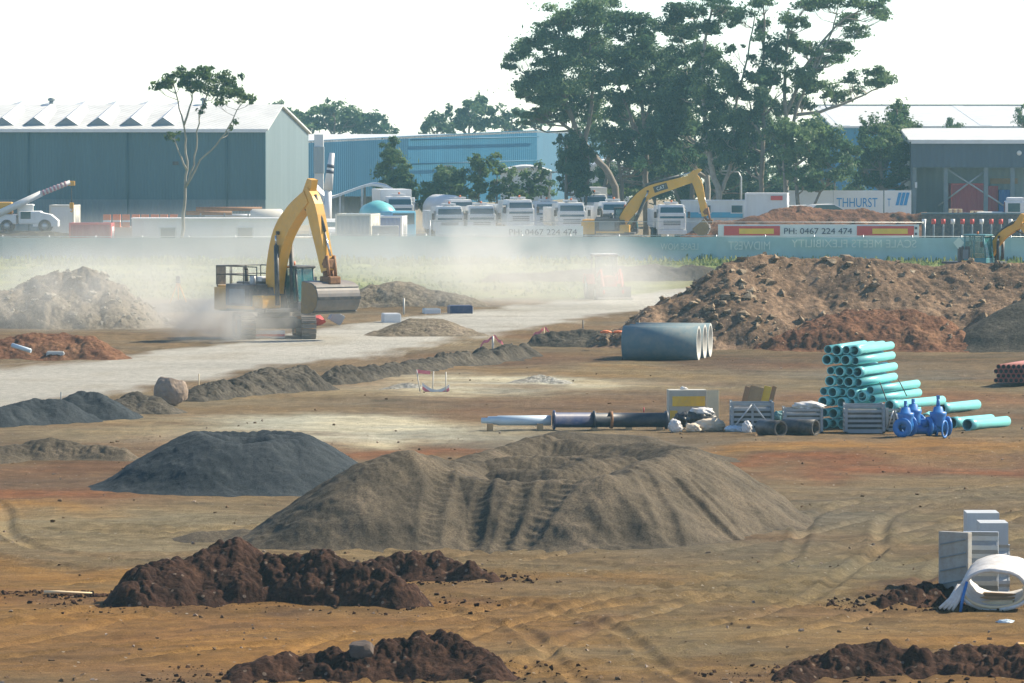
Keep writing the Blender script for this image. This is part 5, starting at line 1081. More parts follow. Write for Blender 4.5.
# ------------------------------------------------------------------ trees
def leaves(name, parent, mat, clumps, org, seed, size=.2, dens=.75, depth=1.0, droop=.4):
    """clumps: (x, y, z, rx, rz) local; small folded leaf sprays spread through each clump"""
    rg = np.random.default_rng(seed); V = []; T = []
    for (x, y, z, rx, rz) in clumps:
        n = int(min(4200, max(30, 1.9 * dens * rx * rz * math.pi / (size * size * .55) * 1.25)))
        k = rg.integers(5, 9); sub = rg.normal(0, .5, (k, 3)); sr = rg.uniform(.30, .62, k); wch = rg.integers(0, k, n)
        d = rg.normal(size=(n, 3)); d /= np.linalg.norm(d, axis=1)[:, None]; rad = rg.random(n) ** .45
        u = sub[wch] * .75 + d * (rad * sr[wch])[:, None]
        fl = rg.random(n) < .06; u[fl] *= 1.45
        u[:, 2] = np.where(u[:, 2] < -.35, -.35 + (u[:, 2] + .35) * .5, u[:, 2])
        c = np.array([x, y, z]) + u * np.array([rx, rx * depth, rz])
        nr = u / (np.linalg.norm(u, axis=1)[:, None] + 1e-6) * np.array([1, 1, 1.1]) + rg.normal(size=(n, 3)) * .42; nr /= np.linalg.norm(nr, axis=1)[:, None]
        a = np.cross(nr, rg.normal(size=(n, 3))); a /= np.linalg.norm(a, axis=1)[:, None]
        b = np.cross(nr, a); b /= np.linalg.norm(b, axis=1)[:, None]
        s = size * rg.uniform(.6, 1.5, n)[:, None]; a = a * s; b = b * s * .42
        q = np.stack([c - a, c + b, c + a, c - b], 1); V.append(q.reshape(-1, 3))
        tone = np.clip(.5 + .22 * rg.normal(size=n) + .35 * rg.normal() * .6, 0, 1); T.append(np.repeat(tone, 4))
    V = np.concatenate(V); T = np.concatenate(T); n = len(V) // 4
    me = bpy.data.meshes.new(name); me.vertices.add(len(V)); me.vertices.foreach_set('co', V.ravel()); me.loops.add(len(V)); me.loops.foreach_set('vertex_index', np.arange(len(V), dtype=np.int32)); me.polygons.add(n)
    me.polygons.foreach_set('loop_start', np.arange(0, 4 * n, 4, dtype=np.int32)); me.polygons.foreach_set('loop_total', np.full(n, 4, np.int32)); me.update(calc_edges=True)
    at_ = me.attributes.new('tone', 'FLOAT', 'POINT'); at_.data.foreach_set('value', T.astype(np.float32)); me.materials.append(mat)
    o_ = bpy.data.objects.new(name, me); C.objects.link(o_); o_.parent = parent; return o_
def tree(label, base, Y, clumps, trunk, mat='euc', bark='bark', r0=.35, size=.145, dens=.75, group=None, depthj=2.2, zbase=0, name='eucalyptus_tree', every=1, cat='tree'):
    """base px; clumps (px, py, rx, ry) in the tree's own plane, pushed back and forth for depth; trunk = list of poly-lines (px, py)"""
    seed = sum(map(ord, label)); rg = random.Random(seed); b = at(base, 300, Y); t = thing(name, label, cat, (b.x, Y, zbase), 0, group); k = Y / F
    def L(px, py, dy=0.0): q = at(px, py, Y); return Vector((q.x - b.x, dy, q.z - zbase))
    cl = []
    for (px, py, rx, ry) in clumps:
        dy = rg.uniform(-depthj, depthj); v_ = L(px, py, dy); cl.append((v_.x, dy, v_.z, rx * k * 1.26, ry * k * 1.26))
        if rx > 9:
            for q_ in range(3): cl.append((v_.x + rg.uniform(-1, 1) * rx * k, dy + rg.uniform(-1, 1) * rx * k * .6, v_.z + rg.uniform(-.9, .5) * ry * k, rx * k * rg.uniform(.4, .65), ry * k * rg.uniform(.4, .65)))
    m_ = MB(); nodes = []
    for ln in trunk:
        pts = [L(p[0], p[1], (p[2] if len(p) > 2 else 0) + rg.uniform(-.15, .15)) for p in ln]; 
        if ln[0][1] >= 215: pts[0].z = min(pts[0].z, -.1)
        fine = []
        for i in range(len(pts) - 1):
            for j in range(3):
                q = pts[i].lerp(pts[i + 1], j / 3); 
                if j: q += Vector((rg.uniform(-.08, .08), rg.uniform(-.08, .08), 0))
                fine.append(q)
        fine.append(pts[-1]); n = len(fine); rr = r0 * .8 if ln is trunk[0] else r0 * .5
        rs = [rr * (1 - .72 * i / (n - 1)) for i in range(n)]; m_.tube(fine, rs, 7); nodes += list(zip(fine, rs))
    for i, (x, y, z, rx, rz) in enumerate(cl):
        if i % every: continue
        c_ = Vector((x, y, z)); below = [(n_, r_) for n_, r_ in nodes if n_.z < z - .1] or nodes
        n_, r_ = min(below, key=lambda e: (e[0] - c_).length + (0 if e[0].z < z - .5 else .6)); dv = c_ - n_
        if dv.length < .3: continue
        md = n_ + dv * .55 + Vector((0, 0, -.12 * dv.length)) + Vector((rg.uniform(-.15, .15), rg.uniform(-.15, .15), 0)) * dv.length * .5
        q0 = min(r_ * .6, .13); m_.tube([n_, n_.lerp(md, .5), md, md.lerp(c_, .5) + Vector((0, 0, -.05)), c_ + Vector((0, 0, rz * .2))], [q0, q0 * .8, q0 * .6, q0 * .4, .02], 5)
        for w_ in range(4): e = c_ + Vector((rg.uniform(-.7, .7) * rx, rg.uniform(-.7, .7) * rx, rg.uniform(-.1, .6) * rz)); m_.tube([md, md.lerp(e, .6), e], [q0 * .4, q0 * .25, .012], 4)
    m_.build('trunk', MT[bark], t); leaves('crown', t, MT[mat], cl, b, seed, size, dens); return t
GE = 'tall eucalypts rising behind the trucks'
Z3 = lambda L_: [(480 + x / 3.415, y / 3.415, r, h) for x, y, r, h in L_]
Z4 = lambda L_: [(700 + x / 3.16, y / 3.16, r, h) for x, y, r, h in L_]
tree('broad pale-green eucalypt leaning left, leftmost of the tall ones', 616, 462, Z3([(85, 210, 9, 9), (110, 195, 9, 7), (150, 170, 15, 10), (200, 150, 14, 10), (240, 120, 20, 13), (250, 65, 15, 8), (290, 75, 16, 10), (340, 20, 22, 12), (400, 60, 18, 14), (420, -10, 20, 10), (180, 270, 18, 11), (150, 320, 10, 8), (215, 300, 16, 12), (260, 290, 22, 16), (240, 350, 20, 10), (320, 330, 24, 14), (300, 210, 22, 15), (230, 220, 14, 9), (380, 180, 20, 18), (370, 110, 22, 14), (330, 150, 16, 12), (380, 270, 20, 13), (200, 400, 14, 8), (170, 385, 10, 6), (300, 390, 18, 9), (390, 370, 18, 14)]),
     [[(616, 240), (615, 187), (605, 168), (584, 147), (572, 118), (562, 90), (556, 60), (560, 30)], [(584, 147), (590, 115), (594, 85), (590, 55), (588, 25)], [(605, 168), (578, 135), (560, 122), (540, 105)], [(572, 118), (560, 98), (545, 82), (530, 78)]], r0=.42, group=GE, bark='bark', dens=.8)
tree('dark dense eucalypt in the middle of the left cluster', 646, 456, Z3([(510, 65, 18, 10), (470, 95, 16, 12), (550, 100, 16, 13), (580, 125, 10, 9), (520, 160, 24, 15), (600, 190, 18, 15), (450, 200, 20, 15), (440, 260, 20, 13), (530, 250, 22, 13), (620, 230, 13, 12), (630, 270, 12, 10), (480, 330, 18, 13), (470, 380, 16, 12), (560, 320, 15, 13), (640, 300, 15, 15), (600, 350, 14, 10), (510, 400, 10, 8), (620, 400, 13, 12)]),
     [[(646, 240), (646, 190), (646, 150), (644, 120), (641, 92), (636, 60), (632, 25)], [(646, 150), (632, 120), (622, 95), (615, 70)], [(644, 120), (655, 95), (660, 65)], [(641, 92), (648, 60), (641, 30)]], 'eucdark', r0=.34, group=GE, dens=.9)
tree('thin dark eucalypt with low foliage between the left trunks', 622, 452, Z3([(480, 470, 15, 10), (520, 500, 13, 10), (540, 540, 17, 13), (450, 440, 11, 9), (570, 500, 10, 14), (600, 540, 10, 12), (590, 460, 13, 10)]), [[(622, 240), (622, 185), (618, 160), (612, 138), (604, 118)], [(618, 160), (630, 145), (638, 130)]], 'eucdark', r0=.26, group=GE, dens=.8)
tree('short ivy-dark tree column left of the eucalypt trunks', 567, 450, Z3([(300, 470, 10, 10), (320, 500, 13, 13), (350, 530, 12, 13), (290, 540, 10, 12), (330, 570, 14, 12), (360, 600, 10, 11), (280, 590, 9, 10), (310, 630, 12, 9), (350, 640, 10, 8)]), [[(567, 240), (566, 195), (566, 165), (567, 140)], [(580, 240), (587, 190), (589, 165), (586, 145)]], 'eucdark', r0=.24, group=GE, dens=1.0)
tree('upright eucalypt with a pale straight trunk right of the cluster gap', 707, 452, Z3([(640, 75, 13, 9), (610, 75, 8, 5), (700, 35, 15, 11), (700, 110, 16, 10), (660, 100, 11, 8), (690, 195, 17, 13), (740, 175, 14, 11), (690, 255, 19, 14), (660, 320, 19, 14), (700, 385, 20, 19), (640, 425, 15, 17), (700, 470, 18, 16), (650, 500, 14, 12), (690, 540, 16, 12), (720, 300, 14, 16), (640, 370, 10, 10)]),
     [[(707, 240), (708, 190), (705, 150), (704, 110), (704, 85), (699, 60), (697, 35), (692, 10)], [(704, 110), (690, 90), (684, 65)], [(699, 60), (685, 45), (675, 30)], [(705, 150), (690, 138), (680, 130)]], 'eucdark', 'bark_pale', r0=.32, group=GE, dens=.9)
tree('forked eucalypt with a wide pale fork just right of the arched boom', 718, 446, Z4([(40, 15, 16, 8), (130, 45, 12, 8), (70, 45, 12, 7), (30, 90, 13, 9), (90, 75, 9, 6), (30, 175, 15, 13), (100, 155, 8, 5), (50, 255, 19, 15), (20, 300, 14, 16), (110, 295, 15, 12), (60, 345, 17, 15), (120, 375, 17, 16), (100, 440, 16, 14), (40, 440, 16, 15), (90, 490, 13, 12), (30, 510, 13, 14)]),
     [[(718, 240), (719, 195), (712, 170), (706, 140), (704, 105), (702, 70), (706, 35), (712, 5)], [(719, 195), (728, 175), (734, 150), (733, 122), (738, 92), (748, 55), (755, 15)], [(712, 170), (708, 150), (722, 120), (726, 90)]], 'eucdark', 'bark_pale', r0=.36, group=GE, dens=.9)
tree('slender sparse eucalypt with foliage tufts high on its stem', 762, 444, Z4([(200, 235, 19, 11), (235, 250, 15, 12), (170, 240, 11, 9), (190, 8, 14, 6), (210, 75, 10, 7), (190, 118, 9, 6), (245, 140, 14, 10), (250, 190, 12, 10), (180, 300, 15, 10), (200, 330, 13, 10), (150, 365, 12, 9), (160, 180, 6, 4), (215, 160, 8, 7), (150, 440, 12, 14), (170, 500, 14, 12)]),
     [[(762, 240), (761, 180), (763, 140), (764, 105), (763, 70), (764, 35), (763, 5)], [(763, 140), (752, 118), (748, 95)], [(764, 105), (774, 75), (778, 45)]], 'eucdark', 'bark', r0=.28, group=GE, dens=.7)
tree('tall airy eucalypt with long limbs reaching right into the white sky', 786, 448, Z4([(390, 8, 20, 8), (430, -10, 16, 8), (340, 15, 14, 8), (540, 18, 17, 8), (500, 10, 12, 7), (575, 45, 11, 7), (470, 60, 10, 8), (495, 100, 12, 8), (400, 145, 22, 8), (450, 155, 13, 7), (330, 150, 13, 8), (430, 185, 10, 5), (300, 70, 18, 9), (290, 130, 11, 8), (380, 205, 15, 9), (310, 240, 15, 12), (350, 275, 15, 10), (420, 285, 12, 9), (480, 245, 12, 6), (565, 240, 12, 9), (570, 262, 11, 7), (530, 262, 8, 5), (500, 285, 8, 5), (450, 305, 10, 5), (320, 320, 14, 9), (270, 340, 10, 10)]),
     [[(786, 240), (786, 190), (785, 150), (786, 115), (785, 80), (787, 45), (788, 10)], [(785, 150), (795, 115), (806, 85), (820, 60), (832, 32), (838, 5)], [(786, 115), (803, 70), (822, 42), (845, 18), (872, 5)], [(795, 115), (820, 112), (845, 103), (862, 96), (878, 88)], [(806, 85), (815, 62), (826, 45)]], 'euc', 'bark_pale', r0=.32, group=GE, dens=.75)
tree('bushy olive-green tree low at the right end of the tall eucalypts', 800, 442, Z4([(300, 405, 16, 11), (360, 400, 16, 12), (330, 430, 14, 10), (420, 435, 18, 12), (485, 475, 13, 10), (430, 495, 15, 10), (350, 465, 18, 13), (290, 475, 16, 13), (380, 515, 14, 10), (300, 550, 15, 10), (400, 555, 18, 8), (455, 535, 15, 9), (260, 520, 12, 12), (340, 585, 14, 7), (250, 430, 13, 12)]),
     [[(800, 240), (797, 195), (796, 165), (800, 140)], [(800, 240), (820, 192), (838, 175), (848, 165)], [(796, 165), (815, 150), (830, 145)], [(790, 240), (786, 190), (783, 160), (786, 140)]], 'euc', 'bark', r0=.26, group=GE, dens=.8)
tree('dense dark tree standing behind the tall trunks in the middle', 690, 486, [(668, 140, 18, 16), (690, 150, 20, 18), (712, 150, 18, 18), (735, 155, 18, 16), (755, 150, 16, 16), (775, 140, 16, 18), (672, 165, 16, 12), (700, 172, 18, 12), (730, 176, 18, 12), (760, 172, 18, 12), (700, 120, 20, 16), (740, 118, 18, 14), (660, 118, 15, 15), (765, 118, 14, 12)], [[(690, 240), (692, 190), (694, 150), (696, 120)], [(690, 215), (730, 175), (745, 140)], [(690, 215), (670, 180), (665, 140)]], 'eucdark', r0=.35, group=GE, dens=.8)
for k_, (bx_, cl_) in enumerate(((612, [(600, 186, 16, 12), (618, 192, 16, 12), (608, 172, 12, 10), (630, 180, 12, 12)]), (655, [(645, 190, 16, 12), (662, 186, 16, 14), (655, 172, 14, 10)]), (692, [(682, 190, 16, 12), (700, 188, 16, 14), (690, 178, 14, 10)]), (738, [(722, 190, 16, 12), (742, 188, 18, 14), (756, 192, 14, 12), (735, 178, 14, 10)]), (780, [(770, 190, 16, 12), (788, 188, 16, 14), (778, 178, 14, 10), (802, 190, 14, 12)]), (835, [(820, 190, 14, 10), (840, 192, 16, 10), (856, 190, 12, 12)]))):
    tree(['dark understorey bush left of the pale upright trunk', 'dark understorey bush under the arched boom', 'dark understorey bush right of the arched boom', 'dark understorey bush behind the white box trailer', 'dark understorey bush behind the trunks of the airy eucalypt', 'dark understorey bush behind the left end of the blue-lettered sign'][k_], bx_, 498, cl_, [[(bx_, 236), (bx_, 205), (bx_, 180)]], 'eucdark', r0=.2, dens=1.0, group='understorey bushes beneath the eucalypts', name='bush', cat='bush')
tree('dense dark tree filling the gap behind the left trunks', 600, 488, [(592, 130, 14, 14), (604, 150, 12, 12), (634, 130, 14, 14), (652, 120, 14, 12), (655, 150, 12, 16), (640, 172, 12, 10), (670, 172, 10, 12)], [[(600, 240), (604, 190), (610, 150), (612, 130)], [(604, 190), (635, 160), (645, 130)]], 'eucdark', r0=.3, group=GE, dens=.7)
# trees right
GR = 'rounded trees between the sign and the open shed'
tree('rounded green tree in front of the pair beside the open shed', 885, 455, [(872, 128, 11, 9), (890, 132, 13, 10), (880, 145, 18, 11), (864, 142, 9, 8), (896, 150, 13, 13), (868, 158, 13, 11), (884, 163, 18, 12), (900, 168, 11, 13), (872, 177, 17, 11), (892, 182, 16, 9), (862, 172, 9, 10)], [[(882, 240), (882, 190), (880, 160), (880, 135)]], 'conifer', r0=.3, group=GR, name='tree', dens=.85)
tree('taller pointed green tree behind the rounded one by the open shed', 903, 470, [(895, 104, 5, 5), (898, 112, 9, 7), (905, 118, 13, 8), (897, 125, 12, 9), (910, 128, 12, 8), (900, 138, 14, 9), (918, 132, 8, 5), (905, 150, 14, 10)], [[(903, 240), (903, 180), (900, 140), (897, 108)]], 'conifer', r0=.3, group=GR, name='tree', dens=.9)
tree('small treetop peeping over the pale far roof', 950, 585, [(949, 120, 5, 4), (951, 125, 8, 5), (951, 132, 8, 6)], [[(950, 180), (950, 150), (950, 120)]], 'conifer', r0=.2, name='tree', dens=.9)
tree('treetop cut by the right edge above the open shed roof', 1022, 585, [(1022, 113, 5, 5), (1024, 120, 8, 6), (1030, 126, 10, 8)], [[(1024, 180), (1024, 150), (1022, 115)]], 'conifer', r0=.2, name='tree', dens=.9)
# lone thin tree left
tree('lone thin tree with a flat umbrella crown before the teal warehouse', 181, 392, [(156, 87, 5, 4), (163, 84, 9, 6), (173, 77, 11, 7), (181, 83, 9, 6), (188, 78, 12, 9), (202, 73, 13, 7), (197, 85, 13, 7), (217, 77, 13, 7), (210, 88, 10, 6), (228, 82, 10, 8), (222, 93, 11, 7), (237, 92, 10, 8), (245, 98, 9, 6), (252, 101, 4, 5), (202, 111, 4, 4), (205, 106, 3, 3), (174, 137, 8, 5), (170, 134, 5, 3), (236, 121, 2.5, 4), (230, 128, 2, 3), (218, 104, 6, 4), (180, 72, 7, 4), (208, 68, 6, 3)],
     [[(181, 245), (183, 215), (185, 188), (187, 170), (185, 145), (184, 125), (178, 100), (173, 82)], [(185, 188), (194, 165), (197, 140), (199, 115), (207, 95), (215, 82)], [(185, 188), (200, 160), (216, 145), (228, 128), (237, 110), (243, 98)], [(184, 125), (192, 100), (190, 82)], [(187, 170), (178, 150), (174, 138)]], 'young', 'bark_pale', r0=.16, size=.15, dens=.62, depthj=1.2)
# skyline trees, left of centre
GS = 'flat-crowned trees on the skyline behind the factory'
def sky_tree(lab, base, cl): tree(lab, base, 720, cl, [[(base, 175), (base + 1, 150), (base - 1, 132), (base, 118)], [(base, 140), (base - 8, 126), (base - 12, 118)], [(base, 138), (base + 9, 127), (base + 14, 119)]], 'eucdark', r0=.35, size=.3, dens=.8, group=GS, depthj=2.5, zbase=-6)
sky_tree('flat-crowned skyline tree nearest the grey gable', 298, [(275, 105, 9, 3), (288, 112, 9, 5), (300, 116, 12, 7), (292, 122, 10, 6), (310, 122, 12, 8), (302, 130, 10, 6)])
sky_tree('tallest flat-crowned skyline tree right of the grey gable', 335, [(322, 109, 11, 7), (335, 105, 8, 4), (334, 117, 13, 8), (347, 114, 12, 8), (328, 126, 12, 7), (345, 126, 12, 7)])
sky_tree('flat-crowned skyline tree ending beside the dark cypress', 374, [(360, 117, 10, 6), (372, 119, 12, 8), (386, 126, 9, 7), (366, 128, 11, 6), (380, 133, 12, 5), (394, 131, 5, 5), (355, 126, 8, 6)])
sky_tree('skyline tree left of the pair above the blue factory', 438, [(427, 128, 8, 6), (434, 118, 10, 7), (446, 112, 7, 6), (442, 126, 11, 8), (425, 133, 6, 4), (450, 133, 6, 5)])
sky_tree('broad skyline tree above the middle of the blue factory', 470, [(463, 114, 10, 8), (475, 105, 11, 8), (484, 99, 6, 4), (486, 110, 12, 8), (470, 123, 13, 8), (492, 122, 12, 8), (456, 124, 8, 7)])
sky_tree('skyline tree where the blue factory meets the eucalypts', 512, [(505, 116, 9, 7), (515, 113, 8, 6), (522, 119, 8, 7), (510, 126, 10, 6), (500, 124, 7, 6)])
sky_tree('skyline tree hidden behind the broad pale-green eucalypt', 542, [(535, 116, 9, 6), (546, 122, 9, 6), (530, 124, 8, 5)])
# depot shrubs and cypresses
GC = 'dark shrubs and cypresses before the blue factory'
def shrub(lab, base, cl, mat='conifer', Y=470, nm='shrub', size=.18, dens=.95): tree(lab, base, Y, cl, [[(base, 232), (base, 205), (base, (cl[0][1] + 200) / 2)]], mat, r0=.16, size=size, dens=dens, group=GC, depthj=.7, name=nm, cat='shrub' if nm == 'shrub' else 'tree')
shrub('tall dark cypress left of the light-blue factory wall', 392, [(392, 143, 9, 7), (388, 154, 10, 8), (395, 158, 11, 9), (384, 166, 9, 9), (392, 172, 13, 9), (386, 182, 12, 9), (396, 186, 12, 9), (390, 195, 13, 7)], nm='cypress_tree')
shrub('shorter rounded cypress beside the tall dark one', 402, [(402, 171, 8, 6), (399, 180, 10, 8), (406, 183, 10, 8), (402, 192, 13, 8), (408, 196, 9, 6)], nm='cypress_tree', Y=460)
shrub('olive bush behind the lamp post', 447, [(446, 170, 13, 7), (440, 178, 13, 8), (455, 180, 12, 9), (448, 190, 15, 9), (460, 195, 8, 8)], 'euc')
shrub('round dark-green bush in front of the lamp post', 436, [(436, 185, 11, 6), (430, 193, 13, 8), (442, 194, 13, 9), (434, 203, 16, 8), (448, 204, 11, 8), (424, 205, 8, 7)], Y=455)
shrub('upright cypress, left of the narrow pair by the white shed', 479, [(478, 157, 6, 5), (477, 165, 8, 7), (481, 171, 8, 7), (477, 180, 9, 7), (482, 188, 9, 7), (476, 195, 8, 6)], nm='cypress_tree')
shrub('upright cypress, right of the narrow pair by the white shed', 497, [(496, 156, 5, 4), (496, 163, 7, 6), (499, 170, 7, 5), (495, 183, 6, 5), (499, 190, 9, 7), (493, 196, 8, 5)], nm='cypress_tree')
shrub('sapling with open crown before the white vaulted shed', 528, [(525, 175, 7, 6), (530, 183, 8, 6), (522, 187, 7, 5), (534, 192, 8, 5), (526, 197, 9, 4), (538, 180, 5, 5)], 'euc', dens=.7)
shrub('sapling with a pointed top between the vaulted shed and trunks', 541, [(540, 166, 6, 5), (544, 172, 6, 5), (538, 176, 6, 5), (546, 183, 8, 6), (541, 191, 9, 6), (550, 194, 6, 5)], 'euc', dens=.7)
shrub('small dark sapling between the narrow cypresses', 511, [(512, 172, 5, 5), (509, 181, 7, 6), (514, 188, 7, 6), (508, 196, 8, 5)], 'euc', dens=.7)
shrub('bright yellow-green hedge shrub under the eucalypt trunks', 600, [(594, 190, 7, 4), (603, 191, 8, 4), (612, 192, 8, 4), (622, 191, 8, 4), (630, 193, 6, 3)], 'young', Y=466)
shrub('bright green bush right of the young saplings', 519, [(516, 192, 6, 4), (521, 195, 6, 4)], 'young', Y=462)
# weeds and grass along the hoarding, grass over the green strip
rg = np.random.default_rng(5); n = 26000
px = rg.uniform(-40, 1064, n); yy = np.where(rg.random(n) < .55, rg.uniform(366, 376, n), rg.uniform(300, 372, n)); xx = (px - 512) / F * yy
ok = ((yy > 364) | (xx < 6)) & (fbm(xx / 1.6, yy / 3, 3, 77) + (yy > 366) * .25 > .0); xx, yy = xx[ok], yy[ok]; n = len(xx); zz = ground_z(xx, yy); h = rg.uniform(.05, .22, n) + (yy > 368) * rg.uniform(0, .35, n) * (rg.random(n) < .3); an = rg.uniform(0, 6.3, n); wd = rg.uniform(.04, .12, n)
dx, dy = np.cos(an) * wd, np.sin(an) * wd; lx, ly = rg.normal(0, .08, n), rg.normal(0, .08, n)
V = np.stack([np.stack([xx - dx, yy - dy, zz - .02], 1), np.stack([xx + dx, yy + dy, zz - .02], 1), np.stack([xx + dx * .4 + lx, yy + dy * .4 + ly, zz + h], 1), np.stack([xx - dx * .4 + lx, yy - dy * .4 + ly, zz + h], 1)], 1).reshape(-1, 3)
me = bpy.data.meshes.new('grass'); me.from_pydata(V.tolist(), [], [(4 * i, 4 * i + 1, 4 * i + 2, 4 * i + 3) for i in range(n)]); a_ = me.attributes.new('tone', 'FLOAT', 'POINT'); a_.data.foreach_set('value', np.repeat(np.clip(rg.normal(.5, .25, n), 0, 1), 4).astype(np.float32)); me.materials.append(MT['grass']); o = bpy.data.objects.new('grass', me); C.objects.link(o); o['kind'] = 'stuff'
# ------------------------------------------------------------------ big concrete pipes
def hollow(name, label, cat, p0, d, L, r, ri, mat, matin=None, group=None, bell=0.0, n=28, belllen=.35):
    """open pipe whose near end is at p0"""
    prof = []
    if bell: prof += [(0, ri + bell * .6), (0, r + bell), (belllen, r + bell), (belllen + .12, r), (L, r), (L, ri), (belllen + .1, ri), (belllen, ri + bell * .6)]
    else: prof += [(0, ri), (.0, r), (L, r), (L, ri)]
    m_ = MB(); k = len(prof); mis = [0] * k
    if matin: 
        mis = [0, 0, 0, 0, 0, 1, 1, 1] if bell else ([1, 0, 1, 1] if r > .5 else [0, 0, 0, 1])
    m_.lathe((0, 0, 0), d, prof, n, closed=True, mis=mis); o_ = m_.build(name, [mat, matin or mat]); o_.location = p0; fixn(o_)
    sm = [abs(p.normal.dot(Vector(d).normalized())) < .8 for p in o_.data.polygons]; o_.data.polygons.foreach_set('use_smooth', sm)
    return tag(o_, label, cat, group)
GP1 = 'big concrete pipes lying side by side'
dl = Vector((-.985, .17, 0)).normalized()
for k, (px, py, lab) in enumerate(((699, 341.5, 'nearest of the three big concrete pipes, seen along its whole side'), (705, 340, 'middle one of the three big concrete pipes, mostly hidden'), (710.5, 339, 'farthest of the three big concrete pipes, only its rim and top showing'))):
    Yk = 228 + k * 1.55; p = at(px, py, Yk); r = .69
    hollow('concrete_pipe', lab, 'concrete pipe', (p.x, Yk, r - .03), dl, 3.05, r, r - .10, MT['concrete'], MT['concrete_pale'], GP1)
# ------------------------------------------------------------------ aqua pipe stack, coordinates read as rows of ends
GA = 'aqua plastic pipes on the stack'
Zs = lambda zx, zy: (820 + zx / 5.02, 330 + zy / 5.02)
dp_ = Vector((.40, .90, .012)).normalized(); dp2 = Vector((.50, .85, .02)).normalized()
ordn = ['first', 'second', 'third', 'fourth', 'fifth', 'sixth', 'seventh', 'eighth']
rows = [('top', [(40, 98, 0), (83, 101, 1), (131, 100, 0), (172, 104, 1)], dp_), ('second', [(34, 149, 1), (80, 150, 0), (127, 151, 1), (176, 155, 0)], dp_), ('third', [(53, 204, 0), (98, 208, 1), (146, 208, 0), (188, 211, 1)], dp_),
        ('fourth', [(49, 256, 1), (98, 258, 0), (143, 260, 1), (192, 263, 0)], dp_), ('fifth', [(18, 308, 0), (62, 312, 1), (110, 312, 0), (156, 317, 1), (205, 322, 0), (252, 302, 0)], dp2), ('sixth', [(14, 360, 1), (60, 362, 0), (107, 364, 1), (157, 364, 0), (212, 334, 1), (262, 347, 0)], dp2),
        ('seventh', [(20, 415, 0), (66, 418, 1), (112, 420, 0), (160, 420, 1), (208, 425, 0), (256, 425, 1)], dp2), ('lowest', [(20, 470, 1), (66, 470, 0), (112, 472, 1), (160, 472, 0), (208, 474, 1)], dp2)]
rr = random.Random(4)
for ri_, (rn, ends, dd) in enumerate(rows):
    for k, (zx, zy, bl) in enumerate(ends):
        px, py = Zs(zx, zy); Yk = 178.2 + rr.uniform(-.06, .06) + (0 if bl else .08); p = at(px, py, Yk); pz = max(p.z, .15)
        lab = f'{"wide socketed" if bl else "narrow plain"} aqua pipe end, {ordn[k]} from left in the {rn} stack row'
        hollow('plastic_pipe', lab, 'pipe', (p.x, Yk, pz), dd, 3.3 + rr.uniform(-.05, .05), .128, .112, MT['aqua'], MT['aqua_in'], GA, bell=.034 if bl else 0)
# loose ones lying right of the stack
GL = 'aqua plastic pipes lying loose on the ground'
for zx, zy, L, dd, lab in ((348, 378, 3.6, (.52, .85, 0), 'aqua pipe lying just right of the stack, behind the blue valves'), (530, 452, 1.8, (.15, .98, 0), 'short aqua pipe half hidden behind the blue valve bodies'), (608, 396, 2.4, (.56, .83, .01), 'aqua pipe lying highest, on top of the loose pair at the right'), (662, 470, 2.5, (.56, .83, 0), 'middle aqua pipe of the loose group right of the blue valves'), (740, 480, 2.5, (.56, .83, 0), 'aqua pipe lying nearest and furthest right of the loose group')):
    px, py = Zs(zx, zy); Yk = 173.2 if zy > 440 else (173.8 if zx > 400 else 177.6); p = at(px, py, Yk); d = Vector(dd).normalized()
    z = .16 if zy > 440 else p.z
    if zx > 400:
        p = gr(px, py + (5 if zy > 440 else 5)); Yk = p.y; z = .18
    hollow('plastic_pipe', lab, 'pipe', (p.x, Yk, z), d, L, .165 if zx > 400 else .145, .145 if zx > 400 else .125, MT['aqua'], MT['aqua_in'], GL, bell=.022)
m_ = MB()
# strapped bundle bands and bearers
for zx0, zy0, zx1, zy1 in ((300, 262, 335, 355), (392, 245, 436, 332)):
    a_ = at(*Zs(zx0, zy0), 177.2 + (zx0 - 250) * .009); b_ = at(*Zs(zx1, zy1), 177.1 + (zx0 - 250) * .009); m_ = MB(); m_.tube([a_, a_.lerp(b_, .5) + Vector((0, -.03, 0)), b_], .018, 5); tag(m_.build('strap', MT['rubber']), 'black strap round the leaning bundle of aqua pipes, ' + ('nearer the open ends' if zx0 < 350 else 'nearer the far ends'), 'strap')
for py, lab in ((370, 'timber bearer under the upper two rows of aqua pipe'), (390.5, 'timber bearer in the middle of the aqua pipe stack')):
    a_ = at(828, py, 179.1); b_ = at(860, py, 179.1); tag(MB().box(((a_.x + b_.x) / 2, 179.1, a_.z), (b_.x - a_.x, .1, .06)).build('timber_bearer', MT['timber']), lab, 'bearer')
# red-brown pipe stack, far right
GRP = 'red-brown pipes stacked at the right edge'
for r_ in range(4):
    for k in range(8):
        px = 996 + k * 5.05 + (2.5 if r_ % 2 else 0); py = 380.5 - r_ * 4.6; p = at(px, py, 207); hollow('plastic_pipe', f'red-brown pipe, {ordn[k]} from left in the {["bottom", "second lowest", "second highest", "top"][r_]} row of its stack', 'pipe', (p.x, 207, max(p.z, .10)), (.35, .93, 0), 4, .086, .07, MT['redpipe'], MT['charcoal'], GRP, n=12)
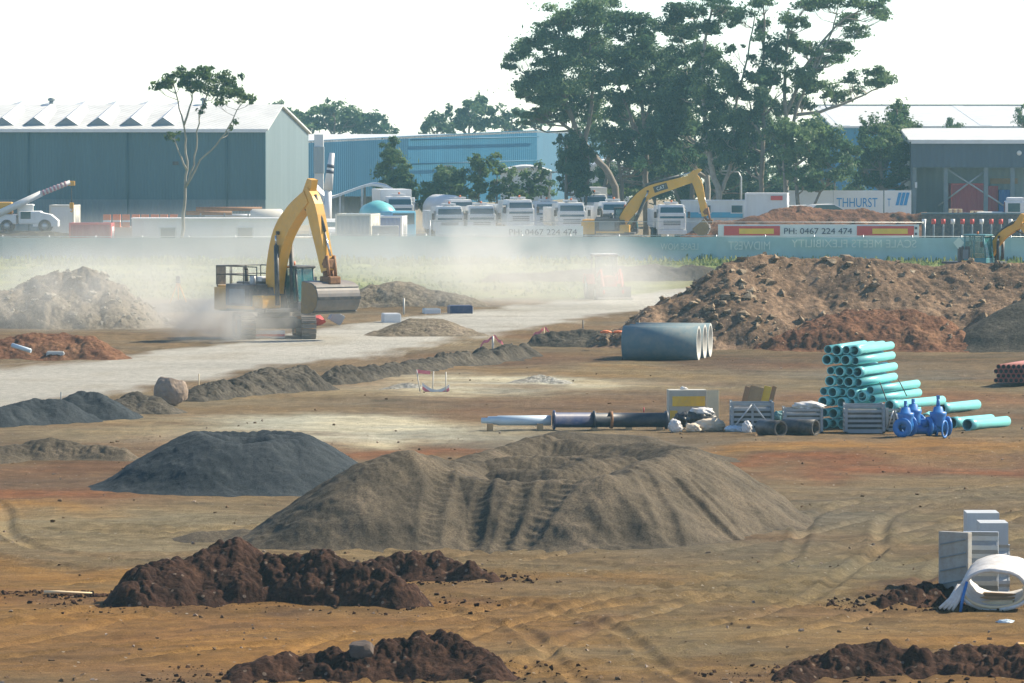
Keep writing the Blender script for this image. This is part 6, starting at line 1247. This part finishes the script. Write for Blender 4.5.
# ------------------------------------------------------------------ crates and boards
def crate(label, px0, px1, py0, py1, depth=1.0, rz=0.0, style='x', Y=None):
    Y = Y or gY(py1); a_, b_ = at(px0, py0, Y), at(px1, py1, Y); w_ = b_.x - a_.x; h = a_.z - max(b_.z, 0); t = thing('crate', label, 'crate', ((a_.x + b_.x) / 2, Y, 0), rz, 'grey slatted crates beside the pipe stack')
    m_ = MB()
    for x in (-w_ / 2 + .04, w_ / 2 - .04):
        for y in (0, depth): m_.box((x, y, h / 2), (.08, .08, h))
    if style == 'x': m_.box((0, -.003, h / 2), (.07, .07, h - .1))
    m_.box((0, depth / 2, .02), (w_, depth + .08, .05)); m_.build('frame', MT['graytimber'], t); m_ = MB(); n = 6
    for k in range(n):
        z = h * (k + .5) / n; 
        for y in (.005, depth - .005): m_.box((0, y, z), (w_ - .17, .03, h / n * .52))
        for x in (-w_ / 2 + .02, w_ / 2 - .02): m_.box((x, depth / 2, z), (.03, depth - .1, h / n * .66))
    m_.box((0, depth / 2, .06), (w_ - .1, depth - .1, .05)); m_.build('slats', MT['graytimber'], t); MB().box((0, depth / 2, h * .42), (w_ - .2, depth - .2, h * .72), bev=.03).build('dark_gap_backing', MT['charcoal'], t)  # dark box inside paints the shade behind the slat gaps
    if style == 'x':
        for s in (-1, 1): m_ = MB(); m_.tube([(s * .03, -.045, h - .08), (s * (w_ / 2 - .06), -.045, .1)], .035, 4); m_.build('brace', MT['galv'], t)
    return t, w_, h
crate('grey slatted crate with a crossed brace, below the leaning brown boards', 731, 774, 402, 432, 1.2); crate('low grey crate heaped with white sheeting left of the pipe stack', 784, 823, 408, 433, 1.1, style='p'); crate('grey slatted crate just left of the blue valves', 845, 885, 404, 433, 1.1, style='p'); crate('weathered crate behind the blue valves with one slanting rail', 886, 902, 408, 431, 1.0, style='x')
Yb = gY(423)
a_, b_ = at(669, 390, Yb), at(707, 424, Yb); t = thing('printed_box', 'tall pale box with a yellow printed band behind the black bags', 'box', ((a_.x + b_.x) / 2, Yb, 0), R(5)); w_ = b_.x - a_.x; h = a_.z; MB().box((0, .35, h / 2), (w_, .7, h), bev=.02).build('body', MT['cardgray'], t); MB().box((.02, -.012, h * .66), (w_ * .86, .02, h * .30)).build('printed_band', MT['yellowcard'], t); MB().box((-w_ * .38, -.012, h * .22), (w_ * .2, .02, h * .32)).build('printed_corner', MT['yellowcard'], t)
a_, b_ = at(707, 390, Yb - .8), at(719, 424, Yb - .8); tag(MB().box((0, 0, 0), (b_.x - a_.x, .04, a_.z), Euler((R(-8), 0, 0)), bev=.01).build('plywood_board', MT['ply'], loc=((a_.x + b_.x) / 2, Yb - .7, a_.z / 2)), 'upright pale plywood board right of the printed box', 'board')
Yc = gY(420)
for k, (x0, x1, lab, mt) in enumerate(((744, 749, 'dark narrow board leaning at the left behind the crate', 'board'), (749.5, 763, 'wide brown board leaning behind the braced crate', 'timber'), (763.5, 771, 'brown board with a yellow stripe leaning behind the crate', 'yellowcard'), (771.5, 776, 'thin dark board leaning at the right behind the crate', 'board'))):
    a_, b_ = at(x0, 387.5, Yc), at(x1, 410, Yc); tag(MB().box((0, 0, 0), (b_.x - a_.x, .04, 1.35), Euler((R(-10), R(14), 0)), bev=.008).build('leaning_board', MT[mt], loc=((a_.x + b_.x) / 2 - .12, Yc + .05 * k, a_.z - .62)), lab, 'board')
# ------------------------------------------------------------------ bags, sheeting, loose black pipes
def sack(label, px, py, rx, ry, mat, name='sack', seed=1, cat='bag', lift=0, Y=None):
    Yk = Y or gY(py + ry * .9); p = at(px, py, Yk); k = Yk / F; bm = bmesh.new(); bmesh.ops.create_icosphere(bm, subdivisions=4, radius=1); bm.verts.index_update(); co = np.array([v.co[:] for v in bm.verts])
    a = co + seed * 3.7; n1 = fbm(a[:, 0] * 1.3 + a[:, 2], a[:, 1] * 1.3 + a[:, 2] * .7, 4, seed) * .42; fold = np.abs(fbm(a[:, 0] * 2.6 + a[:, 1], a[:, 2] * 2.6 - a[:, 1], 3, seed + 3)) * .5
    co = co * (1 + n1 + fold)[:, None] * np.array((rx * k, rx * k * .8, ry * k)); co[:, 2] = np.maximum(co[:, 2], -ry * k * .85)
    fs = [[v.index for v in f.verts] for f in bm.faces]; bm.free(); m_ = MB(); m_.add([tuple(c) for c in co], fs, 0, True); return tag(m_.build(name, MT[mat], loc=p), label, cat)
sack('black rubbish bag lying left of the white sheeting bundle', 685, 420, 9, 8, 'clothblack', seed=1); sack('large black sheeting bundle behind the cream sack', 700, 421, 14, 9, 'clothblack', seed=2, name='sheeting'); sack('white plastic sheet draped over the black bundle', 702, 412, 11, 4.5, 'clothwhite', seed=3, name='sheeting', cat='sheet', Y=gY(429))
sack('cream woven sack slumped in front of the black bundle', 711, 425, 12, 6.5, 'clothcream', seed=4); sack('small pale sack beside the black rubbish bag', 675, 427, 6.5, 6, 'clothwhite', seed=5); sack('small grey-white bag in front of the black bundle', 692, 428, 7, 4.5, 'clothcream', seed=6); sack('rolled pale blue bag left of the knotted white bag', 735, 429, 8.5, 3.4, 'palepipe', seed=7); sack('knotted white bag at the foot of the braced crate', 747, 428, 4.8, 6, 'clothwhite', seed=8)
sack('white sheeting heaped on the low grey crate', 808, 406, 14, 4, 'clothwhite', seed=9, name='sheeting', cat='sheet', Y=gY(432) + .5); sack('teal bag behind the short black pipes', 778, 416, 5, 5, 'aqua_in', seed=10); sack('white lump on top of the printed box', 684, 389, 3.5, 2, 'clothwhite', seed=11, Y=Yb + .3)
for px, py, L, d, lab in ((781, 429, 1.0, (-.55, .8, 0), 'short black pipe with a pale rim at the foot of the braced crate'), (816, 428, 1.15, (-.82, .55, 0), 'longer short black pipe in front of the low crate')):
    p = gr(px, py + 7.5); hollow('black_pipe', lab, 'pipe', (p.x, p.y, .24), Vector(d).normalized(), L, .25, .20, MT['blackpipe'], MT['rubber'])
# ------------------------------------------------------------------ long dark blue pipe, thin pale pipe, blocks
Yp = gY(431)
def pp_(px, py): q = at(px, py, Yp); return q
a_, m1, b_ = pp_(553, 420), pp_(593, 420.3), pp_(668, 421); r = .235
t = thing('coated_pipe', 'long dark blue flanged pipe lying on timber blocks', 'pipe', (a_.x, Yp, a_.z))
ax = Vector((1, .10, -.005)).normalized()
m_ = MB(); m_.lathe((0, 0, 0), ax, [(0, r - .03), (0, r + .07), (.06, r + .07), (.06, r), (1.26, r), (1.26, r - .03)], 24, closed=True); fixn(m_.build('blue_spool', MT['navy'], t))
m_ = MB(); m_.lathe(ax * 1.262, ax, [(0, r - .03), (0, r + .06), (.05, r + .06), (.05, r - .01), (2.26, r - .01), (2.26, r + .05), (2.34, r + .05), (2.34, r - .03)], 24, closed=True); fixn(m_.build('dark_spool', MT['bluegray'], t))
m_ = MB(); m_.lathe(ax * 1.78, ax, [(0, r + .01), (0, r + .035), (.09, r + .035), (.09, r + .01)], 24, closed=True); fixn(m_.build('red_band', MT['rust'], t)); m_ = MB(); m_.tube([ax * 2.85 + Vector((0, 0, r)), ax * 2.85 + Vector((0, 0, r + .16))], .02, 6); m_.build('air_valve', MT['red'], t)
c_ = pp_(481, 420.5); d_ = pp_(552, 420.5); t = thing('pale_pipe', 'thin pale blue pipe tapering left from the dark blue pipe', 'pipe', (c_.x, Yp - .03, c_.z)); m_ = MB(); L = d_.x - c_.x - .03; m_.lathe((0, 0, 0), (1, .02, 0), [(0, .02), (.01, .085), (.20, .09), (.22, .13), (.5, .135), (.52, .155), (L, .16), (L, .02)], 20); m_.build('barrel', MT['palepipe'], t)
for px, lab in ((490, 'small timber block under the thin end of the pale pipe'), (540, 'small timber block under the pale pipe near the flange'), (594.5, 'timber block under the dark blue pipe near its blue end'), (629, 'timber block under the middle of the dark blue pipe'), (660, 'pale timber block near the right end of the dark blue pipe')):
    q = at(px, 430, Yp); top = .24 if px < 545 else a_.z - r; tag(MB().box((0, 0, top / 2 - .02), (.2, .5, max(top, .1) + .04), bev=.015).build('timber_block', MT['timber'], loc=(q.x, Yp + (px - 553) / F * Yp * .10 if px > 553 else Yp, 0)), lab, 'block')
# ------------------------------------------------------------------ blue valves
def valve(label, px, py, rz, h=.95, Yo=0.0):
    g_ = gr(px, py); t = thing('gate_valve', label, 'valve', (g_.x, g_.y + Yo, 0), rz, 'bright blue gate valves by the pipes'); B_ = MT['blue']
    m_ = MB(); m_.lathe((0, 0, .34), (0, 0, 1), [(0, .02), (-.1, .2), (.02, .26), (.20, .22), (.32, .26), (.40, .26), (.41, .17), (.56, .13), (.58, .02)], 18); m_.lathe((-.30, 0, .30), (1, 0, 0), [(0, .19), (.6, .19)], 18); m_.build('body', B_, t)
    for s in (-1, 1): m_ = MB(); m_.lathe((s * .33, 0, .30), (s, 0, 0), [(-.05, .12), (-.05, .30), (.02, .30), (.02, .12)], 20, closed=True); fixn(m_.build('flange', B_, t))
    m_ = MB(); m_.cyl((0, 0, .88), (0, 0, h), .07, .045, n=10); m_.box((0, 0, h + .03), (.09, .09, .12), bev=.01); m_.build('stem_cap', B_, t); return t
valve('blue gate valve facing forward, leftmost of the three', 905.5, 437, R(68), 1.02); valve('blue gate valve second from the left, its stem behind a pipe end', 914.5, 434.5, R(58), .98, .6); valve('blue gate valve with a tilted tall stem, rightmost of the three', 938, 436, R(20), 1.16)
g_ = gr(921, 436); t = thing('flanged_tee', 'blue flanged pipe piece lying low between the valves', 'pipe fitting', (g_.x, g_.y, .2)); m_ = MB(); m_.lathe((-.35, 0, 0), (1, .1, 0), [(0, .15), (.8, .15)], 16); m_.cyl((.1, 0, .1), (.1, -.02, .32), .12, n=14); m_.build('body', MT['blue'], t)
for x in (-.36, .45): m_ = MB(); m_.lathe((x, x * .1, 0), (1, .1, 0), [(0, .08), (0, .22), (.05, .22), (.05, .08)], 18, closed=True); fixn(m_.build('flange', MT['blue'], t))
g_ = gr(944, 438); m_ = MB(); m_.lathe((0, 0, .27), (.9, -.4, 0), [(0, .22), (0, .28), (.04, .28), (.04, .22)], 20, closed=True); tag(fixn(m_.build('flange_ring', MT['blue'], loc=g_)), 'blue ring standing against the rightmost blue valve', 'ring')
# ------------------------------------------------------------------ trench shields and wrapped pipe, lower right
Yt = gY(608)
def tp(px, py, Y): return at(px, py, Y)
p0, p1 = at(938.5, 531, Yt + .8), at(964, 590, Yt + .8)
t = thing('trench_shoring', 'grey ribbed trench panel standing on edge, nearest the dark clods', 'trench panel', (p0.x, Yt + .9, 0), R(-36)); H_ = 1.48; Lp = .70
m_ = MB(); m_.box((Lp / 2, .09, H_ / 2), (Lp, .16, H_), bev=.02); m_.build('panel', MT['panelgray'], t)
for k in range(5): MB().box((Lp / 2, -.004, .2 + k * .27), (Lp * .86, .035, .022), Euler((0, R(-12), 0))).build('rib', MT['steelpost'], t)
def shield(label, px0, px1, py0, py1, Y, depth, n, rz=0.0, mat='galv', lip=0.0):
    a_, b_ = at(px0, py0, Y), at(px1, py1, Y); t = thing('trench_shield', label, 'trench shield', ((a_.x + b_.x) / 2, Y, 0), rz); w_ = b_.x - a_.x; h = a_.z
    prof = []; k = n * 4; hl = h - lip
    for i in range(k + 1):
        z = hl * i / k; prof.append(((0, 0, .10, .10)[i % 4], z))
    poly = [(y, z) for y, z in prof] + ([(-.02, hl), (-.02, h)] if lip else [(0, h)]) + [(depth, h), (depth, 0)]
    fixn(MB().prism(poly, -w_ / 2, w_ / 2, axis='x').build('panel', MT[mat], t))
    for x in (-w_ / 2 - .02, w_ / 2 + .02): fixn(MB().prism([(y - .02, z) for y, z in prof] + [(.16, hl), (.16, 0)], x - .018, x + .018, axis='x').build('end_plate', MT['galv'], t))
    return t
shield('shiny corrugated steel panel between the ribbed panel and white blocks', 965, 996, 532, 606, Yt + 1.1, .22, 4, R(-8), 'galv'); shield('tallest white steel panel at the back of the lower right stack', 967, 999, 513, 590, Yt + 4.2, .9, 3, 0, 'palepanel', .5); shield('white steel panel second from the back, stepped lower with a serrated edge', 980, 1008, 523, 600, Yt + 2.6, .9, 4, 0, 'palepanel', .45)
# white wrapped pipe ring
c_ = at(988, 588, Yt - .1); g0 = gr(986, 612); t = thing('wrapped_pipe', 'wide flattened pipe in torn white wrapping lying open towards us', 'wrapped pipe', (c_.x + .04, g0.y - .2, 0), R(-8)); n = 40; A_, B_ = .64, .40; Lw = 1.5; k_ = 18; vs = []
for j in range(k_ + 1):
    for i in range(n):
        a = 2 * math.pi * i / n; y = Lw * j / k_; w_ = 1 + .06 * float(fbm(np.array([a * 3.0]), np.array([y * 3.5]), 4, 5)[0]); vs.append((A_ * math.cos(a) * w_ + y * .05, y + (.12 * math.sin(a * 3 + 1) * .3 if j == 0 else 0), .41 + y * .13 + B_ * (math.sin(a) if math.sin(a) > 0 else math.sin(a) * .82) * w_ * (1 - .06 * j / k_)))
m_ = MB(); m_.add(vs, [(j * n + i, j * n + (i + 1) % n, (j + 1) * n + (i + 1) % n, (j + 1) * n + i) for j in range(k_) for i in range(n)], 0, True); o_ = m_.build('wrapping', MT['clothwhite'], t); sd_ = o_.modifiers.new('thick', 'SOLIDIFY'); sd_.thickness = .07; sd_.offset = -1
vs2 = [(A_ * .95 * math.cos(2 * math.pi * i / n), .03, .41 + B_ * .93 * (math.sin(2 * math.pi * i / n) if i < n / 2 else math.sin(2 * math.pi * i / n) * .82)) for i in range(n)]
m_ = MB(); m_.tube(vs2[n // 2 - 2:] + [vs2[0], vs2[1], vs2[2]], .035, 6); m_.build('timber_lip', MT['ply'], t)
m_ = MB()
for s in range(4): m_.tube([(-.60 - s * .03, -.02, .55), (-.70 - s * .05, -.10, .28), (-.82 - s * .08, -.22 - s * .05, .06 + s * .02)], [.05, .055, .03], 6)
m_.build('torn_flap', MT['clothwhite'], t); m_ = MB(); m_.tube([(-.54, -.05, .62), (-.62, -.14, .3), (-.66, -.2, .03)], [.03, .035, .03], 6); m_.build('blue_strap', MT['blue'], t)
m_ = MB(); rg = random.Random(8)
for k in range(5): a = .6 + k * .45; m_.tube([(A_ * 1.04 * math.cos(a), .15 + .1 * k, .43 + B_ * 1.05 * math.sin(a)), (A_ * 1.04 * math.cos(a + .3), .25 + .12 * k, .43 + B_ * 1.05 * math.sin(a + .3)), (A_ * 1.03 * math.cos(a + .6), .2, .43 + B_ * 1.05 * math.sin(a + .6))], [.012, .022, .012], 5)
m_.build('wrap_fold', MT['clothwhite'], t)
for k in range(3): MB().box((-.05 + k * .05, .5 + k * .32, .14 + k * .05), (.85 - k * .1, .24, .12), Euler((0, R(3 * (k - 1)), R(8 * (k - 1)))), bev=.02).build('timber_packing', MT['ply'] if k == 0 else MT['timber'], t)
sack('pale blue scrap of sheeting on the ground before the wrapped pipe', 1005, 622, 8, 2.2, 'palepipe', seed=21, name='sheeting', cat='sheet')
p = at(1021, 646, 100.4); t = thing('bucket_loader_corner', 'yellow steel plate corner poking in at the right edge', 'plate', (p.x, 100.4, 0)); MB().box((.12, 0, p.z + .02), (.34, .3, .06), bev=.01).build('top_flange', MT['yellow'], t); MB().box((.16, .05, p.z / 2), (.2, .2, p.z - .02)).build('web', MT['yellow_worn'], t)
p = at(1026, 576, Yt + 1.6); sack('dark tyre-like lump at the right edge above the wrapped pipe', 1024, 575, 5, 7, 'rubber', seed=23, name='rubber_lump', cat='lump', Y=Yt + 1.2)
# ------------------------------------------------------------------ boulder, stakes, tape, tripod, small chambers
p = gr(171, 408); m_ = MB(); m_.rock((0, 0, .52), (.58, .55, .66), 31, 0, 4, .25); tag(m_.build('boulder', MT['stone'], loc=p), 'single tall brown boulder among the dirt piles beside the road', 'boulder')
def stake(label, px, py0, py1, r=.025, mat='timber', tape=None, lean=0.0):
    b = gr(px, py1); z = at(px, py0, b.y).z; t = thing('marker_stake', label, 'stake', (b.x, b.y, 0)); MB().tube([(0, 0, -.1), (lean, 0, z)], r, 5).build('shaft', MT[mat], t)
    if tape:
        m_ = MB(); rg = random.Random(int(px)); n = 8
        for q in range(2):
            vs = []
            for i in range(n + 1): u = i / n; x = lean + u * (.42 + .1 * q) * (-1 if q else 1); z_ = z - .05 - .05 * q - u * u * .35 + .05 * math.sin(u * 9 + q); y = .06 * math.sin(u * 7 + q * 2); vs += [(x, y, z_ - .06), (x, y, z_ + .06)]
            m_.add(vs, [(2 * i, 2 * i + 2, 2 * i + 3, 2 * i + 1) for i in range(n)], 0, True)
        m_.build('tape', MT[tape], t)
    return t
stake('bluish thin stake behind the peaked dirt pile at left', 61, 392, 410, .02, 'steelpost'); stake('thin pale stake right of the boulder', 199, 374, 394, .02, 'ply'); stake('orange-pink flagged marker stake at the near edge of the road', 493, 336, 353, .05, 'offwhite', 'pink'); stake('bare dark stake on the soil mound near the concrete pipes', 583, 320, 338, .03, 'charcoal'); stake('short leaning dark stake right of the flagged marker', 509, 343, 352, .03, 'charcoal', None, .12); stake('small pink ribbon stake behind the soil mound', 544, 328, 340, .03, 'ply', 'pink')
stake('slim pale stake standing left of the concrete chambers', 404, 298, 316, .05, 'offwhite')
a_ = gr(428, 394); t = thing('tape_barrier', 'pink and white ribbon barrier on bent posts in the clay patch', 'barrier', a_); m_ = MB()
for x, l, h in ((-.25, -.15, .85), (.15, .05, .8), (.62, .02, .78)): MB().tube([(x, 0, -.1), (x + l, 0, h)], .022, 5).build('post', MT['offwhite'], t)
for q, (mt, zz_, s0) in enumerate((('pink', .80, -.42), ('signwhite', .34, -.2), ('pink', .22, -.2))):
    vs = []; n = 10
    for i in range(n + 1): u = i / n; x = s0 + u * (.5 if q == 0 else .95); z_ = zz_ - .22 * math.sin(math.pi * u) * (q > 0) - u * .05; vs += [(x, .03 * math.sin(u * 8 + q), z_ - .06), (x, .03 * math.sin(u * 8 + q), z_ + .06)]
    m_ = MB(); m_.add(vs, [(2 * i, 2 * i + 2, 2 * i + 3, 2 * i + 1) for i in range(n)], 0, True); m_.build('tape', MT[mt], t)
g_ = gr(178, 312); t = thing('survey_tripod', 'yellow survey tripod standing in the drifting dust', 'tripod', (g_.x, g_.y, 0)); hz = at(178, 283, g_.y).z
for k, (x, y) in enumerate(((-.55, -.2), (.62, -.15), (.0, .6))): MB().tube([(x, y, 0), (x * .06, y * .06, hz)], [.03, .05], 6).build('leg', MT['yellow'], t)
m_ = MB(); m_.cyl((0, 0, hz), (0, 0, hz + .08), .12, n=14); m_.box((0, 0, hz + .22), (.2, .16, .26), bev=.04); m_.cyl((-.02, -.14, hz + .24), (-.02, .14, hz + .24), .05, n=10); m_.build('instrument', MT['charcoal'], t)
def chamber(label, px0, px1, py0, py1, mat, mat2=None, lid=None, rz=.2):
    Y = gY(py1); a_, b_ = at(px0, py0, Y), at(px1, py1, Y); w_ = b_.x - a_.x; h = a_.z; t = thing('pit_chamber', label, 'chamber', ((a_.x + b_.x) / 2, Y, 0), rz); MB().box((0, .4, h / 2), (w_, .8, h), bev=.03).build('body', MT[mat], t); MB().box((0, .4, h + .012), (w_ * .92, .74, .03), bev=.01).build('lid', MT[lid or mat], t)
    if mat2: MB().box((w_ / 2 + .012, .4, h / 2), (.03, .7, h * .8), bev=.01).build('end_plate', MT[mat2], t)
chamber('white box chamber beside the tan soil mound', 384, 401, 314, 324, 'white', 'palepipe'); chamber('blue-grey box beyond the tan mound with a white end', 450, 473, 306, 315, 'navy', 'white'); chamber('low white box left of the blue-grey box', 425, 441, 309, 315, 'white', None, 'steelpost'); chamber('small pale ring box on the soil bank at left', 22, 30, 337, 346, 'concrete_pale'); chamber('pale end box at the right tip of the reddish bank', 46, 64, 352, 361, 'concrete_pale', 'white', None, -.1); chamber('small grey box in the middle of the reddish bank', 34, 42, 344, 352, 'concrete', None)
a_, b_ = at(12, 345, 226.5), at(31, 351, 226.2); m_ = MB(); m_.tube([a_, b_], .09, 8); tag(m_.build('white_pipe', MT['palepipe']), 'short white pipe lying on the reddish soil bank', 'pipe')
# rubble in front of the excavator: striped board, blocks
g_ = gr(270, 338); t = thing('barrier_board', 'red and white striped board lying before the excavator tracks', 'barrier board', (g_.x, g_.y - 2.2, 0), R(-4)); MB().box((0, 0, .24), (1.5, .1, .36), Euler((R(-25), 0, 0)), bev=.015).build('board', MT['white'], t); MB().box((0, -.06, .20), (1.5, .06, .10), Euler((R(-25), 0, 0))).build('stripe', MT['red'], t)
g_ = gr(331, 324); m_ = MB(); m_.box((0, 0, .3), (.6, .5, .5), Euler((.1, .5, .3)), bev=.02); tag(m_.build('concrete_block', MT['concrete_pale'], loc=(g_.x + .25, g_.y, 0)), 'tipped pale concrete block below the excavator bucket', 'block')
g_ = gr(318, 325); m_ = MB(); m_.rock((0, 0, .25), (.4, .4, .35), 77, 0, 2); tag(m_.build('red_clod', MT['redink'], loc=g_), 'reddish lump on the ground under the bucket', 'lump')
# pole (stick) by the left clod line
a_, b_ = gr(44, 595, .1), gr(92, 596, .05); m_ = MB(); m_.tube([a_, a_.lerp(b_, .3) + Vector((0, -.1, .02)), a_.lerp(b_, .6) + Vector((0, .02, 0)), b_], [.035, .03, .03, .02], 6); tag(m_.build('bent_stick', MT['ply'], loc=(0, 0, .06)), 'bent pale stick lying on the thin line of clods', 'stick')
# orange warning net ends by the concrete pipes
for px, lab in ((606, 'orange mesh scrap on the soil left of the concrete pipes'), (619, 'smaller orange mesh scrap nearest the concrete pipes')): sack(lab, px, 332, 5, 1.3, 'orange', seed=int(px), name='mesh_scrap', cat='scrap', Y=236)
# ------------------------------------------------------------------ dust and air
def dust(name, c, rad, dens, ns, seed, col=(.985, .96, .89), thr=.36, soft=.34):
    """a drifting dust cloud: uneven density fading to nothing at the edge of its closed volume"""
    bm = bmesh.new(); bmesh.ops.create_icosphere(bm, subdivisions=3, radius=1); me = bpy.data.meshes.new(name); bm.to_mesh(me); bm.free()
    for v_ in me.vertices: v_.co = Vector((v_.co.x * rad[0], v_.co.y * rad[1], v_.co.z * rad[2]))
    o_ = bpy.data.objects.new(name, me); C.objects.link(o_); o_.location = c; o_['kind'] = 'stuff'
    m = bpy.data.materials.new('dust_air'); m.use_nodes = True; nt = m.node_tree; nt.nodes.remove(nt.nodes['Principled BSDF'])
    tc = N(nt, 'ShaderNodeTexCoord'); mp = N(nt, 'ShaderNodeMapping'); mp.inputs['Scale'].default_value = [1 / r_ for r_ in rad]; nt.links.new(tc.outputs['Object'], mp.inputs[0])
    ln = N(nt, 'ShaderNodeVectorMath', operation='LENGTH'); nt.links.new(mp.outputs[0], ln.inputs[0])
    fo = N(nt, 'ShaderNodeMapRange', interpolation_type='SMOOTHSTEP'); fo.inputs[1].default_value = 1.0; fo.inputs[2].default_value = .15; fo.inputs[3].default_value = 0; fo.inputs[4].default_value = 1; nt.links.new(ln.outputs['Value'], fo.inputs[0])
    mp2 = N(nt, 'ShaderNodeMapping'); mp2.inputs['Location'].default_value = (seed * 3.1, seed * 1.7, seed); nt.links.new(tc.outputs['Object'], mp2.inputs[0])
    ns_ = N(nt, 'ShaderNodeTexNoise', Scale=ns, Detail=5.0, Roughness=.65, Distortion=1.0); nt.links.new(mp2.outputs[0], ns_.inputs['Vector'])
    mr = N(nt, 'ShaderNodeMapRange'); mr.inputs[1].default_value = thr; mr.inputs[2].default_value = thr + soft; nt.links.new(ns_.outputs[0], mr.inputs[0])
    mu = N(nt, 'ShaderNodeMath', operation='MULTIPLY'); nt.links.new(fo.outputs[0], mu.inputs[0]); nt.links.new(mr.outputs[0], mu.inputs[1]); m2 = N(nt, 'ShaderNodeMath', operation='MULTIPLY'); m2.inputs[1].default_value = dens; nt.links.new(mu.outputs[0], m2.inputs[0])
    pv = N(nt, 'ShaderNodeVolumePrincipled'); pv.inputs['Color'].default_value = (*col, 1); pv.inputs['Anisotropy'].default_value = .35; nt.links.new(m2.outputs[0], pv.inputs['Density']); nt.links.new(pv.outputs[0], nt.nodes['Material Output'].inputs['Volume'])
    me.materials.append(m); return o_
if USE_DUST:
    q = at(95, 305, 264); dust('dust', (q.x, 262, 1.4), (12, 14, 2.9), .20, .24, 1)
    q = at(238, 322, 247); dust('dust', (q.x, 245.5, .8), (4.2, 4.5, 2.1), .60, .55, 2)
    q = at(500, 275, 292); dust('dust', (q.x, 292, 1.9), (9.5, 12, 4.0), .25, .22, 3, thr=.38)
    q = at(250, 270, 335); dust('dust', (q.x, 335, 1.6), (24, 24, 3.2), .055, .12, 4, thr=.32)
    q = at(610, 285, 290); dust('dust', (q.x, 290, 1.2), (6.0, 9, 2.7), .20, .30, 5)
if USE_HAZE:
    h0, h1 = Vector((-560, -40, -8)), Vector((560, 835, 26)); m_ = MB(); m_.box((h0 + h1) / 2, h1 - h0); o_ = m_.build('haze', []); o_['kind'] = 'stuff'
    m = bpy.data.materials.new('haze_air'); m.use_nodes = True; nt = m.node_tree; nt.nodes.remove(nt.nodes['Principled BSDF']); pv = N(nt, 'ShaderNodeVolumePrincipled'); pv.inputs['Color'].default_value = HAZE_COL; pv.inputs['Density'].default_value = HAZE_D; pv.inputs['Anisotropy'].default_value = .3
    nt.links.new(pv.outputs[0], nt.nodes['Material Output'].inputs['Volume']); o_.data.materials.append(m)
